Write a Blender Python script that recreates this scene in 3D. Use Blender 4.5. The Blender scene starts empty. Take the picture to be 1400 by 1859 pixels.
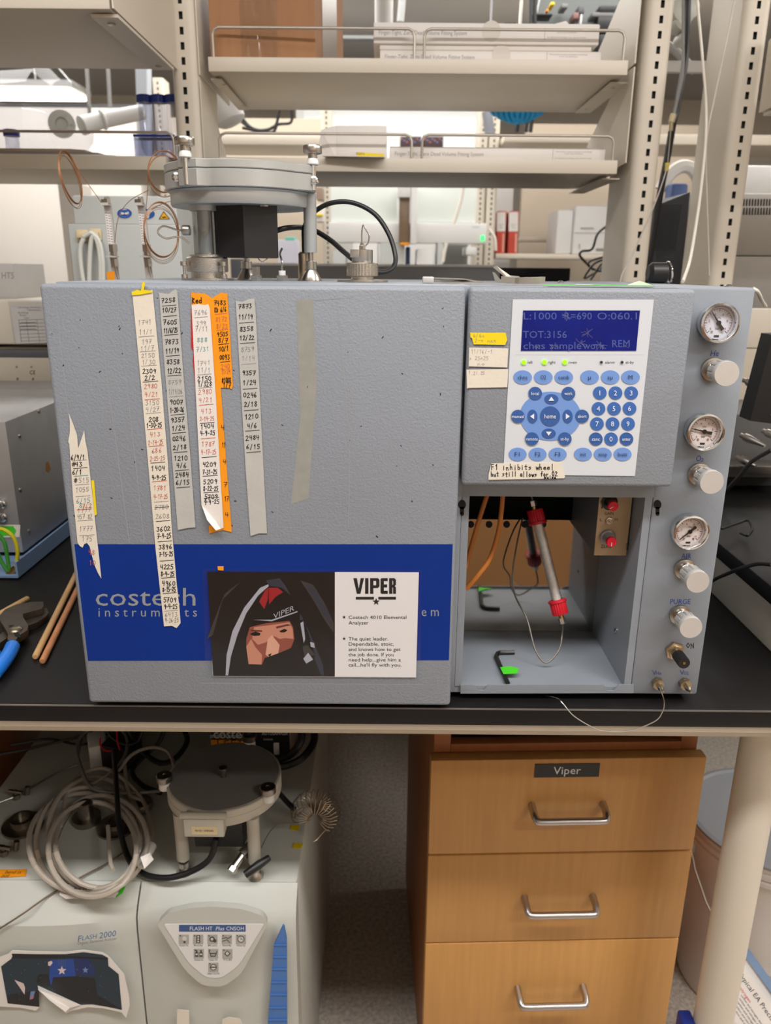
import bpy, bmesh, math, random
from mathutils import Vector, Matrix
random.seed(7)
C = bpy.context.scene.collection
SC = bpy.context.scene
# ---------------------------------------------------------------- camera, world, lights, exposure
FPX, TH, RO, CZ = 1400.0, math.radians(17.35), math.radians(0.5), 1.37
cam = bpy.data.cameras.new('camera'); camo = bpy.data.objects.new('camera', cam); C.objects.link(camo)
cam.sensor_fit = 'VERTICAL'; cam.sensor_height = 36.0; cam.lens = 36.0 * FPX / 1859.0
cam.clip_start = 0.02; cam.clip_end = 60
cam.dof.use_dof = True; cam.dof.focus_distance = 0.78; cam.dof.aperture_fstop = 8.5
camo.matrix_world = Matrix.Translation((0, 0, CZ)) @ Matrix.Rotation(math.pi / 2 - TH, 4, 'X') @ Matrix.Rotation(RO, 4, 'Z')
SC.camera = camo
SC.view_settings.view_transform = 'Standard'; SC.view_settings.look = 'None'
SC.view_settings.exposure = 0.0; SC.view_settings.gamma = 1.0; SC.view_settings.use_curve_mapping = False
SC.cycles.max_bounces = 8; SC.cycles.sample_clamp_indirect = 6.0
SC.cycles.caustics_reflective = False; SC.cycles.caustics_refractive = False
w = bpy.data.worlds.new('world'); SC.world = w; w.use_nodes = True
w.node_tree.nodes['Background'].inputs[0].default_value = (1.0, 0.93, 0.84, 1)
w.node_tree.nodes['Background'].inputs[1].default_value = 0.22
def area(name, loc, sx, sy, power, col=(1, 0.965, 0.93), rot=(0, 0, 0)):
    l = bpy.data.lights.new(name, 'AREA'); l.shape = 'RECTANGLE'; l.size = sx; l.size_y = sy; l.energy = power; l.color = col
    o = bpy.data.objects.new(name, l); o.location = loc; o.rotation_euler = rot; C.objects.link(o); return o
area('aisle_light', (0.15, -0.09, 2.68), 2.6, 0.18, 56)
area('entry_light', (1.85, -1.0, 2.68), 1.0, 0.15, 24)
area('island_fill', (0.2, 0.80, 2.68), 3.0, 0.2, 4)  # added fill over the island, brightens shelves and uprights; no known fixture
area('side_fill', (2.5, 0.95, 2.68), 0.25, 2.0, 46)  # added fill from the right that lifts the bucket; unseen source
area('far_aisle_light', (0.0, 3.1, 2.68), 4.0, 0.6, 50)
area('back_aisle_light', (-0.6, 4.3, 2.68), 5.0, 0.5, 70)

# ---------------------------------------------------------------- pixel -> point on a real plane of the place
def ray(px, py):
    u = (px - 700) / FPX; v = -(py - 929.5) / FPX
    c, s = math.cos(RO), math.sin(RO); x = c * u - s * v; y = s * u + c * v
    return Vector((x, math.cos(TH) + y * math.sin(TH), -math.sin(TH) + y * math.cos(TH)))
def PY(px, py, Y): r = ray(px, py); return r * (Y / r.y) + Vector((0, 0, CZ))
def PZ(px, py, Z): r = ray(px, py); return r * ((Z - CZ) / r.z) + Vector((0, 0, CZ))
def PX(px, py, X): r = ray(px, py); return r * (X / r.x) + Vector((0, 0, CZ))
def V(*a): return Vector(a)

# ---------------------------------------------------------------- materials
def lin(c):
    c = c / 255.0
    return c / 12.92 if c <= 0.04045 else ((c + 0.055) / 1.055) ** 2.4
def rgb(t): return (lin(t[0]), lin(t[1]), lin(t[2]), 1)
def M(name, col, rough=0.5, metal=0.0, var=0.0, vscale=8.0, bump=0.0, bscale=200.0, spec=0.5, emit=None, es=1.0, stretch=None, coat=0.0):
    m = bpy.data.materials.new(name); m.use_nodes = True; nt = m.node_tree; b = nt.nodes['Principled BSDF']
    b.inputs['Base Color'].default_value = rgb(col); b.inputs['Roughness'].default_value = rough
    b.inputs['Metallic'].default_value = metal; b.inputs['Specular IOR Level'].default_value = spec
    b.inputs['Coat Weight'].default_value = coat
    if emit: b.inputs['Emission Color'].default_value = rgb(emit); b.inputs['Emission Strength'].default_value = es
    tc = nt.nodes.new('ShaderNodeTexCoord'); mp = nt.nodes.new('ShaderNodeMapping'); nt.links.new(tc.outputs['Object'], mp.inputs[0])
    if stretch: mp.inputs['Scale'].default_value = stretch
    if var > 0:
        n = nt.nodes.new('ShaderNodeTexNoise'); n.inputs['Scale'].default_value = vscale; n.inputs['Detail'].default_value = 5
        nt.links.new(mp.outputs[0], n.inputs['Vector'])
        r = nt.nodes.new('ShaderNodeValToRGB'); r.color_ramp.elements[0].position = 0.3; r.color_ramp.elements[1].position = 0.7
        a = rgb(col); r.color_ramp.elements[0].color = tuple(x * (1 - var) for x in a[:3]) + (1,); r.color_ramp.elements[1].color = tuple(min(1, x * (1 + var)) for x in a[:3]) + (1,)
        nt.links.new(n.outputs['Fac'], r.inputs[0]); nt.links.new(r.outputs[0], b.inputs['Base Color'])
    if bump > 0:
        n2 = nt.nodes.new('ShaderNodeTexNoise'); n2.inputs['Scale'].default_value = bscale; n2.inputs['Detail'].default_value = 2
        nt.links.new(mp.outputs[0], n2.inputs['Vector'])
        bp = nt.nodes.new('ShaderNodeBump'); bp.inputs['Strength'].default_value = bump; bp.inputs['Distance'].default_value = 0.0006
        nt.links.new(n2.outputs['Fac'], bp.inputs['Height']); nt.links.new(bp.outputs[0], b.inputs['Normal'])
    return m
def clear(name, col=(255, 255, 255), refl=0.08, tint=0.95, rough=0.03, edge=0.6):
    m = bpy.data.materials.new(name); m.use_nodes = True; nt = m.node_tree; nt.nodes.remove(nt.nodes['Principled BSDF'])
    t = nt.nodes.new('ShaderNodeBsdfTransparent'); a = rgb(col); t.inputs[0].default_value = tuple(x * tint for x in a[:3]) + (1,)
    g = nt.nodes.new('ShaderNodeBsdfGlossy'); g.inputs['Roughness'].default_value = rough
    lw = nt.nodes.new('ShaderNodeLayerWeight'); lw.inputs[0].default_value = 0.25
    mr = nt.nodes.new('ShaderNodeMapRange'); mr.inputs[3].default_value = refl; mr.inputs[4].default_value = edge
    nt.links.new(lw.outputs['Facing'], mr.inputs[0])
    mx = nt.nodes.new('ShaderNodeMixShader'); nt.links.new(mr.outputs[0], mx.inputs[0]); nt.links.new(t.outputs[0], mx.inputs[1]); nt.links.new(g.outputs[0], mx.inputs[2])
    nt.links.new(mx.outputs[0], nt.nodes['Material Output'].inputs[0]); return m
PAINT = M('hammered_grey_paint', (134, 140, 149), 0.5, var=0.03, vscale=9, bump=0.8, bscale=520)
PAINT2 = M('smooth_grey_paint', (138, 145, 154), 0.45, var=0.03, vscale=12, bump=0.2, bscale=500)
CREAM = M('cream_painted_steel', (212, 203, 188), 0.42, var=0.02, vscale=4)
CREAMD = M('greige_shelf_steel', (190, 180, 164), 0.42, var=0.03, vscale=3)
WHITE = M('white_paper', (226, 221, 216), 0.6, var=0.015, vscale=20)
WPLAST = M('white_plastic', (222, 222, 220), 0.4)
OFFW = M('off_white_plastic', (190, 192, 185), 0.42, var=0.02, vscale=5)
LGREY = M('light_grey_enamel', (184, 188, 186), 0.45, var=0.02, vscale=6)
BLACK = M('black_plastic', (22, 22, 24), 0.4)
BLACKM = M('matt_black', (9, 9, 10), 0.8)
DARK = M('dark_grey_steel', (84, 85, 88), 0.5)
EPOXY = M('black_epoxy_resin', (19, 17, 17), 0.5, var=0.35, vscale=5, bump=0.05, bscale=90, spec=.3)
CHROME = M('chrome', (225, 225, 225), 0.10, 1.0)
STEEL = M('stainless_steel', (190, 185, 178), 0.28, 1.0, bump=0.06, bscale=300)
SATIN = M('satin_aluminium', (206, 203, 199), 0.42, 0.35, var=0.03, vscale=30)
CASTAL = M('cast_aluminium', (186, 187, 184), 0.42, 0.55, var=0.08, vscale=14, bump=0.15, bscale=160)
BRASS = M('brass', (176, 140, 84), 0.3, 1.0)
COPPER = M('copper_wire', (150, 102, 62), 0.4, 0.45)
INK = M('black_ink', (26, 24, 26), 0.7)
GINK = M('faded_grey_ink', (150, 145, 145), 0.8)
RINK = M('red_ink', (205, 100, 70), 0.7)
TINK = M('teal_ink', (80, 150, 150), 0.7)
BINK = M('blue_print', (40, 66, 150), 0.5)
TAPEC = M('cream_masking_tape', (222, 214, 200), 0.65, var=0.03, vscale=40, bump=0.3, bscale=260)
TAPEG = M('grey_label_tape', (184, 184, 180), 0.6, var=0.04, vscale=40, bump=0.3, bscale=260)
ORANGE = M('orange_tape', (240, 150, 12), 0.55, var=0.06, vscale=40)
YELLOW = M('yellow_tape', (236, 210, 20), 0.5, var=0.05, vscale=40)
GREEN = M('green_tape', (70, 200, 40), 0.5, var=0.06, vscale=40)
REDT = M('red_tape', (200, 40, 50), 0.55)
WOOD = M('maple_veneer', (192, 142, 80), 0.42, var=0.07, vscale=5.0, stretch=(22, 22, 1.2))
STICK = M('pale_wood', (206, 166, 116), 0.55, var=0.12, vscale=10, stretch=(9, 2, 9))
CARD = M('corrugated_cardboard', (160, 116, 80), 0.75, var=0.05, vscale=6, stretch=(14, 14, 1))
RED = M('red_plastic', (200, 24, 44), 0.4)
CABLEW = M('pale_grey_cable', (178, 168, 156), 0.5)
CABLEB = M('black_cable', (20, 21, 22), 0.42)
FILM0 = clear('lens_glass', refl=.03, tint=1.0, edge=.10); GLASS = clear('clear_glass'); ACRYL = clear('clear_acrylic', (235, 238, 240), 0.10, 0.86)

# ---------------------------------------------------------------- mesh builder
_txt = {}
def text2d(s):
    if s not in _txt:
        cu = bpy.data.curves.new('t', 'FONT'); cu.body = s; cu.size = 1.0; cu.resolution_u = 2; cu.align_x = 'CENTER'
        o = bpy.data.objects.new('t', cu); me = bpy.data.meshes.new_from_object(o)
        _txt[s] = ([(v.co.x / 0.7, v.co.y / 0.7) for v in me.vertices], [list(p.vertices) for p in me.polygons])
        bpy.data.objects.remove(o); bpy.data.curves.remove(cu); bpy.data.meshes.remove(me)
    return _txt[s]
GL = {'0': [[(.3,1),(.08,.75),(.08,.25),(.3,0),(.52,.25),(.52,.75),(.3,1)]], '1': [[(.15,.75),(.33,1),(.3,0)]],
 '2': [[(.08,.78),(.3,1),(.5,.75),(.3,.4),(.06,.02),(.56,.04)]], '3': [[(.1,.95),(.45,.9),(.28,.56),(.52,.3),(.3,0),(.06,.1)]],
 '4': [[(.14,1),(.1,.5),(.52,.5)],[(.44,.98),(.4,0)]], '5': [[(.52,1),(.14,.97),(.12,.58),(.42,.55),(.48,.2),(.25,0),(.06,.08)]],
 '6': [[(.42,1),(.12,.5),(.1,.15),(.32,0),(.5,.22),(.34,.45),(.12,.35)]], '7': [[(.06,.95),(.54,1),(.22,0)],[(.16,.5),(.48,.54)]],
 '8': [[(.5,.85),(.3,1),(.12,.8),(.5,.28),(.3,0),(.08,.24),(.5,.85)]], '9': [[(.5,.7),(.3,.5),(.1,.72),(.3,1),(.5,.8),(.44,.35),(.36,0)]],
 '/': [[(.1,-.05),(.42,1.05)]], '-': [[(.1,.45),(.46,.48)]], '#': [[(.2,0),(.26,1)],[(.42,0),(.46,1)],[(.04,.35),(.6,.38)],[(.06,.68),(.62,.7)]],
 '*': [[(.3,.3),(.3,.8)],[(.1,.5),(.5,.6)]], '.': [[(.2,0),(.26,.06)]], ' ': [],
 'a': [[(.48,.5),(.25,.55),(.1,.25),(.25,0),(.46,.2),(.48,.52),(.54,0)]], 'b': [[(.12,1),(.12,0),(.4,.02),(.5,.28),(.3,.5),(.12,.4)]],
 'c': [[(.5,.45),(.25,.52),(.1,.25),(.28,0),(.52,.1)]], 'd': [[(.5,1),(.5,0),(.2,.02),(.08,.28),(.25,.5),(.5,.4)]],
 'e': [[(.1,.28),(.48,.3),(.4,.52),(.16,.46),(.1,.15),(.3,0),(.52,.08)]], 'f': [[(.5,.95),(.3,.95),(.26,0)],[(.08,.5),(.46,.52)]],
 'h': [[(.12,1),(.12,0)],[(.12,.38),(.38,.5),(.48,0)]], 'i': [[(.3,.5),(.3,0)],[(.3,.72),(.32,.76)]], 'l': [[(.3,1),(.3,0)]],
 'n': [[(.12,.5),(.12,0)],[(.12,.36),(.36,.5),(.48,0)]], 'o': [[(.3,.52),(.08,.26),(.3,0),(.52,.26),(.3,.52)]], 'p': [[(.12,.5),(.12,-.35)],[(.12,.45),(.42,.5),(.46,.1),(.12,.05)]],
 'r': [[(.14,.5),(.14,0)],[(.14,.32),(.46,.5)]], 's': [[(.46,.48),(.16,.45),(.42,.2),(.1,0)]], 't': [[(.3,.85),(.3,0),(.44,.02)],[(.1,.55),(.5,.55)]],
 'u': [[(.12,.5),(.16,.05),(.42,.05),(.48,.5),(.5,0)]], 'w': [[(.05,.5),(.17,0),(.3,.4),(.42,0),(.56,.5)]],
 'F': [[(.12,0),(.12,1),(.5,1)],[(.12,.55),(.42,.55)]], 'O': [[(.3,1),(.08,.5),(.3,0),(.54,.5),(.3,1)]], 'K': [[(.12,1),(.12,0)],[(.5,1),(.14,.5),(.52,0)]],
 'D': [[(.12,0),(.12,1),(.5,.6),(.4,.1),(.12,0)]], 'R': [[(.12,0),(.12,1),(.48,.8),(.12,.5),(.52,0)]], 'N': [[(.1,0),(.1,.9),(.48,.1),(.5,1)]],
 'L': [[(.12,1),(.12,0),(.5,0)]], 'E': [[(.5,1),(.12,1),(.12,0),(.5,0)],[(.12,.5),(.42,.5)]], 'T': [[(.05,1),(.55,1)],[(.3,1),(.3,0)]], 'm': [[(.06,0),(.06,.5),(.3,.4),(.3,0)],[(.3,.4),(.54,.5),(.54,0)]], ')': [[(.2,1),(.45,.5),(.2,0)]], '!': [[(.3,1),(.3,.3)],[(.3,.05),(.32,0)]]}
def smooth(pts, k=6, closed=False):
    P = [Vector(p) for p in pts]; n = len(P); out = []
    rng = range(n) if closed else range(n - 1)
    for i in rng:
        p0 = P[(i - 1) % n] if closed or i > 0 else P[0] * 2 - P[1]
        p1 = P[i]; p2 = P[(i + 1) % n]; p3 = P[(i + 2) % n] if closed or i + 2 < n else P[-1] * 2 - P[-2]
        for j in range(k):
            t = j / k
            out.append(0.5 * ((2 * p1) + (p2 - p0) * t + (2 * p0 - 5 * p1 + 4 * p2 - p3) * t * t + (3 * p1 - p0 - 3 * p2 + p3) * t ** 3))
    if not closed: out.append(P[-1])
    return out
class MB:
    def __init__(s): s.v = []; s.f = []; s.m = []
    def add(s, vs, fs, m=0):
        o = len(s.v); s.v += [Vector(p) for p in vs]; s.f += [[i + o for i in f] for f in fs]; s.m += [m] * len(fs); return s
    def poly(s, pts, m=0): return s.add(pts, [list(range(len(pts)))], m)
    def ext(s, pts, vec, m=0):
        n = len(pts); vec = Vector(vec); a = [Vector(p) for p in pts]
        return s.add(a + [p + vec for p in a], [list(range(n))[::-1], list(range(n, 2 * n))] + [[i, (i + 1) % n, n + (i + 1) % n, n + i] for i in range(n)], m)
    def box(s, x0, x1, y0, y1, z0, z1, bev=0.0, m=0, seg=2):
        bm = bmesh.new(); bmesh.ops.create_cube(bm, size=1.0)
        for v in bm.verts: v.co = Vector(((x0 + x1) / 2 + v.co.x * (x1 - x0), (y0 + y1) / 2 + v.co.y * (y1 - y0), (z0 + z1) / 2 + v.co.z * (z1 - z0)))
        if bev > 0: bmesh.ops.bevel(bm, geom=bm.edges[:], offset=bev, segments=seg, affect='EDGES', profile=0.5)
        bm.verts.index_update(); s.add([v.co.copy() for v in bm.verts], [[v.index for v in f.verts] for f in bm.faces], m); bm.free(); return s
    def lathe(s, org, axis, prof, n=24, m=0, ph=0.0):
        a = Vector(axis).normalized(); u = a.orthogonal().normalized(); w_ = a.cross(u); org = Vector(org); vs = []
        for r, h in prof:
            for i in range(n):
                t = 2 * math.pi * i / n + ph; vs.append(org + a * h + (u * math.cos(t) + w_ * math.sin(t)) * max(r, 1e-5))
        fs = []
        for k in range(len(prof) - 1):
            for i in range(n): fs.append([k * n + i, k * n + (i + 1) % n, (k + 1) * n + (i + 1) % n, (k + 1) * n + i])
        fs.append(list(range(n))[::-1]); fs.append([(len(prof) - 1) * n + i for i in range(n)])
        return s.add(vs, fs, m)
    def cyl(s, p0, p1, r0, r1=None, n=20, m=0, ph=0.0):
        p0 = Vector(p0); p1 = Vector(p1); d = p1 - p0; return s.lathe(p0, d, [(r0, 0), (r0 if r1 is None else r1, d.length)], n, m, ph)
    def tube(s, pts, r, n=8, closed=False, m=0, flat=1.0):
        P = [Vector(p) for p in pts]; L = len(P); vs = []; up = None
        for i in range(L):
            t = (P[(i + 1) % L] - P[i - 1]) if closed else (P[min(i + 1, L - 1)] - P[max(i - 1, 0)])
            t = t.normalized() if t.length > 1e-9 else Vector((0, 0, 1))
            if up is None: up = t.orthogonal().normalized()
            up = (up - t * up.dot(t)); up = up.normalized() if up.length > 1e-6 else t.orthogonal().normalized()
            b = t.cross(up); rr = r[i] if isinstance(r, (list, tuple)) else r
            for k in range(n):
                a = 2 * math.pi * k / n; vs.append(P[i] + (up * math.cos(a) + b * math.sin(a)) * rr)
        fs = []
        for i in range(L if closed else L - 1):
            j = (i + 1) % L
            for k in range(n): fs.append([i * n + k, i * n + (k + 1) % n, j * n + (k + 1) % n, j * n + k])
        if not closed: fs += [list(range(n))[::-1], [(L - 1) * n + k for k in range(n)]]
        return s.add(vs, fs, m)
    def torus(s, c, axis, R, r, n=32, k=8, m=0):
        a = Vector(axis).normalized(); u = a.orthogonal().normalized(); b = a.cross(u); c = Vector(c)
        return s.tube([c + (u * math.cos(2 * math.pi * i / n) + b * math.sin(2 * math.pi * i / n)) * R for i in range(n)], r, k, True, m)
    def text(s, t, org, ux, uy, m=0, shear=0.0, wid=None):
        vs, fs = text2d(t); org = Vector(org); ux = Vector(ux); uy = Vector(uy); k = 1.0
        if wid:
            w0 = max(x for x, y in vs) - min(x for x, y in vs); k = wid / (w0 * ux.length)
        return s.add([org + ux * ((x + shear * y) * k) + uy * (y - 0.5) for x, y in vs], fs, m)
    # printing and handwriting laid on a facing plane Y; sizes in photo pixels
    def ptext(s, t, px, py, h, Y, m=0, wid=None, slope=0.0, shear=0.0):
        vs, fs = text2d(t); k = 1.0
        if wid: k = wid / ((max(x for x, y in vs) - min(x for x, y in vs)) * h)
        return s.add([PY(px + (x + shear * y) * h * k, py - (y - 0.5) * h + slope * x * h * k, Y) for x, y in vs], fs, m)
    def hand(s, t, px, py, wid, h, lw, Y, m=0, slope=0.0, lean=0.0):
        n = max(len(t), 1); cw = wid / n
        for i, ch in enumerate(t):
            jx = random.uniform(-.06, .06) * h; jy = random.uniform(-.08, .08) * h; sc = random.uniform(.9, 1.1)
            for st in GL.get(ch, []):
                q = [(px - wid / 2 + i * cw + x / .6 * cw * .86 + lean * y * h + jx, py - (y - .5) * h * sc + jy) for x, y in st]
                q = [(x, y + slope * (x - px)) for x, y in q]
                s.stroke(q, lw, Y, m)
        return s
    def stroke(s, q, lw, Y, m=0):
        for (x0, y0), (x1, y1) in zip(q[:-1], q[1:]):
            d = math.hypot(x1 - x0, y1 - y0) or 1; tx, ty = (x1 - x0) / d * lw / 2, (y1 - y0) / d * lw / 2
            s.poly([PY(x0 - tx - ty, y0 - ty + tx, Y), PY(x1 + tx - ty, y1 + ty + tx, Y), PY(x1 + tx + ty, y1 + ty - tx, Y), PY(x0 - tx + ty, y0 - ty - tx, Y)], m)
        return s
    def pdisc(s, px, py, rx, ry, Y, th=0.0, m=0, n=36):
        pts = [PY(px + rx * math.cos(2 * math.pi * i / n), py + ry * math.sin(2 * math.pi * i / n), Y) for i in range(n)]
        return s.ext(pts, (0, -th, 0), m) if th else s.poly(pts, m)
    def ppoly(s, q, Y, th=0.0, m=0):
        pts = [PY(x, y, Y) for x, y in q]
        return s.ext(pts, (0, -th, 0), m) if th else s.poly(pts, m)
    def build(s, name, mats, parent=None, flat=False):
        if not isinstance(mats, (list, tuple)): mats = [mats]
        off = Vector(); p = parent
        while p is not None: off += p.location; p = p.parent
        me = bpy.data.meshes.new(name); me.from_pydata([v - off for v in s.v], [], s.f)
        for m in mats: me.materials.append(m)
        me.polygons.foreach_set('material_index', s.m)
        bm = bmesh.new(); bm.from_mesh(me); bmesh.ops.recalc_face_normals(bm, faces=bm.faces[:]); bm.to_mesh(me); bm.free()
        if not flat:
            me.shade_smooth(); me.set_sharp_from_angle(angle=math.radians(38))
        me.update(); o = bpy.data.objects.new(name, me); C.objects.link(o)
        if parent: o.parent = parent
        return o
def thing(name, label, cat, loc=(0, 0, 0), group=None):
    o = bpy.data.objects.new(name, None); o.empty_display_size = 0.05; C.objects.link(o); o.location = loc
    return tag(o, label, cat, group)
def tag(o, label=None, cat=None, group=None, kind=None):
    if label: o['label'] = label
    if cat: o['category'] = cat
    if group: o['group'] = group
    if kind: o['kind'] = kind
    return o
def copy_tree(o, parent=None):
    c = o.copy(); C.objects.link(c); c.parent = parent
    for ch in list(o.children): copy_tree(ch, c)
    return c
def rect(x0, y0, x1, y1): return [(x0, y0), (x1, y0), (x1, y1), (x0, y1)]

# ================================================================ SETTING
FLOORM = M('speckled_vinyl_floor', (184, 176, 166), 0.55, var=0.3, vscale=130)
WALLM = M('cream_wall_paint', (224, 216, 204), 0.7)
CEILM = M('grey_ceiling', (190, 188, 186), 0.8, var=0.02, vscale=2)
MAPLEW = M('maple_cabinet_fronts', (150, 108, 66), 0.5, var=0.05, vscale=4, stretch=(10, 10, 1))
tag(MB().box(-4.2, 4.2, -2.0, 7.1, -0.1, 0.0).build('floor', FLOORM), kind='structure')
tag(MB().box(-4.2, 4.2, -2.0, 7.1, 2.72, 2.8).build('ceiling', CEILM), kind='structure')
tag(MB().box(-4.2, 4.2, 7.0, 7.1, 0, 2.72).build('wall_back', WALLM), kind='structure')
tag(MB().box(-4.3, -4.2, -2.0, 7.1, 0, 2.72).build('wall_left', WALLM), kind='structure')
tag(MB().box(4.2, 4.3, -2.0, 7.1, 0, 2.72).build('wall_right', WALLM), kind='structure')
tag(MB().box(-4.2, 4.2, -2.1, -1.9, 0, 2.72, m=1).box(-4.2, 4.2, -1.9, -1.25, 0, .9, m=0).build('wall_front', [MAPLEW, WALLM]), kind='structure')

# ================================================================ LAB BENCH
BT = 0.918
bench = thing('lab_bench', 'black topped lab bench on a cream frame carrying the grey analyzer', 'bench', (0, 0.735, 0))
MB().box(-1.9, 0.60, 0.735, 1.62, BT - 0.0225, BT, 0.004).box(-1.9, 1.95, 1.6205, 2.6, BT - 0.0225, BT, 0.004).build('worktop', EPOXY, bench)
fr = MB().box(-1.9, 0.52, 0.742, 0.79, BT - 0.032, BT - 0.0226, 0.001)
fr.box(-1.9, 0.52, 0.80, 0.84, BT - 0.075, BT - 0.033); fr.box(-1.9, 0.52, 1.5, 1.54, BT - 0.07, BT - 0.023); fr.build('frame_rail', CREAM, bench)
MB().lathe((0.4765, 0.84, 0.0), (0, 0, 1), [(0.025, 0), (0.0262, 0.01), (0.0262, BT - 0.0335)], 40).build('leg', CREAM, bench)
lf = MB().box(0.432, 0.452, 0.83, 0.86, 0.25, 0.345, 0.004); lf.build('leg_pad', M('blue_plastic', (24, 46, 130), 0.4), bench)
MB().lathe((-1.7, 0.84, 0.0), (0, 0, 1), [(0.045, 0), (0.045, BT - 0.023)], 24).build('leg', CREAM, bench)

MB().box(-1.9, .60, .7348, .7358, BT - .0016, BT + .0001).build('edge_strip', M('edge_strip_grey', (104, 100, 96), .5, var=.3, vscale=12), bench)  # thin lighter grey strip along the front top edge of the worktop
MB().box(-1.9, 1.95, 2.57, 2.59, .10, BT - .023).build('light_block_panel', CREAMD, bench)  # unseen panel added to block far aisle light and darken the floor
# raised neighbouring bench on the right
rb = thing('raised_bench', 'raised black topped bench with a cream side panel to the right of the analyzer', 'bench', (0.47, 0.8, BT))
MB().box(0.485, 0.79, 0.8, 1.60, BT + 0.0002, 0.985, 0.001).build('side_panel', CREAM, rb)
MB().box(0.470, 0.80, 0.785, 1.60, 0.985, 1.008, 0.003).build('worktop', EPOXY, rb)

# ================================================================ ELEMENTAL ANALYZER
AN = thing('elemental_analyzer', 'large grey benchtop elemental analyzer with a blue front band and round gauges', 'laboratory analyzer', (0.014, 1.0, BT))
Z0, Z1, YF, YR, YB = 0.926, 1.358, 0.730, 0.7535, 1.235
h = MB()
h.box(-0.312, 0.078, YR, YB, Z0, Z1, 0.002)                                   # oven side
h.box(0.272, 0.346, YR, YB, Z0, Z1, 0.003)                                    # gauge strip side
h.box(0.07, 0.28, YR + 0.001, YB, 1.152, Z1 - 0.001)                          # header over the bay
h.box(0.074, 0.275, YR + 0.002, 0.98, Z0, 0.934)                              # bay floor
h.build('housing', PAINT2, AN)
lip = MB().ppoly([(836, 1242), (861, 1242), (868, 1252), (878, 1252), (887, 1242), (1096, 1242), (1103, 1253), (1113, 1253), (1123, 1242), (1150, 1242), (1150, 1257), (836, 1258)], YR + 0.0005, 0.0015)
lip.build('front_lip', PAINT2, AN)
MB().box(0.078, 0.0855, YR + 0.001, 0.90, 0.934, 1.152).build('bay_side_wall', PAINT2, AN)
MB().box(0.2645, 0.272, YR + 0.0012, 0.93, 0.934, 1.152).build('bay_side_wall', PAINT2, AN)
MIRROR = M('polished_steel', (200, 196, 190), 0.06, 1.0, bump=0.02, bscale=9)
bp = MB().box(0.0856, 0.2644, 0.892, 0.8935, 0.9345, 1.083)
for x in (855, 888, 920, 953, 986): bp.pdisc(x, 952, 6.2, 6.2, 0.8918, 0, 1)
bp.build('steel_back_plate', [MIRROR, BLACKM], AN)
MB().box(0.078, 0.272, 0.955, 0.965, 0.934, 1.152).build('cavity_dark', BLACKM, AN)  # matt black sheet standing in for the darkness of the open cavity
for x, y in ((839, 916), (1194, 916)):
    kh = MB(); kh.pdisc(x, y, 7, 8.5, YR - 0.0002, 0); kh.ppoly(rect(x - 3.5, y + 4, x + 3.5, y + 17), YR - 0.0002); kh.pdisc(x, y + 17, 3.5, 3.5, YR - 0.0002)
    kh.build('keyhole_slot', BLACKM, AN)
# oven cover
cv = MB().box(-0.3175, 0.0716, YF, YR - 0.0005, 0.9235, 1.3565, 0.004, seg=3); cover = cv.build('oven_cover', PAINT, AN)
BAND = M('blue_band', (0, 44, 130), 0.6, var=0.05, vscale=14, spec=.25)
bd = MB().ppoly([(135, 988), (822, 988), (815, 1198.5), (160, 1199.5)], YF - 0.0001, 0.0002)
LOG = 1
bd.ptext('costech', 265, 1083, 33, YF - 0.0005, LOG, wid=181)
bd.ptext('i n s t r u m e n t s', 268, 1111, 16.5, YF - 0.0005, LOG, wid=179)
bd.ptext('e l e m e n t a l   s y s t e m', 676, 1110, 17, YF - 0.0005, LOG, wid=242)
bd.build('blue_band', [BAND, M('logo_grey', (142, 146, 153), 0.5)], cover)
GLUE = M('adhesive_residue', (147, 148, 142), 0.6, var=0.07, vscale=90); GLINE = M('dried_glue_line', (148, 151, 154), 0.6)
MB().ppoly([(538, 545), (568, 543), (575, 700), (560, 905), (528, 915), (545, 760)], YF - 0.00012).build('glue_patch', GLUE, cover)
for q in ([(505, 540), (510, 690), (503, 955)], [(570, 545), (640, 540)], [(612, 545), (635, 800), (633, 962)], [(505, 957), (640, 962), (705, 945)], [(365, 1240), (770, 1243)], [(100, 530), (125, 760)], [(175, 540), (235, 985)], [(215, 560), (262, 985)]):
    MB().stroke(q, 1.4, YF - 0.00013).build('glue_line', GLINE, cover)
res = MB()
for _ in range(46):
    x = random.uniform(95, 820); y = random.uniform(540, 980); res.stroke([(x, y), (x + random.uniform(-2, 3), y + random.uniform(-3, 3))], random.uniform(1.0, 2.2), YF - 0.00013)
tag(res.build('dirt_specks', INK, cover), kind='stuff')
# control door with keypad
cd = MB().box(0.0745, 0.2810, YF, YR - 0.0005, 1.1695, 1.3565, 0.004, seg=3); cdoor = cd.build('control_door', PAINT, AN)
def K(x, y): return (820 + x / 3.3333, 500 + y / 3.3333)
KB = M('keypad_white', (208, 213, 220), 0.4); KL = M('key_light_blue', (112, 150, 214), 0.4); KD = M('key_blue', (58, 104, 176), 0.4); KDD = M('key_dark_blue', (52, 92, 158), 0.4)
kp = MB().ppoly([(931, 543.5), (1187, 544), (1152.5, 864), (913.5, 861)], YF - 0.0002, 0.0006).build('keypad_panel', KB, cdoor)
YK = YF - 0.0010; YT = YK - 0.0007
LCD = M('lcd_blue', (6, 20, 84), 0.3, emit=(4, 22, 140), es=0.32, spec=.25, var=0.25, vscale=30)
dp = MB().ppoly([K(433, 212), K(1140, 212), K(1117, 456), K(419, 456)], YK, 0.0003)
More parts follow.
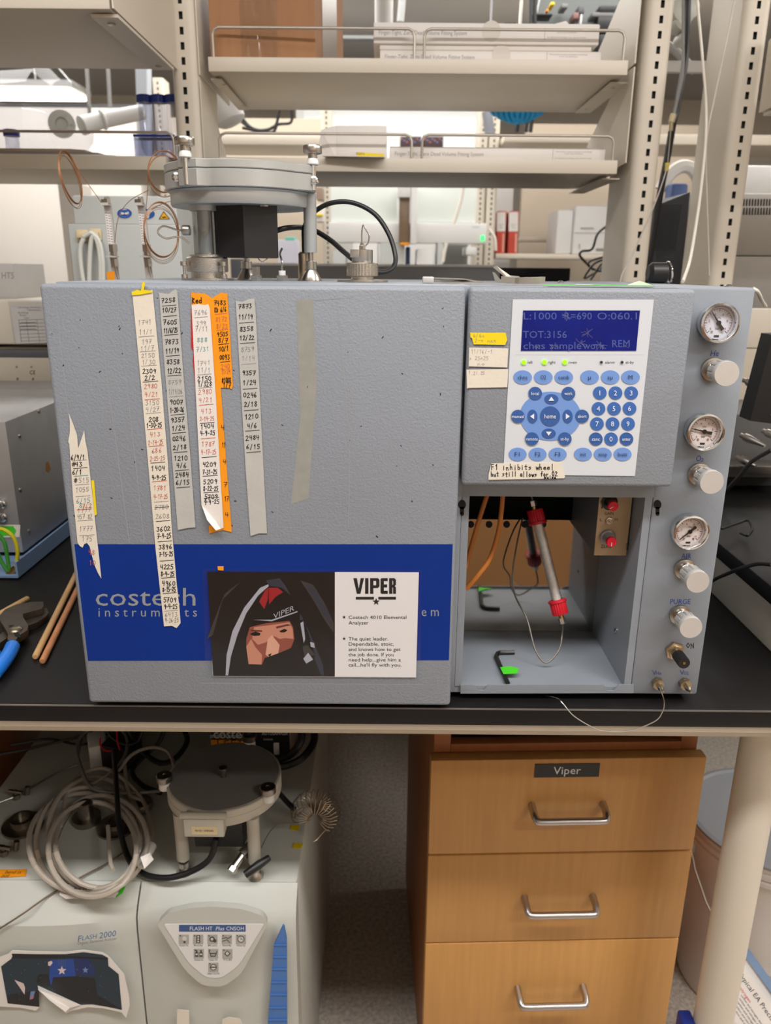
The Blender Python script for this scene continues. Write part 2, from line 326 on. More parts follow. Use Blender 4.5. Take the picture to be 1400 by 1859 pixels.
for t, x, y, wd in (('L:1000', 535, 245, 200), ('R=690', 765, 245, 165), ('O:060.1', 1008, 245, 240), ('TOT:3156', 565, 357, 265), ('chns', 500, 424, 130), ('sample', 690, 424, 190), ('work', 860, 424, 130), ('REM', 1025, 412, 105)):
    a, b = K(x, y); dp.ptext(t, a, b, 13, YK - 0.0005, 1, wid=wd / 3.333)
for cx, cy, r, n in ((825, 350, 45, 11), (700, 245, 40, 9), (1050, 430, 30, 5), (620, 425, 45, 9), (780, 410, 45, 8), (520, 430, 40, 7), (900, 420, 50, 8)):
    for i in range(n):
        a_ = random.uniform(0, 6.28); l_ = r * random.uniform(.4, 1.0); p0 = K(cx, cy); p1 = K(cx + math.cos(a_) * l_, cy + math.sin(a_) * l_ * .9)
        dp.stroke([p0, ((p0[0] + p1[0]) / 2 + random.uniform(-1.5, 1.5), (p0[1] + p1[1]) / 2), p1], 0.5, YK - 0.00055, 2)
dp.build('display', [LCD, M('lcd_text', (74, 88, 150), 0.4), M('lcd_crack', (110, 112, 160), 0.4)], kp)
leg_ = MB()
for t, x, wd in (('left', 474, 30), ('right', 605, 45), ('oven', 732, 50), ('alarm', 957, 57), ('st-by', 1077, 50)):
    a, b = K(x, 525); leg_.ptext(t, a, b, 5.4, YK, 0, wid=wd / 3.333, shear=.15)
a, b = K(780, 480); leg_.ppoly(rect(935, b - .2, 1168, b + .2), YK, 0, 1); leg_.build('legend_print', [M('legend_ink', (74, 76, 84), 0.6), M('pale_line', (200, 204, 210), 0.5)], kp)
LEDG = M('green_led', (150, 240, 20), 0.3, emit=(120, 235, 10), es=1.1); LEDO = M('unlit_led', (40, 42, 50), 0.3)
for x, r, mm in ((436, 14, LEDG), (561, 14, LEDG), (685, 14, LEDG), (906, 8, LEDO), (1031, 8, LEDO)):
    a, b = K(x, 525); MB().pdisc(a, b, r / 3.333, r / 3.333, YK, 0.001, n=20).build('indicator_light', mm, kp)
el = K(598, 851); MB().pdisc(el[0], el[1], 185 / 3.333, 148 / 3.333, YK, 0.0003, n=48).build('arrow_pad', KL, kp)
WT = M('key_lettering_white', (225, 230, 240), 0.5); DT = M('key_lettering_dark', (38, 48, 84), 0.5)
def key(x, y, rx, ry, t, mat, tm, th=6.5, tri=None, wid=None, y0=YK):
    a, b = K(x, y); kb = MB().pdisc(a, b, rx / 3.333, ry / 3.333, y0 - (0.0004 if tri is not None or t in ('home', 'local', 'work', 'abort', 'manual', 'remote', 'st-by') else 0), 0.0004, 0)
    if tri is not None:
        q = [(0, -4.2), (5.2, 3.2), (-5.2, 3.2)]; c, s_ = math.cos(tri), math.sin(tri)
        kb.ppoly([(a + p * c - q_ * s_, b + p * s_ + q_ * c) for p, q_ in q], YT - 0.0006, 0, 1)
    else: kb.ptext(t, a, b, th, YT - 0.0006, 1, wid=wid)
    kb.build('key', [mat, tm], kp)
for x, t, wd in ((430, 'chns', 26), (555, 'O2', 10), (679, 'comb', 29), (835, '\u00b5', 5), (960, 's\u00b5', 9), (1083, 'M', 7.5)): key(x, 616, 56, 42, t, KL, DT, 8, wid=wd * .68 if len(t) > 3 else wd)
for x, y, t in ((897, 711, '1'), (992, 711, '2'), (1087, 711, '3'), (889, 806, '4'), (983, 806, '5'), (1077, 805, '6'), (880, 898, '7'), (974, 898, '8'), (1068, 898, '9'), (965, 990, '0')): key(x, y, 41, 40, t, KD, WT, 9)
for x, y, t, wd in ((873, 990, 'canc', 14.5), (1058, 990, 'enter', 15), (506, 714, 'local', 14), (707, 714, 'work', 14.5), (401, 853, 'manual', 22), (790, 852, 'abort', 16), (486, 989, 'remote', 21), (685, 989, 'st-by', 15)): key(x, y, 41, 40, t, KDD, WT, 6, wid=wd)
key(596, 852, 60, 60, 'home', KDD, WT, 8, wid=21)
for x, y, rx, ry, tr in ((604, 748, 42, 30, 0), (489, 853, 30, 41, -math.pi / 2), (702, 853, 30, 41, math.pi / 2), (588, 956, 42, 30, math.pi)): key(x, y, rx, ry, '', KDD, WT, tri=tr)
for x, t, wd in ((400, 'F1', 9), (521, 'F2', 9.5), (642, 'F3', 9.5), (795, 'init', 10.5), (915, 'stop', 15.5), (1035, 'buzz', 17)): key(x, 1082, 54, 40, t, KL, DT, 7.5, wid=wd)
# gauges, regulator knobs, fittings
gf = M('gauge_face', (232, 224, 222), 0.5)
def gauge(px, py, Y, ang, face):
    c = PY(px, py, Y); R = 0.0185
    g = MB().lathe((c.x, YR - 0.0003, c.z), (0, -1, 0), [(R * .9, 0), (R * .92, 0.009), (R, 0.010), (R * 1.02, 0.013), (R * .97, 0.0155), (R * .88, 0.016), (R * .8, 0.0125), (R * .8, 0.009)], 48).build('gauge', CHROME, AN)
    yd = YR - 0.0096
    d = MB().lathe((c.x, yd + .0003, c.z), (0, -1, 0), [(R * .8, 0), (R * .8, 0.0003)], 48)
    pt = lambda r, a, dy=0.0002: V(c.x + R * r * math.sin(a), yd - dy, c.z + R * r * math.cos(a))
    for i in range(25):
        a = math.radians(-135 + i * 270 / 24); l = .56 if i % 4 == 0 else .62; wv = .014 if i % 4 == 0 else .009
        d.poly([pt(l, a - wv / l), pt(l, a + wv / l), pt(.70, a + wv / .7), pt(.70, a - wv / .7)], 1 if i % 4 == 0 else 2)
    for i in range(40):
        a0 = math.radians(-135 + i * 6.75); a1 = math.radians(-135 + (i + 1) * 6.75); d.poly([pt(.69, a0), pt(.69, a1), pt(.71, a1), pt(.71, a0)], 2)
    for i, t in enumerate(('0', '2', '4', '6', '8', '10')):
        a = math.radians(-130 + i * 52); q = pt(.46, a); d.text(t, q, (R * .11, 0, 0), (0, 0, R * .12), 2)
    d.text('bar', pt(.28, math.pi), (R * .12, 0, 0), (0, 0, R * .12), 1); d.text('kPa', pt(.25, 0), (R * .10, 0, 0), (0, 0, R * .10), 2)
    d.ext([pt(.62, math.radians(192)), pt(.62, math.radians(168)), pt(.72, math.radians(170)), pt(.72, math.radians(190))], (0, -.0001, 0), 1)
    for sx in (-.26, .26): d.lathe((c.x + R * sx, yd, c.z - R * .44), (0, -1, 0), [(R * .07, 0), (R * .05, .0006)], 12, 3)
    d.build('dial', [face, INK, M('dial_red', (150, 70, 74), 0.6), STEEL], g)
    n = MB(); a = math.radians(ang); s_ = Vector((math.sin(a), 0, math.cos(a))); t_ = Vector((math.cos(a), 0, -math.sin(a))); o_ = V(c.x, yd - 0.0012, c.z)
    n.ext([o_ + s_ * R * .68 - t_ * R * .015, o_ + s_ * R * .68 + t_ * R * .015, o_ + t_ * R * .05, o_ - s_ * R * .42 + t_ * R * .09, o_ - s_ * R * .42 - t_ * R * .09, o_ - t_ * R * .05], (0, -.0005, 0))
    n.lathe(o_, (0, -1, 0), [(R * .12, 0), (R * .12, .001)], 16); n.build('needle', BLACK, g)
    MB().lathe((c.x, yd - 0.0022, c.z), (0, -1, 0), [(R * .8, 0), (R * .8, .0004)], 40).build('lens', FILM0, g)
    return c
gauge(1307, 586.6, .740, -37, M('gauge_face_blue', (222, 226, 240), 0.5)); gauge(1281, 784.5, .740, -77, gf); gauge(1254.5, 966.6, .740, -133, gf)
def knob(px, py, L, r):
    c = PY(px, py, YR - L); o_ = V(c.x, YR, c.z)
    MB().lathe(o_, (0, -1, 0), [(r * .95, -.0004), (r * .95, .004), (r * .7, .0045), (r * .7, .010), (r * .62, .011), (r * .62, .016)], 6 * 4).build('knob_collar', STEEL, AN)
    k = MB(); n = 60; prof = []
    vs = []; hs = [(0.80, .014), (0.90, .015), (0.92, L * .78), (0.96, L * .8), (1.0, L * .84), (1.0, L - .001), (.97, L)]
    for rr, hh in hs:
        for i in range(n):
            t = 2 * math.pi * i / n; ripple = (-.10 if (i % 6) in (0,) and rr < .94 else 0); q = r * (rr + ripple); vs.append(o_ + V(q * math.cos(t), -hh, q * math.sin(t)))
    fs = [[a * n + i, a * n + (i + 1) % n, (a + 1) * n + (i + 1) % n, (a + 1) * n + i] for a in range(len(hs) - 1) for i in range(n)] + [list(range(n)), [(len(hs) - 1) * n + i for i in range(n)]]
    k.add(vs, fs); k.build('regulator_knob', SATIN, AN)
knob(1320, 678.6, .035, .0117); knob(1293, 876, .035, .0117); knob(1267.4, 1057, .038, .0117); knob(1255, 1140, .034, .0117)
pr = MB()
for t, x, y, hh, wd, sh in (('He', 1297, 641, 9.5, 13, .2), ('O', 1268, 832, 9, 8, .2), ('2', 1274.5, 834.5, 5.5, 4.5, .2), ('AIR', 1246, 1009, 8, 16, .1), ('PURGE', 1235, 1092, 8, 33, .1), ('V', 1188, 1221, 7.5, 7, 0), ('He', 1196, 1222, 5, 8.5, 0), ('V', 1238.5, 1220.5, 7.5, 7, 0), ('O2', 1246, 1222, 5, 7.5, 0)):
    MB().ptext(t, x, y, hh * 1.15, YR - .0002, 0, wid=wd * 1.12, shear=sh).build('panel_lettering', BINK, AN)
pr.hand('ON', 1254, 1172, 17, 9, 1.1, YR - .0002, 0).build('handwriting', INK, AN)
c = PY(1224, 1180, YR)
vl = MB().lathe((c.x, YR, c.z), (0, -1, 0), [(.0105, 0), (.0105, .004), (.0085, .0045), (.0085, .009), (.006, .0095), (.006, .012)], 6).build('purge_valve', M('nickel_fitting', (196, 180, 154), .3, 1.0), AN)
kn = MB(); n = 48; vs = []
for rr, hh in ((.0062, .011), (.0065, .012), (.0065, .029), (.0062, .030)):
    for i in range(n): q = rr * (1 if i % 2 else .93); t = 2 * math.pi * i / n; vs.append(V(c.x + q * math.cos(t), YR - hh, c.z + q * math.sin(t)))
kn.add(vs, [[a * n + i, a * n + (i + 1) % n, (a + 1) * n + (i + 1) % n, (a + 1) * n + i] for a in range(3) for i in range(n)] + [list(range(n)), [3 * n + i for i in range(n)]])
kn.lathe((c.x, YR - .030, c.z), (0, -1, 0), [(.0016, 0), (.0014, .0004)], 10, 1); kn.build('valve_knob', [BLACK, BRASS], vl)
for x, y in ((1192.5, 1238), (1242, 1239)):
    c = PY(x, y, YR); f_ = MB().lathe((c.x, YR, c.z), (0, -1, 0), [(.0065, 0), (.0065, .004)], 6)
    f_.lathe((c.x, YR, c.z), (0, -1, 0), [(.0058, .004), (.0058, .007)], 20); f_.lathe((c.x, YR, c.z), (0, -1, 0), [(.0035, .007), (.0032, .014), (.0016, .016), (.0012, .021)], 6)
    f_.build('vent_fitting', M('nickel', (190, 176, 152), .28, 1.0), AN)
# amplifier module in the bay
am = MB().box(.2282, .262, .790, .90, 1.0767, 1.150).build('amplifier_module', M('dark_grey_module', (96, 98, 102), .5), AN)
pl = MB().box(.2276, .2625, .7885, .79, 1.0763, 1.1515); TAN = M('tan_module_plate', (186, 162, 132), .5, .2)
Yp = .7883
for t, x, y, hh, wd in (('GAIN', 1106, 932, 5.5, 16), ('L', 1091, 943.5, 5, 4), ('H', 1119, 943, 5, 5), ('ZERO', 1101, 992, 6, 20), ('5', 1091, 911, 4, 3), ('1', 1093, 921, 4, 2)): pl.ptext(t, x, y, hh, Yp, 1, wid=wd)
for q in (rect(1137, 987, 1149, 997),):
    x0, y0, x1, y1 = 1137, 987, 1149, 997.5; pl.stroke([(x0, y0), (x1, y0), (x1, y1), (x0, y1), (x0, y0)], .8, Yp, 1); pl.stroke([(x0 + 3, y1), (x0 + 3, y0 + 3), (x1 - 3, y0 + 3), (x1 - 3, y1)], .8, Yp, 1)
ap = pl.build('module_plate', [TAN, INK], am)
KG = M('clear_grey_knob_skirt', (150, 150, 150), .3); RC = M('red_knob_cap', (205, 22, 50), .35)
for x0, y0, km, a in ((1106, 911, BLACK, -55), (1103, 975, KG, 0)):
    c = PY(x0, y0, .788); k_ = MB().lathe(c, (0, -1, 0), [(.0085, 0), (.0085, .003), (.0068, .004), (.0055, .013)], 28).build('module_knob', km, ap)
    cp = MB().lathe(c, (0, -1, 0), [(.0055, .013), (.0054, .0165), (.005, .017)], 28); q = c + V(0, -.0172, 0); t = math.radians(a)
    d1 = V(math.sin(t), 0, -math.cos(t)); d2 = V(d1.z, 0, -d1.x); cp.poly([q - d2 * .0003, q + d2 * .0003, q + d2 * .0003 + d1 * .0045, q - d2 * .0003 + d1 * .0045], 1)
    cp.build('knob_cap', [RC, WPLAST], k_)
c = PY(1106, 945, .788); MB().lathe(c, (0, -1, 0), [(.004, 0), (.004, .0015), (.0025, .0018), (.0025, .003), (.001, .003), (.0013, .008)], 6).build('toggle_switch', STEEL, ap)
# screw on inner wall
MB().lathe(V(.2645, .80, .981), (-1, 0, 0), [(.003, 0), (.003, .001), (.002, .002)], 12).build('screw', STEEL, AN)

# ---------------- things in the bay
tr = thing('filter_trap', 'glass trap filled with white granules between two ridged red caps hanging in the bay', 'filter trap', PY(994, 1015, .84))
A, B = PY(966, 906, .855), PY(1021, 1128, .808); d = (B - A).normalized(); L = (B - A).length
c1, c2 = A + d * .018, A + d * (L - .020)
MB().cyl(c1, c2 + d * .004, .0062, n=24).build('glass_tube', GLASS, tr)
gr = MB(); pts = [c1 + d * t * ((c2 - c1).length) / 40 for t in range(41)]
gr.tube(pts, [.0048 + random.uniform(-.0003, .0003) for _ in pts], 14); gr.build('white_granules', M('white_granules', (232, 230, 226), .85, var=.08, vscale=260, bump=.9, bscale=420), tr)
def cap(p, up):
    k = MB(); n = 44; vs = []; u = up.orthogonal().normalized(); b = up.cross(u)
    for rr, hh in ((.0098, 0), (.0105, .0005), (.0105, .003), (.0093, .0034), (.0093, .0165), (.0085, .0175)):
        for i in range(n): q = rr * (1 if (i % 2 or rr > .01) else .93); t = 2 * math.pi * i / n; vs.append(p + up * hh + (u * math.cos(t) + b * math.sin(t)) * q)
    k.add(vs, [[a * n + i, a * n + (i + 1) % n, (a + 1) * n + (i + 1) % n, (a + 1) * n + i] for a in range(5) for i in range(n)] + [list(range(n)), [5 * n + i for i in range(n)]])
    k.build('screw_cap', RED, tr); e = p + up * .0175
    MB().lathe(e, up, [(.003, 0), (.003, .004)], 12).build('brass_stem', BRASS, tr)
    MB().lathe(e + up * .004, up, [(.0042, 0), (.0042, .006), (.003, .007)], 6).build('fitting_nut', STEEL, tr); return e + up * .011
e1 = cap(A + d * .030, -d); e2 = cap(A + d * (L - .0255), d)
wire = smooth([e2, PY(1021, 1150, .815), PY(1015, 1180, .802), PY(992, 1203, .795), PY(972, 1180, .803), PY(957, 1125, .825), PY(935, 1080, .845), PY(931, 1040, .86), PY(940, 980, .875), PY(949, 940, .889)], 8)
MB().tube(wire, .0010, 8).build('capillary', M('dull_capillary', (120, 114, 106), .45, .6), tr)
MB().tube(smooth([e1, e1 + V(-.003, .01, .015), e1 + V(-.006, .02, .03)], 5), .0011, 8).build('capillary', STEEL, tr)
OT = M('orange_brown_tube', (176, 104, 40), .4)
tag(MB().tube(smooth([PY(890, 880, .80), PY(884, 900, .80), PY(868, 950, .80), PY(852, 1005, .80), PY(846, 1030, .795), V(.086, .792, 1.06)], 8), .0027, 10).build('orange_tubing', OT), 'shorter orange brown tube at the left edge of the bay', 'tube')
tag(MB().tube(smooth([PY(914, 880, .79), PY(913, 900, .79), PY(906, 960, .79), PY(890, 1013, .785), PY(868, 1045, .78), PY(846, 1070, .78)], 8), .0027, 10).build('orange_tubing', OT), 'longer orange brown tube curving across the bay behind the trap', 'tube')
hx = thing('hex_key', 'black hex key with a green tape flag lying on the bay floor', 'hex key', PZ(905, 1200, .937))
MB().tube([PZ(934, 1184, .937), PZ(908, 1184.5, .937), PZ(903, 1186.5, .937), PZ(901, 1192, .937), PZ(922, 1240, .938)], .0027, 6).build('hex_bar', BLACK, hx)
fl = MB().ext([PZ(908, 1212, .9412), PZ(925, 1210, .944), PZ(942, 1214, .943), PZ(939, 1223, .941), PZ(914, 1224, .9412)], (0, 0, .0005)); fo = fl.build('tape_flag', GREEN, hx)
# thin wire hanging below the vent fitting
tag(MB().tube(smooth([PY(1197, 1247, YR - .018), PY(1203, 1262, .731), PY(1206, 1276, .729), PY(1203, 1292, .726), PY(1188, 1310, .722), PY(1140, 1327, .718), PY(1090, 1325, .716), PY(1045, 1302, .718), PY(1022, 1277, .724), PY(1012, 1268, .733), V(.180, .76, .9195)], 8), .0006, 6).build('vent_wire', STEEL), 'thin steel wire looping from the vent fitting over the bench edge', 'wire')

# ================================================================ TAPES AND CARD ON THE COVER
YT1 = YF - 0.0008
def tape(poly, mat, label, lines=(), edges=None, Y=YT1, th=0.0003, group=None, extra=None, name='tape_strip', inks=None):
    b = MB().ppoly(poly, Y, th, 0); yi = Y - th - 0.0001
    for it in lines:
        t, py, ink = it[:3]; kx = it[3] if len(it) > 3 else 0
        (xa0, ya), (xa1, yb), (xb0, yc), (xb1, yd) = edges
        f = lambda p, q, r, s: p + (q - p) * (py - r) / (s - r)
        l = f(xa0, xa1, ya, yb); r = f(xb0, xb1, yc, yd); wd = (r - l)
        n = len(t); tw = min(wd * .80, n * 6.4)
        b.hand(t, (l + r) / 2 + kx, py, tw, 8.3, 1.3 if ink == 1 else .9, yi, ink, slope=-.04)
    for py, ink in (extra or []):
        (xa0, ya), (xa1, yb), (xb0, yc), (xb1, yd) = edges
        l = xa0 + (xa1 - xa0) * (py - ya) / (yb - ya); r = xb0 + (xb1 - xb0) * (py - yc) / (yd - yc); dx = (r - l) * .12
        b.stroke([(l + dx, py + .8), ((l + r) / 2, py - .2), (r - dx, py - 1.2)], 1.2, yi, ink)
    return tag(b.build(name, [mat, INK, GINK, RINK, TINK], flat=True), label, 'tape', group)
def jag(pts, amp=1.4):
    return pts
# torn strip at far left
tape([(125, 750), (133, 770), (140, 790), (142, 814), (147, 800), (153, 781), (155, 800), (159, 819), (168, 900), (177, 985), (181, 1020), (184, 1050), (178, 1040), (172, 1026), (167, 1008), (163, 992), (158, 985), (153, 988), (150, 994), (145, 991), (141, 985), (133, 905), (126, 806), (124, 802), (127, 785), (127, 765)], TAPEC,
     'torn cream tape strip with jagged points, over the left corner of the blue band', [('6/9/1', 830, 1, -2), ('#43', 843, 1, -5), ('6/1', 857, 1, -6), ('#', 872, 1, -10), ('515', 872, 2, 5), ('1055', 889, 2), ('6/15', 909, 4), ('8', 918, 4, -6), ('7/2', 918, 3, 6), ('1777', 926, 2), ('457 82', 938, 2), ('1777', 960, 2), ('175', 978, 2), ('48', 1003, 3, 6), ('10', 1022, 3, 6)],
     ((126, 806), (141, 985), (157, 806), (177, 985)), extra=[(836, 2), (850, 1), (864, 4), (880, 2), (901, 2), (925, 3), (945, 2), (972, 2)])
tape([(166, 872), (171, 872), (176, 934), (172, 936)], YELLOW, 'thin yellow tape sliver at the right edge of the torn strip', Y=YT1 + .0004, name='tape_sliver')
# tall strip crossing the logo
E1 = ((240, 529), (298, 1137), (277, 526), (328, 1131))
g1 = [('1741', 585, 2), ('11/1', 603, 2), ('197', 620, 2), ('11/7', 632, 2), ('2150', 645, 2), ('1/30', 657, 2), ('2309', 674, 1), ('2/2', 686, 1), ('2980', 701, 3), ('4/21', 716, 3), ('3150', 731, 2), ('4/27', 743, 2), ('208', 761, 1), ('1-30-25', 772, 1), ('413', 789, 3), ('2-14-25', 803, 3), ('686', 818, 3), ('2-25-25', 832, 3), ('1404', 850, 1), ('4-9-25', 867, 1), ('1781', 886, 3), ('4-17-25', 902, 3), ('2780', 921, 2), ('2608', 937, 2), ('3602', 960, 1), ('7-4-25', 973, 1), ('3896', 993, 1), ('7-15-25', 1006, 1), ('4225', 1029, 1), ('8-4-25', 1042, 1), ('4960', 1059, 1), ('8-15-25', 1070, 1), ('5709', 1089, 1), ('9-4-25', 1101, 1), ('6413', 1116, 2), ('9-26-25', 1126, 2)]
tape([(240, 529), (262, 531), (277, 526), (293, 690), (305, 840), (312, 960), (321, 1060), (326, 1105), (328, 1131), (321, 1140), (312, 1136), (298, 1137), (283, 1000), (270, 850), (262, 760), (250, 630)], TAPEC,
     'longest cream tape strip of handwritten dates, running down across the blue band lettering', g1, E1, extra=[(611, 2), (638, 2), (664, 2), (693, 1), (725, 3), (750, 2), (779, 3), (810, 3), (840, 1), (874, 3), (911, 2), (921, 1), (946, 1), (983, 1), (1018, 1), (1049, 1), (1077, 1), (1109, 2)])
tape([(239, 531), (249, 526), (256, 528), (259, 511), (264, 513), (261, 526), (276, 528), (276, 531), (254, 535), (240, 536)], YELLOW, 'small yellow tape tag folded over the top of the tallest strip', Y=YT1 - .0008, name='tape_tag')
# grey strip
E2 = ((289, 531), (323, 961), (321, 528), (354, 958))
g2 = [('7258', 545, 1), ('10/27', 563, 1), ('7605', 585, 1), ('11/6/25', 600, 1), ('7873', 620, 1), ('11/19', 637, 1), ('8358', 657, 1), ('12/22', 673, 1), ('8759', 694, 2), ('1/14/26', 711, 2), ('9007', 730, 1), ('1-20-26', 744, 1), ('9357', 762, 1), ('1/24', 777, 1), ('0246', 796, 1), ('2/18', 812, 1), ('1210', 832, 1), ('4/6', 845, 1), ('2484', 862, 1), ('6/15', 876, 1)]
tape([(289, 531), (305, 534), (318, 525), (322, 528), (333, 680), (345, 820), (354, 945), (355, 957), (343, 958), (323, 962), (310, 800), (297, 640)], TAPEG, 'grey tape strip of dates immediately right of the tallest cream strip', g2, E2,
     extra=[(555, 1), (574, 1), (608, 1), (646, 1), (682, 1), (720, 2), (753, 1), (786, 1), (821, 1), (854, 1), (885, 1)])
# orange / red / white stack
EO = ((383, 533), (403, 705), (413, 533), (423, 705))
tape([(347, 531), (372, 533), (385, 541), (402, 531), (413, 533), (418, 610), (423, 700), (421, 707), (416, 704), (401, 704), (411, 840), (421, 966), (405, 962), (380, 968), (379, 955), (386, 950), (365, 720), (350, 600)], ORANGE, 'wide orange tape strip behind the white dated strip', [('7483', 550, 1), ('KD 6/6', 562, 1), ('8172', 580, 3), ('8/23', 592, 3), ('9505', 607, 1), ('8/7', 618, 1), ('10/1', 633, 1), ('0093', 649, 1), ('240', 665, 3), ('11/24', 675, 3), ('#1008', 690, 1), ('1/7', 699, 1)], EO, Y=YT1 + .0003,
     extra=[(570, 3), (599, 3), (625, 1), (657, 1)])
rd = MB().hand('Red', 358, 545, 19, 10, 1.5, YT1 - .0002, 0)
for y, s in ((776, '4'), (808, '11'), (838, 'Y'), (880, '7'), (905, '17'), (935, '4'),): rd.hand(s.replace('Y', '4'), 405 + (y - 776) * .05, y, 8, 9, .9, YT1 - .0002, 0)
tag(rd.build('handwriting', INK, bpy.data.objects.get('tape_strip.003'), flat=True))
tape([(347, 560), (351, 556), (362, 700), (378, 905), (368, 925), (372, 915), (358, 730), (350, 655), (352, 640), (347, 630)], REDT, 'red tape edge showing left of the white dated strip', Y=YT1 + .0006, name='tape_sliver')
EW = ((349, 554), (367, 915), (379, 553), (404, 940))
g3 = [('7696', 567, 2), ('399', 587, 2), ('7/11', 597, 2), ('888', 617, 4), ('7/31', 634, 4), ('1741', 659, 2), ('11/1', 672, 2), ('2150', 688, 1), ('1/328', 697, 1), ('2980', 711, 3), ('4/21', 726, 3), ('413', 746, 3), ('2-14-25', 760, 3), ('1404', 774, 1), ('4-9-25', 786, 1), ('1787', 806, 3), ('4-17-25', 821, 3), ('4209', 843, 1), ('7-31-25', 857, 1), ('5209', 874, 1), ('8-22-25', 887, 1), ('5709', 902, 1), ('9-4-25', 911, 1)]
tape([(348, 554), (360, 552), (372, 554), (378, 552), (381, 560), (392, 720), (400, 860), (406, 958), (401, 960), (393, 948), (380, 935), (366, 917), (362, 840), (355, 700)], WHITE, 'white dated tape strip with a curled lower corner, stuck over the orange strip', g3, EW, Y=YT1 - .0006,
     extra=[(576, 2), (680, 2), (704, 2), (735, 3), (768, 1), (796, 3), (830, 1), (864, 1), (894, 1), (904, 1)])
cu = MB(); cu.add([PY(366, 917, YT1 - .0009), PY(393, 948, YT1 - .0009), PY(401, 960, YT1 - .004), PY(392, 963, YT1 - .006), PY(376, 944, YT1 - .007), PY(369, 925, YT1 - .003)], [[0, 1, 2, 3, 4, 5]])
cu.build('curled_corner', WHITE, bpy.data.objects['tape_strip.004'])
E4 = ((428, 546), (453, 973), (462, 542), (485, 968))
tape([(428, 546), (440, 548), (452, 543), (462, 542), (464, 560), (473, 740), (481, 900), (485, 968), (470, 968), (455, 973), (446, 850), (436, 680)], TAPEG, 'rightmost grey tape strip, its lower third blank', [('7873', 556, 1), ('11/19', 575, 1), ('8358', 597, 1), ('12/22', 613, 1), ('8759', 634, 2), ('1/14', 651, 2), ('9357', 677, 1), ('1/24', 694, 1), ('0246', 717, 1), ('2/18', 734, 1), ('1210', 756, 1), ('4/6', 773, 1), ('2484', 795, 1), ('6/15', 811, 1)], E4,
     extra=[(586, 1), (623, 1), (661, 2), (706, 1), (745, 1), (782, 1), (821, 1)])
# small labels by the keypad
def note(poly, mat, label, lines, lw=1.0): 
    b = MB().ppoly(poly, YT1, .0003, 0)
    for t, x, y, wd, hh, ink in lines: b.hand(t, x, y, wd, hh, lw, YT1 - .0004, ink)
    tag(b.build('tape_label', [mat, INK, GINK], flat=True), label, 'label')
note([(854, 603), (857, 604), (918, 604), (921, 617), (917, 626), (860, 625), (857, 614), (854, 612)], YELLOW, 'yellow tape label left of the keypad', [('6/6n', 870, 609, 22, 7, 2), ('2-n nnn', 882, 618, 40, 7, 2)], .6)
note([(852, 631), (923, 632.5), (921, 667), (851, 665)], TAPEC, 'upper blank looking cream label under the yellow one', [('11/16/-1', 875, 638, 40, 7, 2), ('s 25n25', 870, 650, 36, 7, 2), ('no', 874, 660, 16, 6, 2)], .6)
note([(847, 671), (923, 670), (921, 703), (853, 704), (848, 705)], TAPEC, 'lowest of the small labels left of the keypad, nearly blank cream', [('1.2l.25', 866, 677, 30, 6, 2)], .6)
note([(892, 841), (1019, 839.5), (1022, 852), (1026, 866), (1024, 868), (887, 871), (887, 862)], TAPEC, 'cream tape label with two handwritten lines on the lower left corner of the keypad',
     [('F1 inhibits wheel', 949, 848, 115, 9.5, 1), ('but still allows for O2', 952, 860.5, 122, 9, 1), ('pulse', 999, 866.5, 22, 5, 1)], 1.45)
# ---------------- laminated card
cdl = thing('laminated_card', 'laminated card with a dark cockpit picture and printed text, taped over the blue band', 'card', PY(565, 1134, YF - .002))
YC = YF - .0012
LAM = clear('laminate_film', (252, 253, 255), .02, 1.0, .12, .08)
MB().ppoly([(380, 1038), (760.5, 1039), (755.4, 1229.5), (386.4, 1227)], YC, .0004).build('printed_sheet', M('card_white', (240, 235, 230), .5), cdl)
yc = YC - .0005
pc = MB().ppoly([(376.5, 1038), (608, 1038.6), (608, 1228.3), (387, 1227)], yc, 0, 0)
def cp8(x, y): return (340 + x / 2.8, 960 + y / 2.8)
def P8(q, m, k): pc.ppoly([cp8(x, y) for x, y in q], yc - .00004 * k, 0, m)
P8([(100, 560), (190, 330), (270, 270), (180, 360), (130, 540)], 7, 1)
P8([(575, 262), (640, 285), (700, 380), (745, 480), (745, 530), (690, 450), (640, 360)], 7, 1)
P8([(600, 285), (640, 300), (720, 430), (740, 500), (700, 450)], 6, 2)
P8([(195, 745), (200, 640), (230, 520), (290, 400), (370, 300), (412, 282), (414, 292), (360, 340), (300, 430), (255, 540), (222, 650), (208, 745)], 5, 3)
P8([(400, 262), (470, 250), (500, 290), (560, 400), (620, 520), (690, 690), (695, 745), (680, 745), (610, 560), (540, 400), (470, 300), (415, 290)], 6, 3)
P8([(330, 480), (320, 410), (360, 350), (420, 290), (480, 300), (540, 350), (575, 420), (570, 470), (520, 480), (420, 500)], 1, 4)
P8([(365, 370), (395, 315), (412, 300), (410, 360), (392, 408)], 2, 5); P8([(414, 300), (460, 300), (488, 322), (450, 345), (416, 385)], 2, 5)
P8([(310, 470), (440, 455), (560, 430), (575, 450), (540, 475), (430, 492), (330, 510)], 1, 5)
P8([(335, 462), (430, 462), (560, 418), (560, 424), (430, 470)], 5, 6)
P8([(300, 600), (300, 560), (318, 500), (400, 480), (520, 468), (538, 500), (545, 560), (530, 600), (500, 640), (470, 632), (420, 650), (395, 655), (380, 690), (312, 688)], 3, 6)
P8([(340, 500), (420, 490), (520, 475), (536, 510), (540, 560), (500, 555), (470, 560), (440, 545), (420, 570), (360, 590), (330, 560)], 4, 7)
P8([(300, 600), (325, 560), (345, 600), (380, 640), (378, 690), (312, 688)], 4, 7)
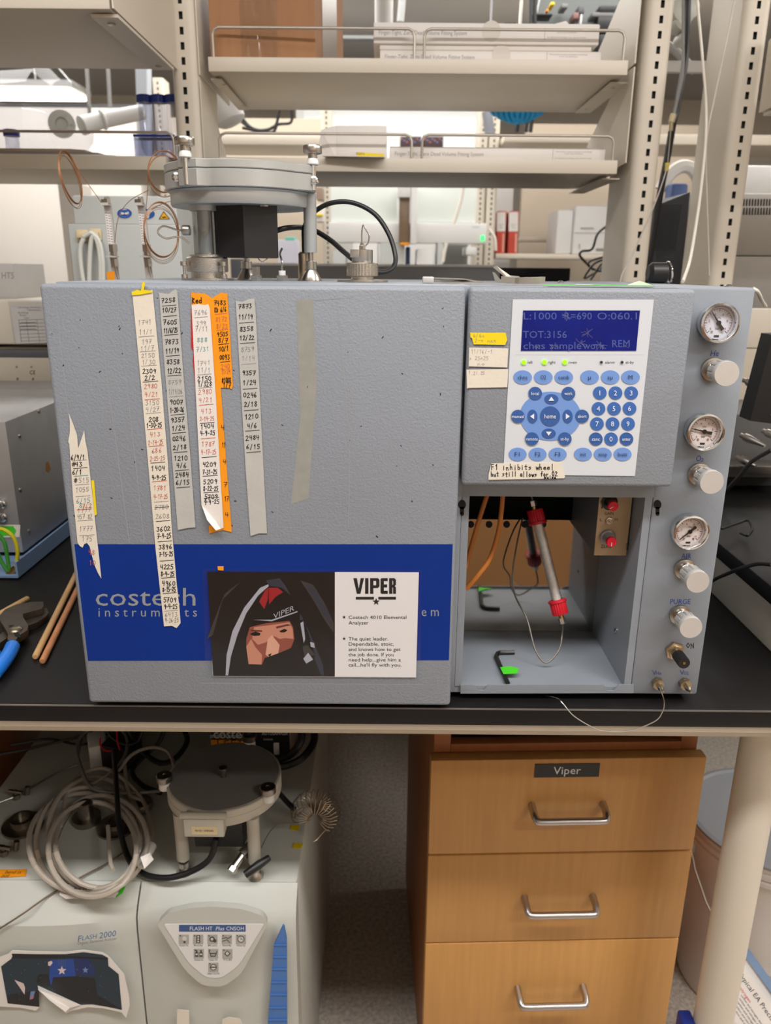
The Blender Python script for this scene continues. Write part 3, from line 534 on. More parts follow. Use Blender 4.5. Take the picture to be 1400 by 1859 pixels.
P8([(318, 535), (345, 522), (372, 530), (370, 542), (340, 545)], 1, 8); P8([(468, 520), (495, 508), (510, 516), (495, 527), (474, 527)], 1, 8)
P8([(318, 512), (380, 516), (382, 524), (330, 522)], 8, 8); P8([(450, 498), (510, 484), (530, 490), (500, 496), (455, 507)], 8, 8)
P8([(410, 560), (430, 540), (470, 590), (462, 635), (420, 655), (398, 640)], 9, 8)
P8([(410, 640), (430, 632), (420, 652)], 1, 9); P8([(400, 655), (470, 630), (530, 605), (560, 640), (540, 690), (380, 692)], 1, 9)
P8([(560, 470), (590, 460), (625, 560), (650, 640), (640, 680), (590, 660), (570, 560)], 1, 5)
P8([(575, 480), (590, 470), (600, 560), (592, 580)], 5, 6); P8([(585, 600), (610, 590), (650, 640), (600, 660)], 7, 6); P8([(625, 575), (645, 580), (648, 605), (628, 600)], 5, 6); P8([(590, 660), (615, 630), (640, 665), (605, 685)], 5, 7)
a, b = cp8(491, 423); pc.ptext('VIPER', a, b, 9.5, yc - .0005, 5, wid=38, slope=-.42)
pc.build('cockpit_picture', [M('print_black', (20, 17, 18), .4), M('print_black_two', (13, 12, 13), .4), M('print_red', (160, 34, 40), .4), M('print_skin_shade', (150, 78, 62), .45), M('print_skin', (206, 138, 112), .45), M('print_silver', (176, 176, 184), .4), M('print_blue_grey', (50, 54, 66), .4), M('print_olive_grey', (62, 58, 54), .4), M('print_brown', (96, 52, 42), .45), M('print_skin_light', (226, 168, 140), .45)], cdl, flat=True)
tx = MB(); yx = YC - .0006
# blocky headline with cut corners
def blk(x, y, w_, h_): tx.ppoly(rect(x, y, x + w_, y + h_), yx)
x0, y0, hh = 642.5, 1049.5, 28.5
tx.ppoly([(641.5, y0), (648, y0), (651.5, y0 + 19), (655, y0), (661, y0), (654.5, y0 + hh), (648, y0 + hh)], yx)
blk(663, y0, 6, hh)
blk(672, y0, 6, hh); tx.ppoly([(678, y0), (686, y0), (689, y0 + 3), (689, y0 + 15), (686, y0 + 18), (678, y0 + 18), (678, y0 + 13), (683, y0 + 13), (683, y0 + 5), (678, y0 + 5)], yx)
tx.ppoly([(693, y0), (704, y0), (704, y0 + 5.5), (697, y0 + 5.5), (697, y0 + 11.5), (703, y0 + 11.5), (703, y0 + 17), (697, y0 + 17), (697, y0 + 23), (704, y0 + 23), (704, y0 + hh), (693, y0 + hh), (691, y0 + hh - 2), (691, y0 + 2)], yx)
blk(706.5, y0, 6, hh); tx.ppoly([(712.5, y0), (716, y0), (719, y0 + 3), (719, y0 + 12), (717, y0 + 14.5), (719, y0 + 17), (719, y0 + hh), (713.8, y0 + hh), (713.8, y0 + 18), (712.5, y0 + 16.5), (712.5, y0 + 12.5), (714, y0 + 11.5), (714, y0 + 5), (712.5, y0 + 4.5)], yx)
blk(646, 1083.5, 33, 5); blk(687, 1083.5, 32, 5)
def star(b, cx, cy, r, Y, m=0, sq=1.0):
    b.ppoly([(cx + r * (1 if i % 2 == 0 else .42) * math.sin(i * math.pi / 5), cy - r * sq * (1 if i % 2 == 0 else .42) * math.cos(i * math.pi / 5)) for i in range(10)], Y, 0, m)
star(tx, 683, 1092.5, 7, yx); star(tx, 624.8, 1120.5, 3.4, yx); star(tx, 624.8, 1159.5, 3.4, yx)
for t, y, wd in (('Costech 4010 Elemental', 1120.5, 105), ('Analyzer', 1130.5, 36), ('The quiet leader.', 1159.5, 72), ('Dependable, stoic,', 1169, 82), ('and knows how to get', 1178.7, 94), ('the job done. If you', 1188.2, 82), ('need help...give him a', 1197.6, 94.5), ("call...he'll fly with you.", 1207, 96)):
    tx.ptext(t, 633 + wd / 2, y, 6.3, yx, 0, wid=wd)
tx.build('printed_text', INK, cdl, flat=True)
MB().ppoly([(367, 1032), (766, 1034), (763, 1235), (374, 1234)], YC - .0011, .0002).build('laminate_sleeve', LAM, cdl)
tape([(395, 1028), (406, 1028), (406, 1035.5), (396, 1035)], ORANGE, 'small orange tape scrap at the top left edge of the laminated card', Y=YC - .0015, name='tape_scrap')

# ================================================================ LEFT OF THE ANALYZER ON THE BENCH
ab = thing('metal_box', 'bare aluminium box standing on a blue tray left of the analyzer', 'metal box', (-.75, 1.17, BT))
ALB = M('bare_aluminium', (168, 166, 165), .42, .5, var=.12, vscale=9)
MB().box(-.95, -.583, 1.165, 1.62, .932, 1.145, .0015).build('case', ALB, ab)
sc_ = MB()
for x, y in ((35, 791), (52, 964), (103, 967), (70, 746), (36, 889)):
    p = PX(x, y, -.583); sc_.lathe(p, (1, 0, 0), [(.0035, 0), (.0035, .002), (.002, .003)], 12)
sc_.build('screw', STEEL, ab)
MB().ext([PX(83, 840, -.5828), PX(88, 838, -.5828), PX(92, 852, -.5828), PX(88, 858, -.5828), PX(83, 855, -.5828)], (.0002, 0, 0)).build('yellow_stain', M('yellow_stain', (150, 104, 40), .6), ab)
cn = MB()
for x, y in ((3, 914), (5, 938)):
    p = PY(x, y, 1.1645); cn.lathe(p, (0, -1, 0), [(.008, 0), (.008, .004), (.006, .005), (.006, .014)], 18)
cn.build('coax_connector', CHROME, ab)
ty = thing('blue_tray', 'blue painted metal tray with an upturned edge under the aluminium box', 'tray', (-.75, 1.10, BT))
BT_ = M('blue_grey_paint', (116, 142, 176), .45)
b = MB().box(-.96, -.556, 1.085, 1.62, BT + .003, BT + .0065); b.box(-.5595, -.556, 1.086, 1.62, BT + .0065, BT + .028); b.box(-.96, -.605, 1.085, 1.088, BT + .0065, BT + .05); b.build('tray_body', BT_, ty)
MB().box(-.92, -.6, 1.12, 1.6, BT, BT + .003).build('rubber_foot', BLACKM, ty)
gw = thing('ground_wire', 'green and yellow striped earth wires joining the tray to the aluminium box', 'wire', PZ(15, 1045, BT + .03))
GY = M('green_wire', (60, 140, 50), .45); YW = M('yellow_wire', (200, 190, 40), .45)
for q, m in (([(18, 1042), (13, 1010), (8, 985), (-4, 968)], GY), ([(29, 1028), (32, 1000), (24, 975), (8, 962), (-6, 960)], YW), ([(14, 1036), (4, 1022), (-6, 1000)], GY)):
    MB().tube(smooth([PY(x, y, 1.095) for x, y in q], 8), .003, 8).build('insulated_wire', m, gw)
MB().cyl(PY(13, 1046, 1.096), PY(30, 1030, 1.096), .005, n=8).build('crimp_lug', BRASS, gw)
tl = MB().ext([PY(-12, 952, 1.164), PY(37, 953, 1.164), PY(36, 975, 1.164), PY(-12, 976, 1.164)], (0, -.0004, 0), 0)
tl.ext([PY(-12, 956, 1.1633), PY(24, 955, 1.1633), PY(29, 963, 1.1633), PY(26, 972, 1.1633), PY(-12, 973, 1.1633)], (0, -.0002, 0), 1); tag(tl.build('tape_label', [TAPEC, GREEN]), 'white and green tape label on the front of the aluminium box', 'label')
def stick(a, b, label, mt=None):
    A, B = PZ(a[0], a[1], BT + .0042), PZ(b[0], b[1], BT + .0042); d = (B - A).normalized(); L = (B - A).length
    o = MB().lathe(A, d, [(.0028, 0), (.004, .0015), (.004, L - .0015), (.0028, L)], 14).build('wooden_dowel', mt or STICK); return tag(o, label, 'wooden stick')
stick((64, 1193), (150, 1018), 'pale wooden dowel lying nearest the pliers, leaning back towards the analyzer')
stick((77, 1201), (155, 1041), 'reddish grained wooden dowel lying closest to the analyzer', M('reddish_wood', (196, 134, 92), .55, var=.18, vscale=12, stretch=(9, 3, 9)))
stick((51, 1086), (-40, 1137), 'short end of a pale wooden dowel behind the pliers')
# pliers
pz = lambda x, y, z=.010: PZ(x / 5.467, 960 + y / 5.467, BT + z)
pw = thing('pliers', 'worn tongue and groove pliers with blue grips lying on the bench', 'pliers', PZ(20, 1140, BT))
IRON = M('worn_iron', (92, 84, 76), .42, .7, var=.2, vscale=60)
up = MB().ext([pz(*q) for q in ((0, 930), (60, 860), (170, 810), (300, 788), (435, 782), (440, 830), (420, 855), (330, 880), (235, 905), (240, 940), (290, 1020), (280, 1070), (190, 1130), (160, 1180), (85, 1170), (90, 1110), (60, 1050), (20, 990))], (0, 0, .009))
up.build('upper_jaw', IRON, pw)
MB().ext([pz(*q, .001) for q in ((265, 920), (330, 890), (470, 840), (490, 890), (455, 930), (380, 980), (300, 1015), (280, 1010), (230, 1080), (100, 1130), (0, 1200), (-60, 1240), (-60, 1180), (30, 1090), (180, 1010), (250, 980))], (0, 0, .0085)).build('lower_jaw', IRON, pw)
rv = MB().ext([pz(*q, .0192) for q in ((85, 960), (130, 955), (205, 1060), (200, 1080), (150, 1065))], (0, 0, .0002), 1); rv.lathe(pz(152, 1005, .019), (0, 0, 1), [(.009, 0), (.008, .002), (.005, .0035)], 20, 0); rv.build('pivot_bolt', [M('worn_steel', (150, 140, 120), .35, .9), BLACKM], pw)
bg = M('blue_grip', (30, 120, 220), .4)
MB().tube(smooth([pz(125, 1165, .014), pz(90, 1240, .013), pz(20, 1340, .012), pz(-70, 1450, .011)], 6), .0085, 12).build('grip', bg, pw)
MB().tube(smooth([pz(-40, 1225, .009), pz(-110, 1270, .009)], 6), .0075, 12).build('grip', bg, pw)

# ================================================================ ON TOP OF THE ANALYZER
ZT = Z1
aus = thing('carousel_autosampler', 'round cast aluminium autosampler on a clear column and grey rod, atop the grey analyzer', 'autosampler', (-.165, .95, ZT))
ax = V(-.171, .968, 0); R = .0855
def ring_pts(r, n=72, lugs=()):
    out = []
    for i in range(n):
        t = 2 * math.pi * i / n; rr = r
        for la in lugs:
            dd = abs((t - la + math.pi) % (2 * math.pi) - math.pi)
            if dd < .13: rr = r + .007
            elif dd < .22: rr = r + .007 * (.22 - dd) / .09
        out.append((math.cos(t) * rr, math.sin(t) * rr))
    return out
lugA = [math.atan2(-.080, -.0425), math.atan2(-.031, .0855), math.pi / 2]
def disc(b, r, z0, z1, lugs=(), bev=.001):
    p0 = ring_pts(r, lugs=lugs); n = len(p0); vs = []; 
    for f, z in ((1 - bev / r, z0), (1, z0 + bev), (1, z1 - bev), (1 - bev / r, z1)): vs += [V(ax.x + x * f, ax.y + y * f, z) for x, y in p0]
    b.add(vs, [[a * n + i, a * n + (i + 1) % n, (a + 1) * n + (i + 1) % n, (a + 1) * n + i] for a in range(3) for i in range(n)] + [list(range(n))[::-1], [3 * n + i for i in range(n)]])
b = MB(); disc(b, R, 1.4728, 1.4818, lugA); b.lathe((ax.x - .01, ax.y - .05, 1.4818), (0, 0, 1), [(.004, 0), (.004, .003), (.0025, .0045)], 12); lid = b.build('lid', CASTAL, aus)
b = MB(); disc(b, R, 1.4545, 1.4723, lugA); body = b.build('body_ring', CASTAL, aus)
b = MB(); b.lathe((ax.x, ax.y, 1.4385), (0, 0, 1), [(R * .93, 0), (R * .945, .002), (R * .945, .013), (R * .97, .0155)], 64); b.lathe((-.2084, .935, 1.4390), (0, 0, 1), [(.0165, -.006), (.0165, 0), (.022, .015)], 28); b.build('lower_bowl', CASTAL, aus)
for la in lugA[:2]:
    q = V(ax.x + math.cos(la) * (R + .0065), ax.y + math.sin(la) * (R + .0065), 0)
    s_ = MB().lathe(q + V(0, 0, 1.4560), (0, 0, 1), [(.0035, 0), (.0035, .040)], 14); s_.build('clamp_bolt', CHROME, aus)
    MB().lathe(q + V(0, 0, 1.4820), (0, 0, 1), [(.006, 0), (.0068, .001), (.0066, .004), (.0055, .0068)], 20).build('white_spacer', WPLAST, aus)
    k = MB().lathe(q + V(0, 0, 1.4888), (0, 0, 1), [(.0052, 0), (.0052, .005)], 20); n = 40; vs = []
    for rr, hh in ((.0098, .005), (.0104, .0058), (.0104, .0125), (.0098, .0133)):
        for i in range(n): r2 = rr * (1 if i % 2 else .95); t = 2 * math.pi * i / n; vs.append(q + V(r2 * math.cos(t), r2 * math.sin(t), 1.4888 + hh))
    k.add(vs, [[a * n + i, a * n + (i + 1) % n, (a + 1) * n + (i + 1) % n, (a + 1) * n + i] for a in range(3) for i in range(n)] + [list(range(n))[::-1], [3 * n + i for i in range(n)]])
    k.build('thumb_screw', STEEL, aus)
for px, py, Y in ((320, 322, .896), (570, 328, .932)):
    p = PY(px, py, Y); MB().lathe(p + V(0, .007, 0), (0, -1, 0), [(.0046, 0), (.0046, .0085), (.003, .0092), (.002, .008)], 16).build('cap_screw', CHROME, aus)
cl = MB().lathe((-.2084, .935, ZT + .022), (0, 0, 1), [(.0135, 0), (.014, .001), (.014, .060)], 36); cl.build('clear_column', ACRYL, aus)
MB().lathe((-.2084, .935, ZT + .024), (0, 0, 1), [(.0085, 0), (.0085, .060)], 24).build('inner_rod', CASTAL, aus)
b = MB().lathe((-.2084, .935, ZT + .0002), (0, 0, 1), [(.030, 0), (.030, .0022), (.019, .0025), (.019, .009), (.0235, .0095), (.0238, .012), (.0238, .024), (.022, .0255), (.019, .026), (.019, .028)], 48)
for sx in (-.0225, .0225): b.lathe((-.2084 + sx, .916, ZT + .0025), (0, 0, 1), [(.0035, 0), (.0035, .004), (.0015, .0045), (.0015, .013), (.0038, .0135), (.0038, .018)], 14)
b.build('column_base', M('knurled_steel', (196, 190, 182), .24, 1.0, bump=.6, bscale=900), aus)
# motor housing: two visible faces
fx = [V(-.1965, .93, 0), V(-.1605, .912, 0), V(-.1245, .926, 0), V(-.135, .985, 0), V(-.19, .985, 0)]
b = MB(); z0, z1 = 1.3835, 1.4420; n = 5; b.ext([p + V(0, 0, z0) for p in fx], (0, 0, z1 - z0)); b.build('motor_cover', BLACK, aus)
MB().lathe((-.138, .918, 1.4370), (0, 0, 1), [(.005, 0), (.005, .004)], 6).build('hex_nut', STEEL, aus)
def foot(x, y, top, rod=.007, parent=aus):
    q = V(x, y, ZT)
    if top > 1.4: MB().cyl(q + V(0, 0, .032), V(x, y, top), .0075, n=28).build('support_rod', M('grey_anodised', (172, 174, 174), .42, .25), parent)
    MB().lathe(q, (0, 0, 1), [(.0125, 0), (.0125, .001), (.006, .0125), (.0062, .013), (.0068, .0135), (.0068, .022), (.006, .0225), (.0032, .0228), (.0032, .034)], 24).build('cone_foot', STEEL, parent)
foot(-.0905, .955, 1.4540); foot(-.178, 1.02, 1.39)
b = MB().tube(smooth([V(-.224, .93, 1.414), V(-.236, .925, 1.412), V(-.252, .92, 1.416), V(-.258, .918, 1.409), V(-.25, .92, 1.403), V(-.236, .925, 1.405), V(-.226, .93, 1.398)], 6), .001, 6)
b.lathe(V(-.232, .925, 1.412), (1, 0, 0), [(.005, 0), (.0055, .001), (.0055, .008), (.0045, .009)], 16); b.build('side_tube_fitting', STEEL, aus)
MB().tube(smooth([V(-.15, .93, 1.384), V(-.143, .925, 1.379), V(-.136, .93, 1.384)], 6), .0006, 6).build('loose_wire', WPLAST, aus)

def port(x, y, label, kind):
    t = thing('gas_fitting', label, 'fitting', (x, y, ZT)); q = V(x, y, ZT)
    MB().lathe(q, (0, 0, 1), [(.0065, 0), (.0068, .001), (.0068, .006), (.0045, .0065)], 6).build('hex_base', STEEL, t)
    if kind == 0: MB().lathe(q + V(0, 0, .0065), (0, 0, 1), [(.0048, 0), (.0048, .009)], 6).build('top_nut', STEEL, t)
    else:
        MB().lathe(q + V(0, 0, .0065), (0, 0, 1), [(.004, 0), (.004, .005)], 16).build('plastic_sleeve', WPLAST, t)
        MB().tube(smooth([q + V(0, 0, .011), q + V(0, 0, .022), q + V(-.003, .01, .03), q + V(-.002, .02, .036)], 6), .0012, 6).build('steel_tube', STEEL, t)
    return t
port(-.1515, .93, 'small capped steel fitting under the black motor cover', 0)
port(-.1215, .93, 'small steel fitting with a thin tube beside the cone foot', 1)
# signal connector with cable looping to the reactor head
cn = thing('cable_connector', 'silver plug with a black cable arching to the reactor head, beside the grey rod', 'cable', (-.1, .975, ZT))
MB().lathe(V(-.1, .975, ZT), (0, 0, 1), [(.0095, 0), (.0095, .0015), (.008, .002), (.008, .014), (.0076, .015), (.0076, .031), (.0055, .033)], 24).build('plug', M('nickel_plug', (200, 184, 160), .3, 1.0), cn)
ca = lambda x, y, Y: PY(x, y, Y)
MB().tube(smooth([V(-.1, .975, ZT + .031), ca(552, 440, .975), ca(553, 412, .975), ca(568, 387, .975), ca(600, 369, .97), ca(640, 368, .965), ca(680, 388, .955), ca(706, 425, .945), ca(718, 465, .935), ca(714, 485, .925), ca(698, 494, .915), ca(680, 494, .905)], 8), .0028, 10).build('cable', CABLEB, cn)
mc = MB().tube(smooth([ca(498, 420, .945), ca(520, 414, .95), ca(548, 413, .985), ca(572, 419, .985), ca(600, 436, .975), ca(622, 455, .955), ca(640, 470, .93)], 8), .0031, 10)
tag(mc.build('black_cable', CABLEB), 'black cable running from the black motor cover behind the grey rod to the reactor head', 'cable')
rc = thing('knurled_reactor_fitting', 'knurled steel reactor fitting with a small looped tube, right of the autosampler', 'reactor head', (-.0281, .9, ZT))
q = V(-.0281, .9, ZT); KN = M('knurled_reactor_steel', (200, 192, 180), .25, 1.0, bump=.5, bscale=900)
MB().lathe(q, (0, 0, 1), [(.0285, .0002), (.0285, .0022), (.0275, .0025)], 48).build('flange', STEEL, rc)
b = MB().lathe(q, (0, 0, 1), [(.0125, .0025), (.0125, .006)], 32)
n = 70; vs = []
for rr, hh in ((.0165, .006), (.0175, .0068), (.0175, .0195), (.0165, .0205)):
    for i in range(n): r2 = rr * (1 if i % 2 else .97); t = 2 * math.pi * i / n; vs.append(q + V(r2 * math.cos(t), r2 * math.sin(t), hh))
b.add(vs, [[a * n + i, a * n + (i + 1) % n, (a + 1) * n + (i + 1) % n, (a + 1) * n + i] for a in range(3) for i in range(n)] + [list(range(n))[::-1], [3 * n + i for i in range(n)]]); b.build('knurled_ring', KN, rc)
b = MB().lathe(q, (0, 0, 1), [(.0115, .0205), (.0117, .021), (.0117, .034), (.011, .0345)], 28); b.box(q.x - .013, q.x - .003, q.y - .0125, q.y - .006, ZT + .026, ZT + .0345, .0003); b.build('cap_block', STEEL, rc)
MB().lathe(q + V(0, 0, .0345), (0, 0, 1), [(.0036, 0), (.0036, .004), (.0025, .0045), (.0025, .007)], 6).build('nut', STEEL, rc)
MB().tube(smooth([q + V(-.0005, 0, .041), q + V(-.0005, 0, .052), q + V(.001, 0, .060), q + V(.004, 0, .055), q + V(.0075, 0, .049), q + V(.0065, 0, .042), q + V(.0035, 0, .0385)], 6), .0008, 8).build('loop_tube', STEEL, rc)
# tweezers and pliers on the lid
tw = thing('tweezers', 'flat steel tweezers lying on the front edge of the analyzer top', 'tweezers', (.07, .83, ZT))
b = MB()
for dz, dy in ((.0006, 0), (.004, .006)):
    b.ext([V(.038, .835 + dy, ZT + dz + .0012), V(.06, .833 + dy, ZT + dz), V(.08, .833 + dy, ZT + dz), V(.10, .836 + dy, ZT + .001), V(.1, .838 + dy, ZT + .001), V(.08, .845 + dy, ZT + dz), V(.06, .846 + dy, ZT + dz), V(.038, .844 + dy, ZT + dz + .0012)], (0, 0, .0012))
b.build('arms', STEEL, tw); MB().box(.0365, .048, .833, .848, ZT + .0004, ZT + .0068, .001).build('joined_end', SATIN, tw)
nip = thing('cutting_pliers', 'small steel pliers with splayed jaws on the analyzer top, above the control door', 'pliers', (.13, .83, ZT))
b = MB(); q = lambda x, y, Y: PY(x, y, Y)
zt = lambda v, z: V(v.x, v.y, z)
b.ext([V(.117, .83, ZT + .002), V(.131, .828, ZT + .0005), V(.139, .84, ZT + .0005), V(.138, .848, ZT + .002), V(.125, .846, ZT + .003)], (0, 0, .006)); b.build('pivot_block', STEEL, nip)
b = MB(); b.ext([V(.1095, .835, ZT + .0165), V(.1125, .835, ZT + .018), V(.1285, .838, ZT + .008), V(.127, .836, ZT + .004)], (0, .006, 0)); b.build('jaw', STEEL, nip)
b = MB(); b.ext([V(.108, .828, ZT + .012), V(.110, .828, ZT + .0115), V(.116, .83, ZT + .005), V(.132, .83, ZT + .003), V(.132, .83, ZT + .0006), V(.112, .83, ZT + .0015)], (0, .005, 0)); b.build('jaw', STEEL, nip)
b = MB(); b.ext([V(.134, .836, ZT + .0006), V(.153, .83, ZT + .0006), V(.163, .833, ZT + .0015), V(.161, .84, ZT + .0015), V(.15, .846, ZT + .0006), V(.136, .848, ZT + .0006)], (0, 0, .0062)); b.build('handle', STEEL, nip)
gt = MB()
def TP(px, y, z): return V(PY(px, 509, y).x, y, ZT + z)
gt.ext([TP(985, .765, .0004), TP(1090, .762, .0004), TP(1085, .785, .0004), TP(1000, .79, .0004)], (0, 0, .0003), 0); gt.ext([TP(1075, .757, .0006), TP(1190, .755, .0006), TP(1185, .78, .0006), TP(1080, .79, .0006)], (0, 0, .0003), 0)
gt.ext([TP(1143, .764, .001), TP(1157, .764, .0036), TP(1164, .764, .0048), TP(1172, .764, .0036), TP(1187, .764, .001)], (.004, .02, 0), 1); gt.ext([TP(1045, .756, .0011), TP(1075, .756, .0011), TP(1078, .765, .0011), TP(1048, .766, .0011)], (0, 0, .0003), 1)
tag(gt.build('tape_piece', [GREEN, WHITE], flat=True), 'crumpled green and white tape along the right front edge of the analyzer top', 'tape')
sp = thing('tube_spool', 'black roll with a chromed ring at one end on the analyzer top by the uprights', 'roll', (.35, 1.0, ZT))
c = V(PY(1176, 495, 1.0).x, 1.0, ZT + .0127); MB().lathe(c, (1, 0, 0), [(.0085, 0), (.0125, .004), (.0125, .022), (.0115, .023)], 20).build('roll', BLACK, sp)
MB().torus(c + V(.026, 0, .001), (1, 0, .2), .0125, .0012, 28, 6).build('ring', CHROME, sp)
b = MB()
for x, y in ((.335, .79), (.215, 1.0)): b.lathe((x, y, ZT), (0, 0, 1), [(.004, 0), (.004, .001), (.002, .0025)], 12)
b.build('lid_screw', STEEL, AN)

# ================================================================ BEHIND THE ANALYZER: PANEL, FLOW BRACKETS, COILS
gp = thing('grey_instrument_panel', 'pale grey instrument back with safety stickers behind the autosampler', 'instrument', (-.46, 1.47, BT))
b = MB().box(-.556, -.372, 1.455, 1.60, BT, 1.4925, .004); b.build('upper_case', LGREY, gp)
MB().box(-.566, -.366, 1.448, 1.4545, BT, PY(300, 407, 1.45).z, .004).build('front_panel', LGREY, gp)
def sticker(name, px, py, mk, label):
    pass
Ys = 1.4545
SB = M('sticker_blue', (28, 84, 160), .4); SY = M('sticker_yellow', (240, 176, 20), .4)
b = MB().pdisc(226, 387.5, 14.5, 10, Ys - .0002, 0, 1).pdisc(226, 387.5, 13.6, 9.2, Ys - .0004, 0, 0)
b.pdisc(226, 387, 8, 7.4, Ys - .0006, 0, 1); b.pdisc(226, 388.5, 7.2, 5.6, Ys - .0007, 0, 0); b.ppoly(rect(218, 381, 234, 384), Ys - .0008, 0, 0); b.pdisc(222.5, 387.5, 3.2, 2, Ys - .0009, 0, 1); b.pdisc(229.5, 387.5, 3.2, 2, Ys - .0009, 0, 1)
b.build('goggles_sticker', [SB, WHITE], gp, flat=True)
b = MB().pdisc(268, 388.5, 14, 10, Ys - .0002, 0, 1).pdisc(268, 388.5, 13.2, 9.2, Ys - .0004, 0, 0); b.ppoly([(262, 396), (264, 386), (268, 381), (274, 380), (278, 384), (272, 386), (270, 396)], Ys - .0006, 0, 1)
b.build('gloves_sticker', [SB, WHITE], gp, flat=True)
b = MB().ppoly([(297, 383), (309, 398), (288, 398)], Ys - .0002, 0, 1); b.ppoly([(297, 385.5), (306.5, 397), (290.5, 397)], Ys - .0004, 0, 0); b.ppoly([(293, 394), (300, 393), (303, 395), (296, 396)], Ys - .0006, 0, 1); b.build('warning_sticker', [SY, INK], gp, flat=True)
hs = thing('clear_hose_bundle', 'clear plastic hoses hanging from yellowed adhesive clips on the grey instrument panel', 'hose', PY(165, 440, 1.445))
AG = M('aged_adhesive_clip', (214, 196, 160), .5)
b = MB()
for x, y in ((151, 428), (174, 426)): p = PY(x, y, 1.4475); b.box(p.x - .011, p.x + .011, 1.4435, 1.4475, p.z - .01, p.z + .01, .002); b.box(p.x - .008, p.x + .008, 1.436, 1.4434, p.z - .004, p.z + .004, .001)
b.build('adhesive_clip', AG, hs)
HO = M('milky_hose', (214, 215, 208), .25, spec=.7)
for q in ([(152, 432), (146, 450), (147, 480), (152, 515)], [(152, 430), (160, 425), (168, 424), (177, 440), (182, 470), (183, 515)], [(162, 515), (163, 470), (166, 436), (172, 428), (180, 440), (186, 470), (187, 515)]):
    MB().tube(smooth([PY(x, y, 1.434) for x, y in q], 6), .0042, 10).build('hose', HO, hs)
def bracket(dx, label):
    Y = 1.20; P = lambda x, y, d=0: PY(x + dx, y, Y + d)
    t = thing('flow_tube_bracket', label, 'flow bracket', P(200, 509))
    b = MB(); b.ext([P(188, 369), P(201, 369), P(216, 509), P(204, 509)], (0, .004, 0)); b.ext([P(188, 369), P(201, 369), P(201.4, 374), P(188.4, 374)], (0, -.012, 0)); b.ext([P(198, 464), P(216, 465), P(216.5, 468), P(198.4, 467)], (0, -.016, 0)); b.build('steel_bracket', SATIN, t)
    s_ = MB(); pl_ = [P(190, 383), P(199.5, 383), P(209, 461), P(199, 461)]; s_.poly([p + V(0, -.0005, 0) for p in pl_])
    for i in range(16):
        y = 386 + i * 4.7; x = 190.6 + (y - 383) * .118; s_.stroke([(x + dx + .6, y), (x + dx + 2.6, y)], .9, Y - .0009, 1); s_.stroke([(x + dx + 5.5, y + 1), (x + dx + 8, y + 1)], .8, Y - .0009, 1)
    s_.build('paper_scale', [WHITE, M('scale_print', (120, 120, 140), .6)], t, flat=True)
    b = MB(); c0 = P(190.5, 366, .004); b.cyl(P(189, 370, -.004), P(188.3, 362, -.004), .0045, n=6); b.cyl(P(195, 369, -.005), P(194.4, 361, -.005), .005, n=6); b.cyl(P(192, 361, -.004), P(191.6, 357, -.004), .0017, n=8); b.cyl(P(197, 361, -.004), P(196.7, 357, -.004), .0015, n=8)
    b.build('top_fitting', STEEL, t)
    b = MB(); b.cyl(P(205, 444, -.008), P(206.4, 457, -.008), .0068, n=6); b.cyl(P(206.4, 457, -.008), P(207.2, 464, -.008), .0055, n=6); b.cyl(P(207.6, 470, -.008), P(209.4, 484, -.008), .0058, n=6); b.build('lower_fitting', STEEL, t)
    MB().tube(smooth([P(209.4, 484, -.008), P(212, 497, -.008), P(216, 512, -.008)], 5), .0011, 6).build('steel_tube', STEEL, t)
    return t
bracket(0, 'left steel bracket with a white paper scale and hex fittings, behind the analyzer')
bracket(61, 'right steel bracket with a white paper scale, next to the autosampler')
ot = MB().ppoly([(193, 494), (208, 492), (209, 511), (199, 513), (195, 506)], 1.18, .0004); tag(ot.build('tape_tag', ORANGE), 'orange tape tag at the foot of the left steel bracket', 'tape')
def coil(cx, cy, rx, ry, tilt, Y, turns, label, tails, dep=.02):
    t = thing('copper_capillary_coil', label, 'copper coil', PY(cx, cy, Y))
    for k in range(turns):
        pts = []; jx, jy = random.uniform(-1, 1) * 1.5, random.uniform(-1, 1) * 1.5 + (k * 2.2 if k > 2 else 0); sx = 1 + random.uniform(-.03, .03)
        for i in range(40):
            a = 2 * math.pi * i / 40; x = rx * sx * math.cos(a); y = ry * math.sin(a); c, s_ = math.cos(tilt), math.sin(tilt)
            pts.append(PY(cx + jx + x * c - y * s_, cy + jy + x * s_ + y * c, Y + dep * math.cos(a) + k * .0006))
        MB().tube(pts, .0006 if k < 3 else .0004, 5, True).build('copper_loop', COPPER, t)
    for q in tails: MB().tube(smooth([PY(x, y, Y) for x, y in q], 6), .0005, 5).build('copper_tail', COPPER, t)
coil(127, 322, 15.5, 50, -.30, 1.2, 5, 'narrow copper capillary coil above the left bracket', [[(130, 290), (150, 320), (175, 355), (188, 374)]])
coil(298, 312, 29, 38, -.1, 1.2, 5, 'copper capillary coil partly behind the autosampler head', [[(270, 300), (268, 345), (265, 380)], [(270, 345), (235, 365), (215, 395), (208, 440)]])
coil(293, 417, 31, 50, -.12, 1.19, 6, 'large copper capillary coil in front of the right bracket', [[(275, 380), (300, 368), (335, 360)]])

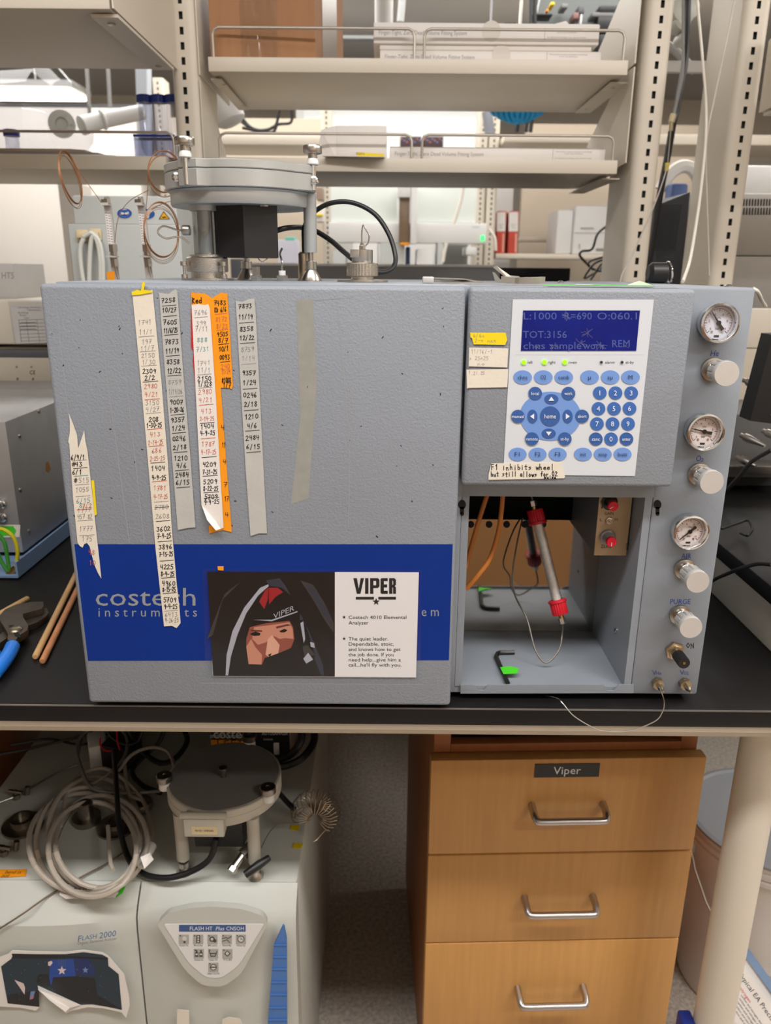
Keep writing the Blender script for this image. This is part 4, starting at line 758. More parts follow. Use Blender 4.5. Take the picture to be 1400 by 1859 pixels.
# ================================================================ UNDER THE BENCH
# drawer pedestal, turned slightly
pd = thing('drawer_pedestal', 'maple veneer drawer pedestal with three bar handles under the bench', 'drawer pedestal', (0, 0, 0))
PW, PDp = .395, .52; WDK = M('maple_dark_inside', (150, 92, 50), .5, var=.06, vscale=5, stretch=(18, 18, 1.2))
b = MB(); b.box(0.006, .03, .022, PDp, .03, .765, .001); b.box(PW - .03, PW - .006, .022, PDp, .03, .765, .001); b.box(.03, PW - .03, PDp - .02, PDp, .03, .765); b.box(.03, PW - .03, .03, PDp - .02, .03, .05); b.build('carcass', WDK, pd)
b = MB(); b.box(.030, PW - .030, .0215, .04, .690, .7245, .001); b.build('top_rail', WDK, pd)
MB().box(.03, PW - .03, .05, PDp - .02, .67, .70).build('gap_dark', BLACKM, pd)  # matt black slab put in to read as the shaded gap inside
zs = [(.5515, .7125), (.3865, .549), (.06, .384)]
for z0, z1 in zs:
    dr = MB().box(0, PW, 0, .020, z0, z1, .002).build('drawer', WOOD, pd)
    zc = z1 - (.082 if z1 > .7 else .0845 if z1 > .5 else .096); xc = PW * .505
    pts = smooth([V(xc - .052, .001, zc + .006), V(xc - .052, -.016, zc + .0035), V(xc - .05, -.0255, zc), V(xc - .043, -.0285, zc - .001), V(xc, -.0285, zc - .001), V(xc + .043, -.0285, zc - .001), V(xc + .05, -.0255, zc), V(xc + .052, -.016, zc + .0035), V(xc + .052, .001, zc + .006)], 5)
    MB().tube(pts, .0053, 12).build('handle', M('brushed_steel_handle', (190, 186, 184), .3, 1.0), dr)
b = MB().box(.148, .241, -.0012, 0.0, .683, .705); b.text('Viper', (.1945, -.0014, .6945), (.0125, 0, 0), (0, 0, .0125), 1); b.build('name_label', [M('black_label', (40, 40, 41), .5), WT], bpy.data.objects['drawer'])
for x in (.05, PW - .05):
    for y in (.06, PDp - .06): MB().lathe((x, y - 0, .0), (0, 0, 1), [(.02, 0), (.02, .03)], 16).build('caster', BLACK, pd)
pd.location = (.0672, .932, 0); pd.rotation_euler = (0, 0, math.radians(2.1))

# ---------------- second analyzer on the floor
FZ = .56
fa = thing('white_analyzer', 'off white floor standing elemental analyzer under the bench with a triangular key panel', 'laboratory analyzer', (-.37, .84, 0))
b = MB()
XR, XL = -.1175, -.6285
b.box(XL, XR, .868, 1.40, .02, FZ, .006)
b.build('main_case', OFFW, fa)
def frontbody(x0, x1, inset):
    # sloping shoulder then upright, gently bowed front; profile in y,z
    n = 14; vs = []; prof = [(.8675, FZ - .001), (.845, FZ - .022), (.8375, FZ - .034), (.835, FZ - .055), (.832, FZ - .22), (.832, .03), (.8675, .03)]
    for i in range(n + 1):
        x = x0 + (x1 - x0) * i / n; bow = (.016 if inset else .012) * (1 - ((x - (x0 + x1) / 2) / ((x1 - x0) / 2)) ** 2)
        for k, (y, z) in enumerate(prof): vs.append(V(x, y - (bow if 1 <= k <= 5 else 0) * (.5 if k == 1 else 1), z))
    m = len(prof)
    return MB().add(vs, [[i * m + k, i * m + (k + 1) % m, (i + 1) * m + (k + 1) % m, (i + 1) * m + k] for i in range(n) for k in range(m)] + [list(range(m))[::-1], [n * m + k for k in range(m)]])
XD = PZ(256, 1600, FZ).x
frontbody(XD + .0012, XR, 0).build('front_cover', OFFW, fa); frontbody(XL, XD - .0012, 1).build('front_cover', OFFW, fa)
YFF = .8145
def PF(x, y): return PY(x, y, YFF)
# triangular key panel
tri = MB()
def rt(pts, r=8, k=5):
    out = []; n = len(pts)
    for i in range(n):
        p = Vector(pts[i]).to_2d(); a = Vector(pts[i - 1]).to_2d(); c_ = Vector(pts[(i + 1) % n]).to_2d(); d1 = (a - p).normalized(); d2 = (c_ - p).normalized(); rr = r[i] if isinstance(r, (list, tuple)) else r
        for j in range(k + 1):
            t = j / k; q = (p + d1 * rr) * (1 - t) ** 2 + p * 2 * t * (1 - t) + (p + d2 * rr) * t * t; out.append((q.x, q.y))
    return out
outer = [(288, 1668), (308, 1648), (350, 1638), (390, 1636), (440, 1640), (478, 1652), (488, 1668), (440, 1758), (408, 1781), (370, 1779), (338, 1750)]
tri.ppoly(rt(outer, [8, 8, 10, 10, 10, 8, 8, 14, 12, 12, 14]), YFF - .001, .009, 0)
kpn = tri.build('key_panel', OFFW, fa)
YI = YFF - .0102
t2 = MB().ppoly(rt([(297, 1677), (480, 1677), (434, 1752), (402, 1775), (374, 1774), (343, 1748)], [5, 5, 14, 10, 10, 14]), YI, .0006, 0)
t2.ppoly(rect(325, 1679, 446, 1691.5), YI - .0008, 0, 1); t2.ptext('FLASH HT', 365, 1685.5, 7, YI - .0011, 2, wid=41); t2.ptext('Plus', 399, 1685.5, 7, YI - .0011, 2, wid=15, shear=.2); t2.ptext('CNSOH', 427, 1685.5, 7, YI - .0011, 2, wid=32)
t2.build('key_overlay', [M('overlay_white', (222, 222, 222), .4), M('overlay_blue', (54, 84, 140), .4), WT], kpn)
KG2 = M('grey_key', (170, 170, 164), .5); kx = [(334, 1705, 'Power On'), (360, 1705, 'Ready'), (386, 1705, 'Run'), (412, 1705, 'Stand-By'), (437.5, 1705, 'Wake Up'), (361, 1731, 'Furnace On'), (387, 1731, 'Oven On'), (413, 1731, 'TCD'), (387.5, 1756, 'Safety Cut Off')]
for i, (x, y, t) in enumerate(kx):
    k = MB().ppoly(rect(x - 9, y - 8.5, x + 9, y + 8.5), YI - .0008, .0004, 0); yy = YI - .0014
    k.pdisc(x - 6.5, y - 6, 1.3, 1.3, yy, 0, 1, 8)
    if i == 0: k.pdisc(x + 1, y - 1, 4, 4.5, yy, 0, 2, 14); k.ppoly(rect(x - 1, y + 3, x + 3, y + 7), yy, 0, 1)
    elif i == 1: k.ppoly(rect(x - 3.5, y - 7, x + 3.5, y + 7), yy, 0, 1); [k.pdisc(x, y - 4.4 + j * 4.4, 1.7, 1.7, yy - .0001, 0, 2, 10) for j in range(3)]
    elif i == 2: k.pdisc(x - 1, y, 5, 5, yy, 0, 1, 12); k.pdisc(x - 1, y, 2.6, 2.6, yy - .0001, 0, 2, 10); k.pdisc(x + 4, y + 3, 3.2, 3.2, yy, 0, 1, 10)
    elif i == 3: k.stroke([(x - 8, y - 1), (x - 2, y - 3), (x + 2, y - 1), (x + 8, y - 5)], 1.4, yy, 1); k.stroke([(x - 8, y + 4), (x, y + 1), (x + 5, y + 6)], 1.2, yy, 1)
    elif i == 4: k.pdisc(x, y, 6.5, 6.5, yy, 0, 1, 16); k.pdisc(x, y, 5, 5, yy - .0001, 0, 2, 14); k.stroke([(x, y - 3.5), (x, y), (x + 2.5, y)], 1, yy - .0002, 1)
    elif i == 5: [(k.ppoly(rect(x + s - 3, y - 2, x + s + 3, y + 6), yy, 0, 1), k.ppoly(rect(x + s - 1.5, y - 6, x + s + 1.5, y - 2), yy, 0, 1), k.ppoly(rect(x + s - 2, y, x + s + 2, y + 3), yy - .0001, 0, 2)) for s in (-4, 4)]
    elif i == 6: k.stroke([(x - 7, y - 4), (x - 4, y + 5), (x + 4, y + 5), (x + 7, y - 4)], 1.5, yy, 1); k.stroke([(x - 4, y), (x + 4, y)], 2, yy, 1)
    elif i == 7: k.ppoly([(x - 1, y - 6), (x + 6, y), (x, y + 6), (x - 6, y + 1)], yy, 0, 1); k.ppoly([(x - 1, y - 4), (x + 3.5, y), (x, y + 3.5), (x - 3.5, y + 1)], yy - .0001, 0, 2)
    else: k.pdisc(x, y, 6, 6, yy, 0, 1, 16); k.pdisc(x, y, 4.6, 4.6, yy - .0001, 0, 2, 14); k.ppoly(rect(x - 5, y - 1, x + 5, y + 1), yy - .0002, 0, 1)
    k.ptext(t, x, y + 11.5, 3, YI - .0008, 1, wid=16 if len(t) < 11 else 22)
    k.build('key', [KG2, M('key_dark_print', (70, 72, 74), .6), M('key_light_print', (206, 206, 200), .5)] if i == 0 else [KG2, bpy.data.materials['key_dark_print'], bpy.data.materials['key_light_print']], kpn, flat=True)
BLV = M('blue_rubber_grip', (70, 116, 184), .5)
g = MB().ppoly([(514, 1677), (517, 1679), (521, 1702), (522, 1862), (486, 1870), (498, 1712)], YFF + .004, .005, 0)
for y in (1714, 1736, 1758, 1782, 1804, 1828, 1850): g.ppoly([(497 - (y - 1712) * .075, y), (521.5, y), (521.5, y + 2), (497 - (y - 1712) * .075, y + 2)], YFF - .0012, .0012, 0)
g.build('side_grip', BLV, fa)
lt = MB()
for t, x, wd in (('F', 144, 6), ('LASH', 162, 26), ('2000', 195, 30)): lt.ptext(t, x, 1699 - (x - 176) * .15, 11 if t != 'LASH' else 8.5, YFF - .0003, 0, wid=wd, slope=-.15, shear=.12)
lt.ptext('Organic Elemental Analyzer', 176, 1708, 5.5, YFF - .0003, 1, wid=71, slope=-.13, shear=.12)
lt.build('model_lettering', [M('lettering_blue', (60, 104, 160), .5), M('lettering_grey', (110, 110, 112), .6)], fa, flat=True)
# torn picture on the lower left door
def PT(x, y): return (x / 5.385, 1620 + y / 5.385)
tp = thing('torn_picture', 'torn dark blue picture with curled white edges stuck on the lower left white door', 'picture', PY(110, 1780, YFF - .002))
b = MB().ppoly([PT(*q) for q in ((-60, 650), (80, 600), (120, 565), (350, 575), (640, 580), (820, 560), (1000, 585), (1060, 620), (1130, 700), (1215, 800), (1260, 1000), (1270, 1100), (1235, 1225), (1190, 1170), (1000, 1130), (860, 1120), (680, 1160), (650, 1180), (500, 1060), (370, 950), (385, 1125), (350, 1155), (200, 1125), (-60, 1110))], YFF - .0008, .0004)
b.build('paper_backing', WHITE, tp, flat=True)
b = MB(); y0 = YFF - .0016
b.ppoly([PT(*q) for q in ((10, 725), (110, 650), (130, 600), (350, 605), (640, 605), (820, 585), (1000, 610), (1055, 640), (1060, 720), (1160, 800), (1192, 1150), (1050, 1120), (900, 1095), (790, 1100), (680, 1130), (640, 1080), (370, 910), (385, 1120), (75, 1085))], y0, 0, 0)
def T(q, m, k): b.ppoly([PT(*p) for p in q], y0 - .00004 * k, 0, m)
T(((115, 600), (1055, 640), (1050, 660), (700, 640), (300, 650), (125, 645)), 1, 1)
T(((490, 660), (720, 650), (740, 830), (520, 900), (480, 900)), 2, 1); T(((730, 650), (860, 650), (930, 740), (920, 820), (740, 800)), 3, 1)
T(((520, 830), (740, 820), (930, 840), (950, 1000), (1180, 1140), (900, 1090), (640, 1050), (500, 940)), 1, 2); T(((380, 800), (470, 800), (500, 920), (420, 920), (350, 880)), 1, 2); T(((80, 1000), (380, 960), (380, 1115), (75, 1085)), 1, 2)
for x in (570, 592, 614, 636): T(((x, 655), (x + 9, 655), (x + 9, 730), (x, 730)), 4, 3)
sx, sy = PT(605, 765); star(b, sx, sy, 8.5, y0 - .00016, 5); sx, sy = PT(835, 760); star(b, sx, sy, 6, y0 - .00016, 6)
T(((470, 680), (505, 670), (515, 690), (490, 720), (470, 715)), 5, 4); T(((140, 855), (230, 890), (245, 930), (240, 1000), (200, 940)), 5, 4); T(((300, 970), (345, 965), (330, 1010), (290, 1045)), 6, 4); T(((300, 1030), (335, 1010), (325, 1040), (290, 1050)), 7, 5)
for _ in range(26): x, y = random.uniform(60, 1150), random.uniform(680, 1080); T(((x, y), (x + 7, y - 2), (x + 4, y + 6)), 6, 4)
b.build('dark_picture', [M('print_deep_teal', (26, 44, 58), .35), M('print_near_black', (14, 14, 20), .35), M('print_cobalt', (22, 66, 150), .35), M('print_navy', (22, 40, 96), .35), M('print_slate', (70, 84, 120), .4), M('print_pale_pink', (216, 196, 196), .4), M('print_pale_blue', (110, 136, 180), .4), M('print_rose', (190, 110, 120), .4)], tp, flat=True)
b = MB(); b.add([PY(*PT(370, 910), y0 - .0006), PY(*PT(790, 1100), y0 - .0006), PY(*PT(680, 1130), y0 - .004), PY(*PT(640, 1170), y0 - .008), PY(*PT(490, 1060), y0 - .012), PY(*PT(372, 950), y0 - .008)], [[0, 1, 2, 3, 4, 5]]); b.build('curled_flap', WHITE, tp, flat=True)
tape([(322, 1832), (343, 1834), (344, 1862), (321, 1862)], TAPEC, 'cream tape scrap on the white analyzer below the triangular key panel', Y=YFF - .0006, name='tape_scrap')
tape([(404, 1850), (415, 1846), (436, 1849), (442, 1862), (403, 1862)], TAPEC, 'cream tape scrap on the white analyzer near the blue grip', Y=YFF - .0006, name='tape_scrap')
# things on its top
tv = lambda x, y, z=0.0: PZ(x, y, FZ + z)
def topfit(x, y, label, prof, mat=STEEL, name='reactor_port', n=28):
    p = tv(x, y); return tag(MB().lathe(p, (0, 0, 1), prof, n).build(name, mat), label, 'fitting')
DST = M('dull_steel', (150, 142, 132), .34, 1.0)
topfit(42, 1500, 'wide round steel port nearest the left edge of the white analyzer', [(.030, 0), (.030, .004), (.017, .006), (.017, .016), (.012, .0165), (.012, .008)], DST)
topfit(158, 1490, 'tall steel port fitting inside the white cable coil', [(.021, 0), (.021, .009), (.012, .010), (.0115, .032), (.009, .034)], DST)
topfit(212, 1502, 'wide round steel port behind the white cable coil', [(.029, 0), (.029, .004), (.016, .006), (.016, .013), (.011, .0135), (.011, .008)], DST)
topfit(258, 1472, 'small domed steel fitting beside the sampler leg', [(.010, 0), (.016, .006), (.018, .012), (.016, .018), (.008, .021)], DST)
for q, lab in (((30, 1450), 'small steel wing fitting at the left rear of the white analyzer'), ((8, 1552), 'cluster of small steel screws at the left front of the white analyzer top')):
    p = tv(*q); b = MB().lathe(p, (0, 0, 1), [(.006, 0), (.006, .008), (.003, .009), (.003, .016)], 6); b.cyl(p + V(-.012, .004, .012), p + V(.014, -.004, .014), .0032, n=10); b.cyl(p + V(.012, .01, 0), p + V(.014, .012, .014), .004, n=10); tag(b.build('screw_fitting', DST), lab, 'fitting')
b = MB().ext([tv(0 - 30, 1579, .0005), tv(49, 1578, .0005), tv(47, 1591, .0005), tv(-30, 1594, .0005)], (0, 0, .0003))
ux = V(.0056, 0, 0)
for t, y in (('bend in', 1583), ('not', 1589)): b.text(t, tv(24 if t != 'not' else 10, y, .0010), (.0052, 0, 0), (0, .0062, 0), 1, shear=.2)
tag(b.build('tape_label', [ORANGE, INK], flat=True), 'orange tape label with handwriting at the left front edge of the white analyzer top', 'label')
for i, (q, lab) in enumerate((((535, 1503), 'small yellow tape scrap beside the steel wire coil'), ((540, 1536), 'yellow tape scrap below the steel wire coil'))):
    p = tv(*q, .0005); tag(MB().ext([p + V(-.007, -.004, 0), p + V(.006, -.006, 0), p + V(.008, .005, 0), p + V(-.006, .007, 0)], (0, 0, .0004)).build('tape_scrap', YELLOW), lab, 'tape')

# round sampler on legs
sm_ = thing('tripod_sampler', 'flat round grey sampler on three pale legs on top of the white analyzer', 'autosampler', tv(395, 1590))
zd = FZ + .113; cc = V(-.226, .936, 0); RD = .080
PG = M('pale_painted_cast', (186, 182, 170), .5, var=.04, vscale=20); GL2 = M('grey_lid_rubber', (122, 119, 114), .5, var=.05, vscale=10)
MB().lathe((cc.x, cc.y, zd - .014), (0, 0, 1), [(RD * .97, 0), (RD, .001), (RD, .0135), (RD * .985, .0145)], 72).build('body_ring', PG, sm_)
MB().lathe((cc.x, cc.y, zd + .0006), (0, 0, 1), [(RD * 1.0, 0), (RD * 1.0, .009), (RD * .985, .010)], 72).build('lid_ring', PG, sm_)
MB().lathe((cc.x, cc.y, zd + .0107), (0, 0, 1), [(RD * .96, 0), (RD * .955, .0012)], 64).build('lid_plate', GL2, sm_)
MB().lathe((cc.x, cc.y - .006, zd + .012), (0, 0, 1), [(.004, 0), (.004, .008), (.007, .009), (.007, .014), (.006, .015)], 20).build('centre_knob', DST, sm_)
for a in (math.radians(195), math.radians(-33), math.radians(74)):
    p = cc + V(math.cos(a), math.sin(a), 0) * (RD + .002)
    MB().lathe(p + V(0, 0, zd + .003), (0, 0, 1), [(.008, 0), (.0085, .001), (.0085, .008), (.007, .010), (.005, .0105), (.005, .013)], 20).build('white_collar', WPLAST, sm_)
    MB().lathe(p + V(0, 0, zd + .0155), (0, 0, 1), [(.0095, 0), (.011, .001), (.011, .0085), (.010, .0095), (.003, .0096), (.003, .0088)], 28).build('thumb_screw', DST, sm_)
for p in (V(-.2785, .8845, FZ), V(-.1775, .8790, FZ)):
    MB().lathe(p, (0, 0, 1), [(.0115, 0), (.0115, .001), (.006, .009), (.0068, .010), (.0068, .018), (.003, .0185), (.003, .026)], 20).build('cone_foot', STEEL, sm_)
    MB().cyl(p + V(0, 0, .024), V(p.x, p.y, zd - .0135), .0088, n=24).build('leg', PG, sm_)
p = V(-.20, 1.01, FZ); MB().cyl(p, V(p.x, p.y, zd - .0135), .0085, n=20).build('leg', PG, sm_)
# hinged block at the front
hb = MB(); pa, pb = PY(341, 1470, .868), PY(412, 1472, .868)
hb.box(pa.x, pb.x, .844, .864, zd - .019, zd + .008, .001); hb.cyl(V(pa.x - .004, .848, zd + .012), V(pb.x + .004, .848, zd + .012), .0045, n=14); hb.build('hinge_block', PG, sm_)
b = MB().box(pa.x + .010, pb.x - .008, .8432, .8439, zd - .0145, zd - .002); b.text('EN 061 14/08/2002', ((pa.x + pb.x) / 2 + .001, .843, zd - .008), (.0026, 0, 0), (0, 0, .0032), 1, wid=.024); b.build('serial_label', [M('aged_label', (206, 190, 150), .5), INK], sm_)
MB().ext([V(-.258, .875, FZ + .052), V(-.192, .875, FZ + .052), V(-.182, .93, FZ + .052), V(-.258, .93, FZ + .052)], (0, 0, .0465)).build('motor_box', BLACK, sm_)
MB().tube(smooth([V(-.228, .873, FZ + .066), PY(380, 1560, .862), PY(345, 1583, .858), PY(300, 1594, .857), PZ(258, 1585, FZ + .01), PZ(232, 1555, FZ + .008), PZ(217, 1500, FZ + .03), PZ(212, 1440, FZ + .05), PZ(208, 1380, FZ + .05), PZ(204, 1330, FZ + .03), PZ(205, 1300, FZ + .02)], 8), .0042, 10).build('cable', CABLEB, sm_)
sv = thing('stopcock_valve', 'steel valve with a black lever at the foot of the right sampler leg', 'valve', tv(450, 1580))
p = PZ(440, 1553, FZ + .03); q = PZ(425, 1575, FZ + .022)
b = MB().cyl(p + V(.012, .016, .006), p, .0085, n=6); b.cyl(p, q, .0058, n=14); b.cyl(q, q + (q - p) * .35, .0068, n=6); b.build('valve_body', STEEL, sv)
MB().tube([PZ(489, 1557, FZ + .035), PZ(470, 1570, FZ + .033), PZ(445, 1588, FZ + .024)], [.0045, .0062, .0052], 10).build('lever', BLACK, sv)
# spring-like coil of steel capillary
sc2 = thing('steel_capillary_coil', 'springy coil of thin steel capillary at the right edge of the white analyzer', 'wire coil', tv(560, 1500))
MB().tube([PZ(505, 1438, FZ + .075), PZ(520, 1455, FZ + .065), PZ(535, 1470, FZ + .06)], .004, 8).build('black_adapter', BLACK, sc2)
pts = []; N = 19; c0 = PZ(573, 1474, FZ + .055)
for i in range(N * 18):
    t = i / 18.0; a = 2 * math.pi * (i % 18) / 18; th = math.radians(205 - 255 * t / N)
    ctr = c0 + V(math.cos(th) * .020, 0, math.sin(th) * .018); rad = V(math.cos(th), 0, math.sin(th)); r_ = .0165
    pts.append(ctr + rad * (r_ * math.cos(a)) + V(0, 1, 0) * (r_ * 1.1 * math.sin(a)))
pts = [PZ(535, 1470, FZ + .06)] + pts[::2] + [PZ(590, 1508, FZ + .03), PZ(575, 1525, FZ + .02), PZ(568, 1529, FZ + .02)]
MB().tube(pts, .0008, 5).build('coiled_wire', M('coil_wire', (176, 160, 140), .35, .8), sc2)
MB().tube(smooth([PZ(566, 1488, FZ + .05), PZ(545, 1494, FZ + .035), PZ(510, 1494, FZ + .03), PZ(490, 1510, FZ + .03), PZ(474, 1540, FZ + .03)], 6), .0006, 5).build('wire_tail', bpy.data.materials['coil_wire'], sc2)
# black controller
ct = thing('autosampler_controller', 'black and cream controller box with white printing and orange tape, behind the round sampler', 'controller', (-.235, 1.16, FZ))
MB().box(-.300, -.160, 1.154, 1.34, FZ, FZ + .075, .003).build('case', CREAMD, ct)
b = MB().box(-.298, -.162, 1.15, 1.1535, FZ + .001, FZ + .073); Yq = 1.1497
b.ptext('costech', 424, 1332, 17, Yq, 1, wid=72); b.ptext('INSTRUMENTS', 420, 1337, 6.5, Yq, 1, wid=76); b.ptext('ZERO BLANK', 500, 1326, 7, Yq, 1, wid=46); b.ptext('AUTOSAMPLER', 499, 1331.5, 5.6, Yq, 1, wid=47); b.ptext('POWER', 487, 1342.5, 3, Yq, 1, wid=17)
b.build('front_panel', [BLACK, WT], ct)
b = MB().box(PY(497, 1350, 1.15).x, PY(507, 1350, 1.15).x, 1.146, 1.1499, PY(500, 1368, 1.15).z, PY(500, 1347, 1.15).z, .001); b.build('rocker_switch', WPLAST, ct)
ot = MB().ppoly([(383, 1343), (455, 1343), (464, 1358), (383, 1360)], 1.1494, .0004, 0); ot.hand('LEFT', 418, 1350.5, 50, 12, 1.8, 1.1488, 1); tag(ot.build('tape_label', [ORANGE, INK], flat=True), 'orange tape label across the black controller panel', 'label')
# cables
def cable(name, pts, r, mat, label, k=8, parent=None):
    return tag(MB().tube(smooth(pts, k), r, 8).build(name, mat), label, 'cable')
wc = thing('white_cable_coil', 'coil of pale grey cable draped over the front edge of the white analyzer', 'cable', tv(165, 1580))
for cx, cy, rx, ry, z0, ph in ((158, 1527, 92, 98, .012, 0), (172, 1512, 84, 102, .02, .5), (168, 1542, 80, 86, .028, 1.0), (152, 1530, 100, 90, .018, 1.6), (184, 1528, 84, 84, .024, 2.2)):
    pts = []
    for i in range(36):
        a = 2 * math.pi * i / 36 + ph; x = cx + rx * math.cos(a); y = cy + ry * math.sin(a)
        p = PZ(x, y, FZ + z0 + .012 * math.sin(a * 2 + ph) + .01 * (1 if y < 1560 else 0))
        if p.y < .866: p = PY(x, y, max(.80, p.y))
        pts.append(p)
    MB().tube(pts, .0037, 8, True).build('cable_loop', CABLEW, wc)
b = MB(); pp = [PZ(255, 1556, FZ + .05), PZ(272, 1548, FZ + .05), PZ(279, 1560, FZ + .042), PZ(262, 1577, FZ + .042)]; b.ext(pp, (0, 0, -.0006), 0)
b.build('wire_tag', WHITE, wc)
MB().cyl(PZ(256, 1570, FZ + .028), PZ(275, 1535, FZ + .03), .0075, n=12).build('white_plug', WPLAST, wc)
tails = [[(110, 1500), (130, 1420), (190, 1395), (250, 1440), (275, 1500), (270, 1545)], [(225, 1380), (235, 1440), (262, 1458), (275, 1520), (255, 1575)], [(196, 1500), (200, 1560), (205, 1580)]]
for q in tails: MB().tube(smooth([PZ(x, y, FZ + .03) for x, y in q], 8), .003, 8).build('cable_end', CABLEW, wc)
cable('grey_cable', [PZ(x, y, FZ + z) for x, y, z in ((148, 1340, .02), (142, 1380, .03), (160, 1420, .03), (190, 1410, .04), (225, 1375, .05), (230, 1340, .05), (210, 1320, .05), (170, 1320, .05), (140, 1350, .04), (150, 1400, .04), (170, 1432, .03), (230, 1440, .03), (292, 1436, .03))], .0026, M('mid_grey_cable', (120, 114, 110), .5), 'mid grey cable looping above the steel ports towards the sampler')
cable('grey_cable', [PZ(x, y, FZ + z) for x, y, z in ((215, 1400, .04), (240, 1370, .06), (275, 1357, .07), (305, 1365, .07), (318, 1395, .06))], .0028, M('light_grey_cable', (146, 140, 134), .5), 'light grey cable arching behind the left thumb screw of the sampler')
cable('power_cable', [PZ(x, y, FZ + z) for x, y, z in ((0 - 20, 1372, .01), (40, 1362, .01), (90, 1350, .02), (140, 1338, .03), (185, 1322, .05))], .0022, CABLEB, 'thin black cord trailing left across the white analyzer top')
cable('power_cable', [PZ(x, y, FZ + z) for x, y, z in ((330, 1318, .05), (340, 1345, .04), (320, 1375, .03), (290, 1385, .03), (255, 1360, .04), (235, 1325, .06))], .0045, CABLEB, 'thick black cord looping left of the black controller')
cable('power_cable', [PZ(x, y, FZ + z) for x, y, z in ((568, 1315, .06), (570, 1345, .04), (550, 1375, .03), (520, 1390, .02), (490, 1392, .02))], .0065, CABLEB, 'thick black cord hanging right of the black controller')
cable('power_cable', [PZ(x, y, FZ + z) for x, y, z in ((548, 1315, .07), (546, 1345, .05), (530, 1368, .03), (505, 1380, .02))], .0065, CABLEB, 'inner of the two thick black cords right of the controller')
cable('steel_capillary', [PZ(x, y, FZ + .006) for x, y in ((-10, 1460), (40, 1440), (100, 1405), (165, 1380))], .0012, STEEL, 'straight bright steel capillary across the left rear of the white analyzer top')
cable('fine_wire', [PZ(x, y, FZ + .008) for x, y in ((150, 1420), (132, 1470), (115, 1500), (102, 1535), (99, 1552))], .0007, STEEL, 'fine bright wire standing beside the tall steel port')
cable('brown_wire', [PZ(228, 1545, FZ + .004), PZ(190, 1570, FZ + .004), PZ(142, 1595, FZ + .004), PY(90, 1625, .85), PY(40, 1660, .822), PY(-10, 1692, .816)], .0012, M('brown_wire', (110, 92, 74), .5), 'thin brown wire running down over the left front door of the white analyzer')
for q, r_, lab in (([(300, 1322, .06), (285, 1352, .04), (262, 1372, .03), (240, 1400, .02), (258, 1425, .02), (292, 1440, .02)], .004, 'thick black cord running from the black controller to the left side of the sampler'), ([(262, 1318, .07), (250, 1345, .05), (228, 1352, .05), (205, 1340, .05), (190, 1318, .06)], .003, 'black cord drooping between the red leads under the frame rail'), ([(20, 1352, .006), (90, 1342, .01), (150, 1352, .015), (200, 1330, .04)], .0022, 'upper one of two thin black cords at the left rear of the white analyzer')):
    cable('power_cable', [PZ(x, y, FZ + z) for x, y, z in q], r_, CABLEB, lab)
b = MB(); b.box(0, .03, 0, .05, 0, .045, .003); o = b.build('power_adapter', WPLAST); o.location = PZ(165, 1400, FZ) + V(0, 0, .0); o.rotation_euler = (0, 0, .4); tag(o, 'white plastic adapter among the cables behind the steel ports', 'adapter')
b = MB(); b.box(0, .045, 0, .06, 0, .05, .004); o = b.build('power_adapter', BLACK); o.location = PZ(185, 1400, FZ); o.rotation_euler = (0, 0, -.2); tag(o, 'black plastic adapter among the cables behind the steel ports', 'adapter')
cable('red_lead', [PZ(182, 1340, FZ + .06), PZ(182, 1352, FZ + .055), PZ(190, 1362, FZ + .05), PZ(202, 1364, FZ + .05)], .0014, RED, 'thin red test lead with a white tip above the black adapter')
cable('red_lead', [PZ(212, 1325, FZ + .07), PZ(213, 1345, FZ + .06), PZ(218, 1362, FZ + .05)], .0012, RED, 'short red lead beside the black cord near the frame rail')
nt = MB(); nt.ext([PZ(112, 1605, FZ + .001), PZ(215, 1606, FZ + .001), PY(222, 1622, .842), PY(210, 1629, .838), PY(120, 1632, .838), PY(108, 1624, .842)], (0, -.0005, .0005), 0)
nt.ext([PZ(216, 1607, FZ + .002), PZ(228, 1610, FZ + .002), PY(222, 1622, .8405), PY(210, 1630, .8365)], (0, -.0004, .0004), 1)
nt.hand('nutriment', 165, 1612, 60, 6, 1.1, .835, 2); tag(nt.build('paper_note', [WHITE, GREEN, INK], flat=True), 'white paper note with a green tape corner under the white cable coil', 'note')

# ---------------- right of the pedestal
bk = thing('white_bucket', 'white plastic bucket with a grey lid on the floor behind the bench leg', 'bucket', (.74, 1.235, 0))
BKM = M('bucket_plastic', (222, 220, 217), .4)
MB().lathe((.74, 1.235, 0), (0, 0, 1), [(.122, 0), (.126, .004), (.142, .335), (.150, .338), (.150, .346), (.144, .35), (.150, .353), (.150, .361), (.145, .364), (.148, .368), (.148, .376)], 56).build('pail', BKM, bk)
MB().lathe((.74, 1.235, .3765), (0, 0, 1), [(.151, 0), (.151, .005), (.143, .007), (.140, .002)], 56).build('lid', M('grey_lid', (150, 154, 160), .45), bk)
hd = []
for i in range(14):
    a = math.pi * (1.0 + i / 13); hd.append(V(.74 + math.cos(a) * .15, 1.235 + math.sin(a) * .155, .335 - .19 * math.sin(i / 13 * math.pi)))
MB().tube(hd, .0022, 6).build('wire_handle', STEEL, bk)
for s in (-1, 1): MB().box(.74 + s * .150 - .014, .74 + s * .150 + .014, 1.222, 1.248, .305, .345, .004).build('handle_ear', BKM, bk)
q = PY(1395, 1630, 1.09); b = MB().box(.755, .83, 1.092, 1.0935, .19, .26); b.build('paper_label', WHITE, bk)
fb = thing('framed_sheet', 'white framed printed sheet with blue edges leaning near the foot of the bench leg', 'framed sheet', (.62, .95, 0))
c = [PY(1345, 1702, 1.02), PY(1452, 1850, .93), PY(1360, 1960, .90), PY(1290, 1800, .98)]
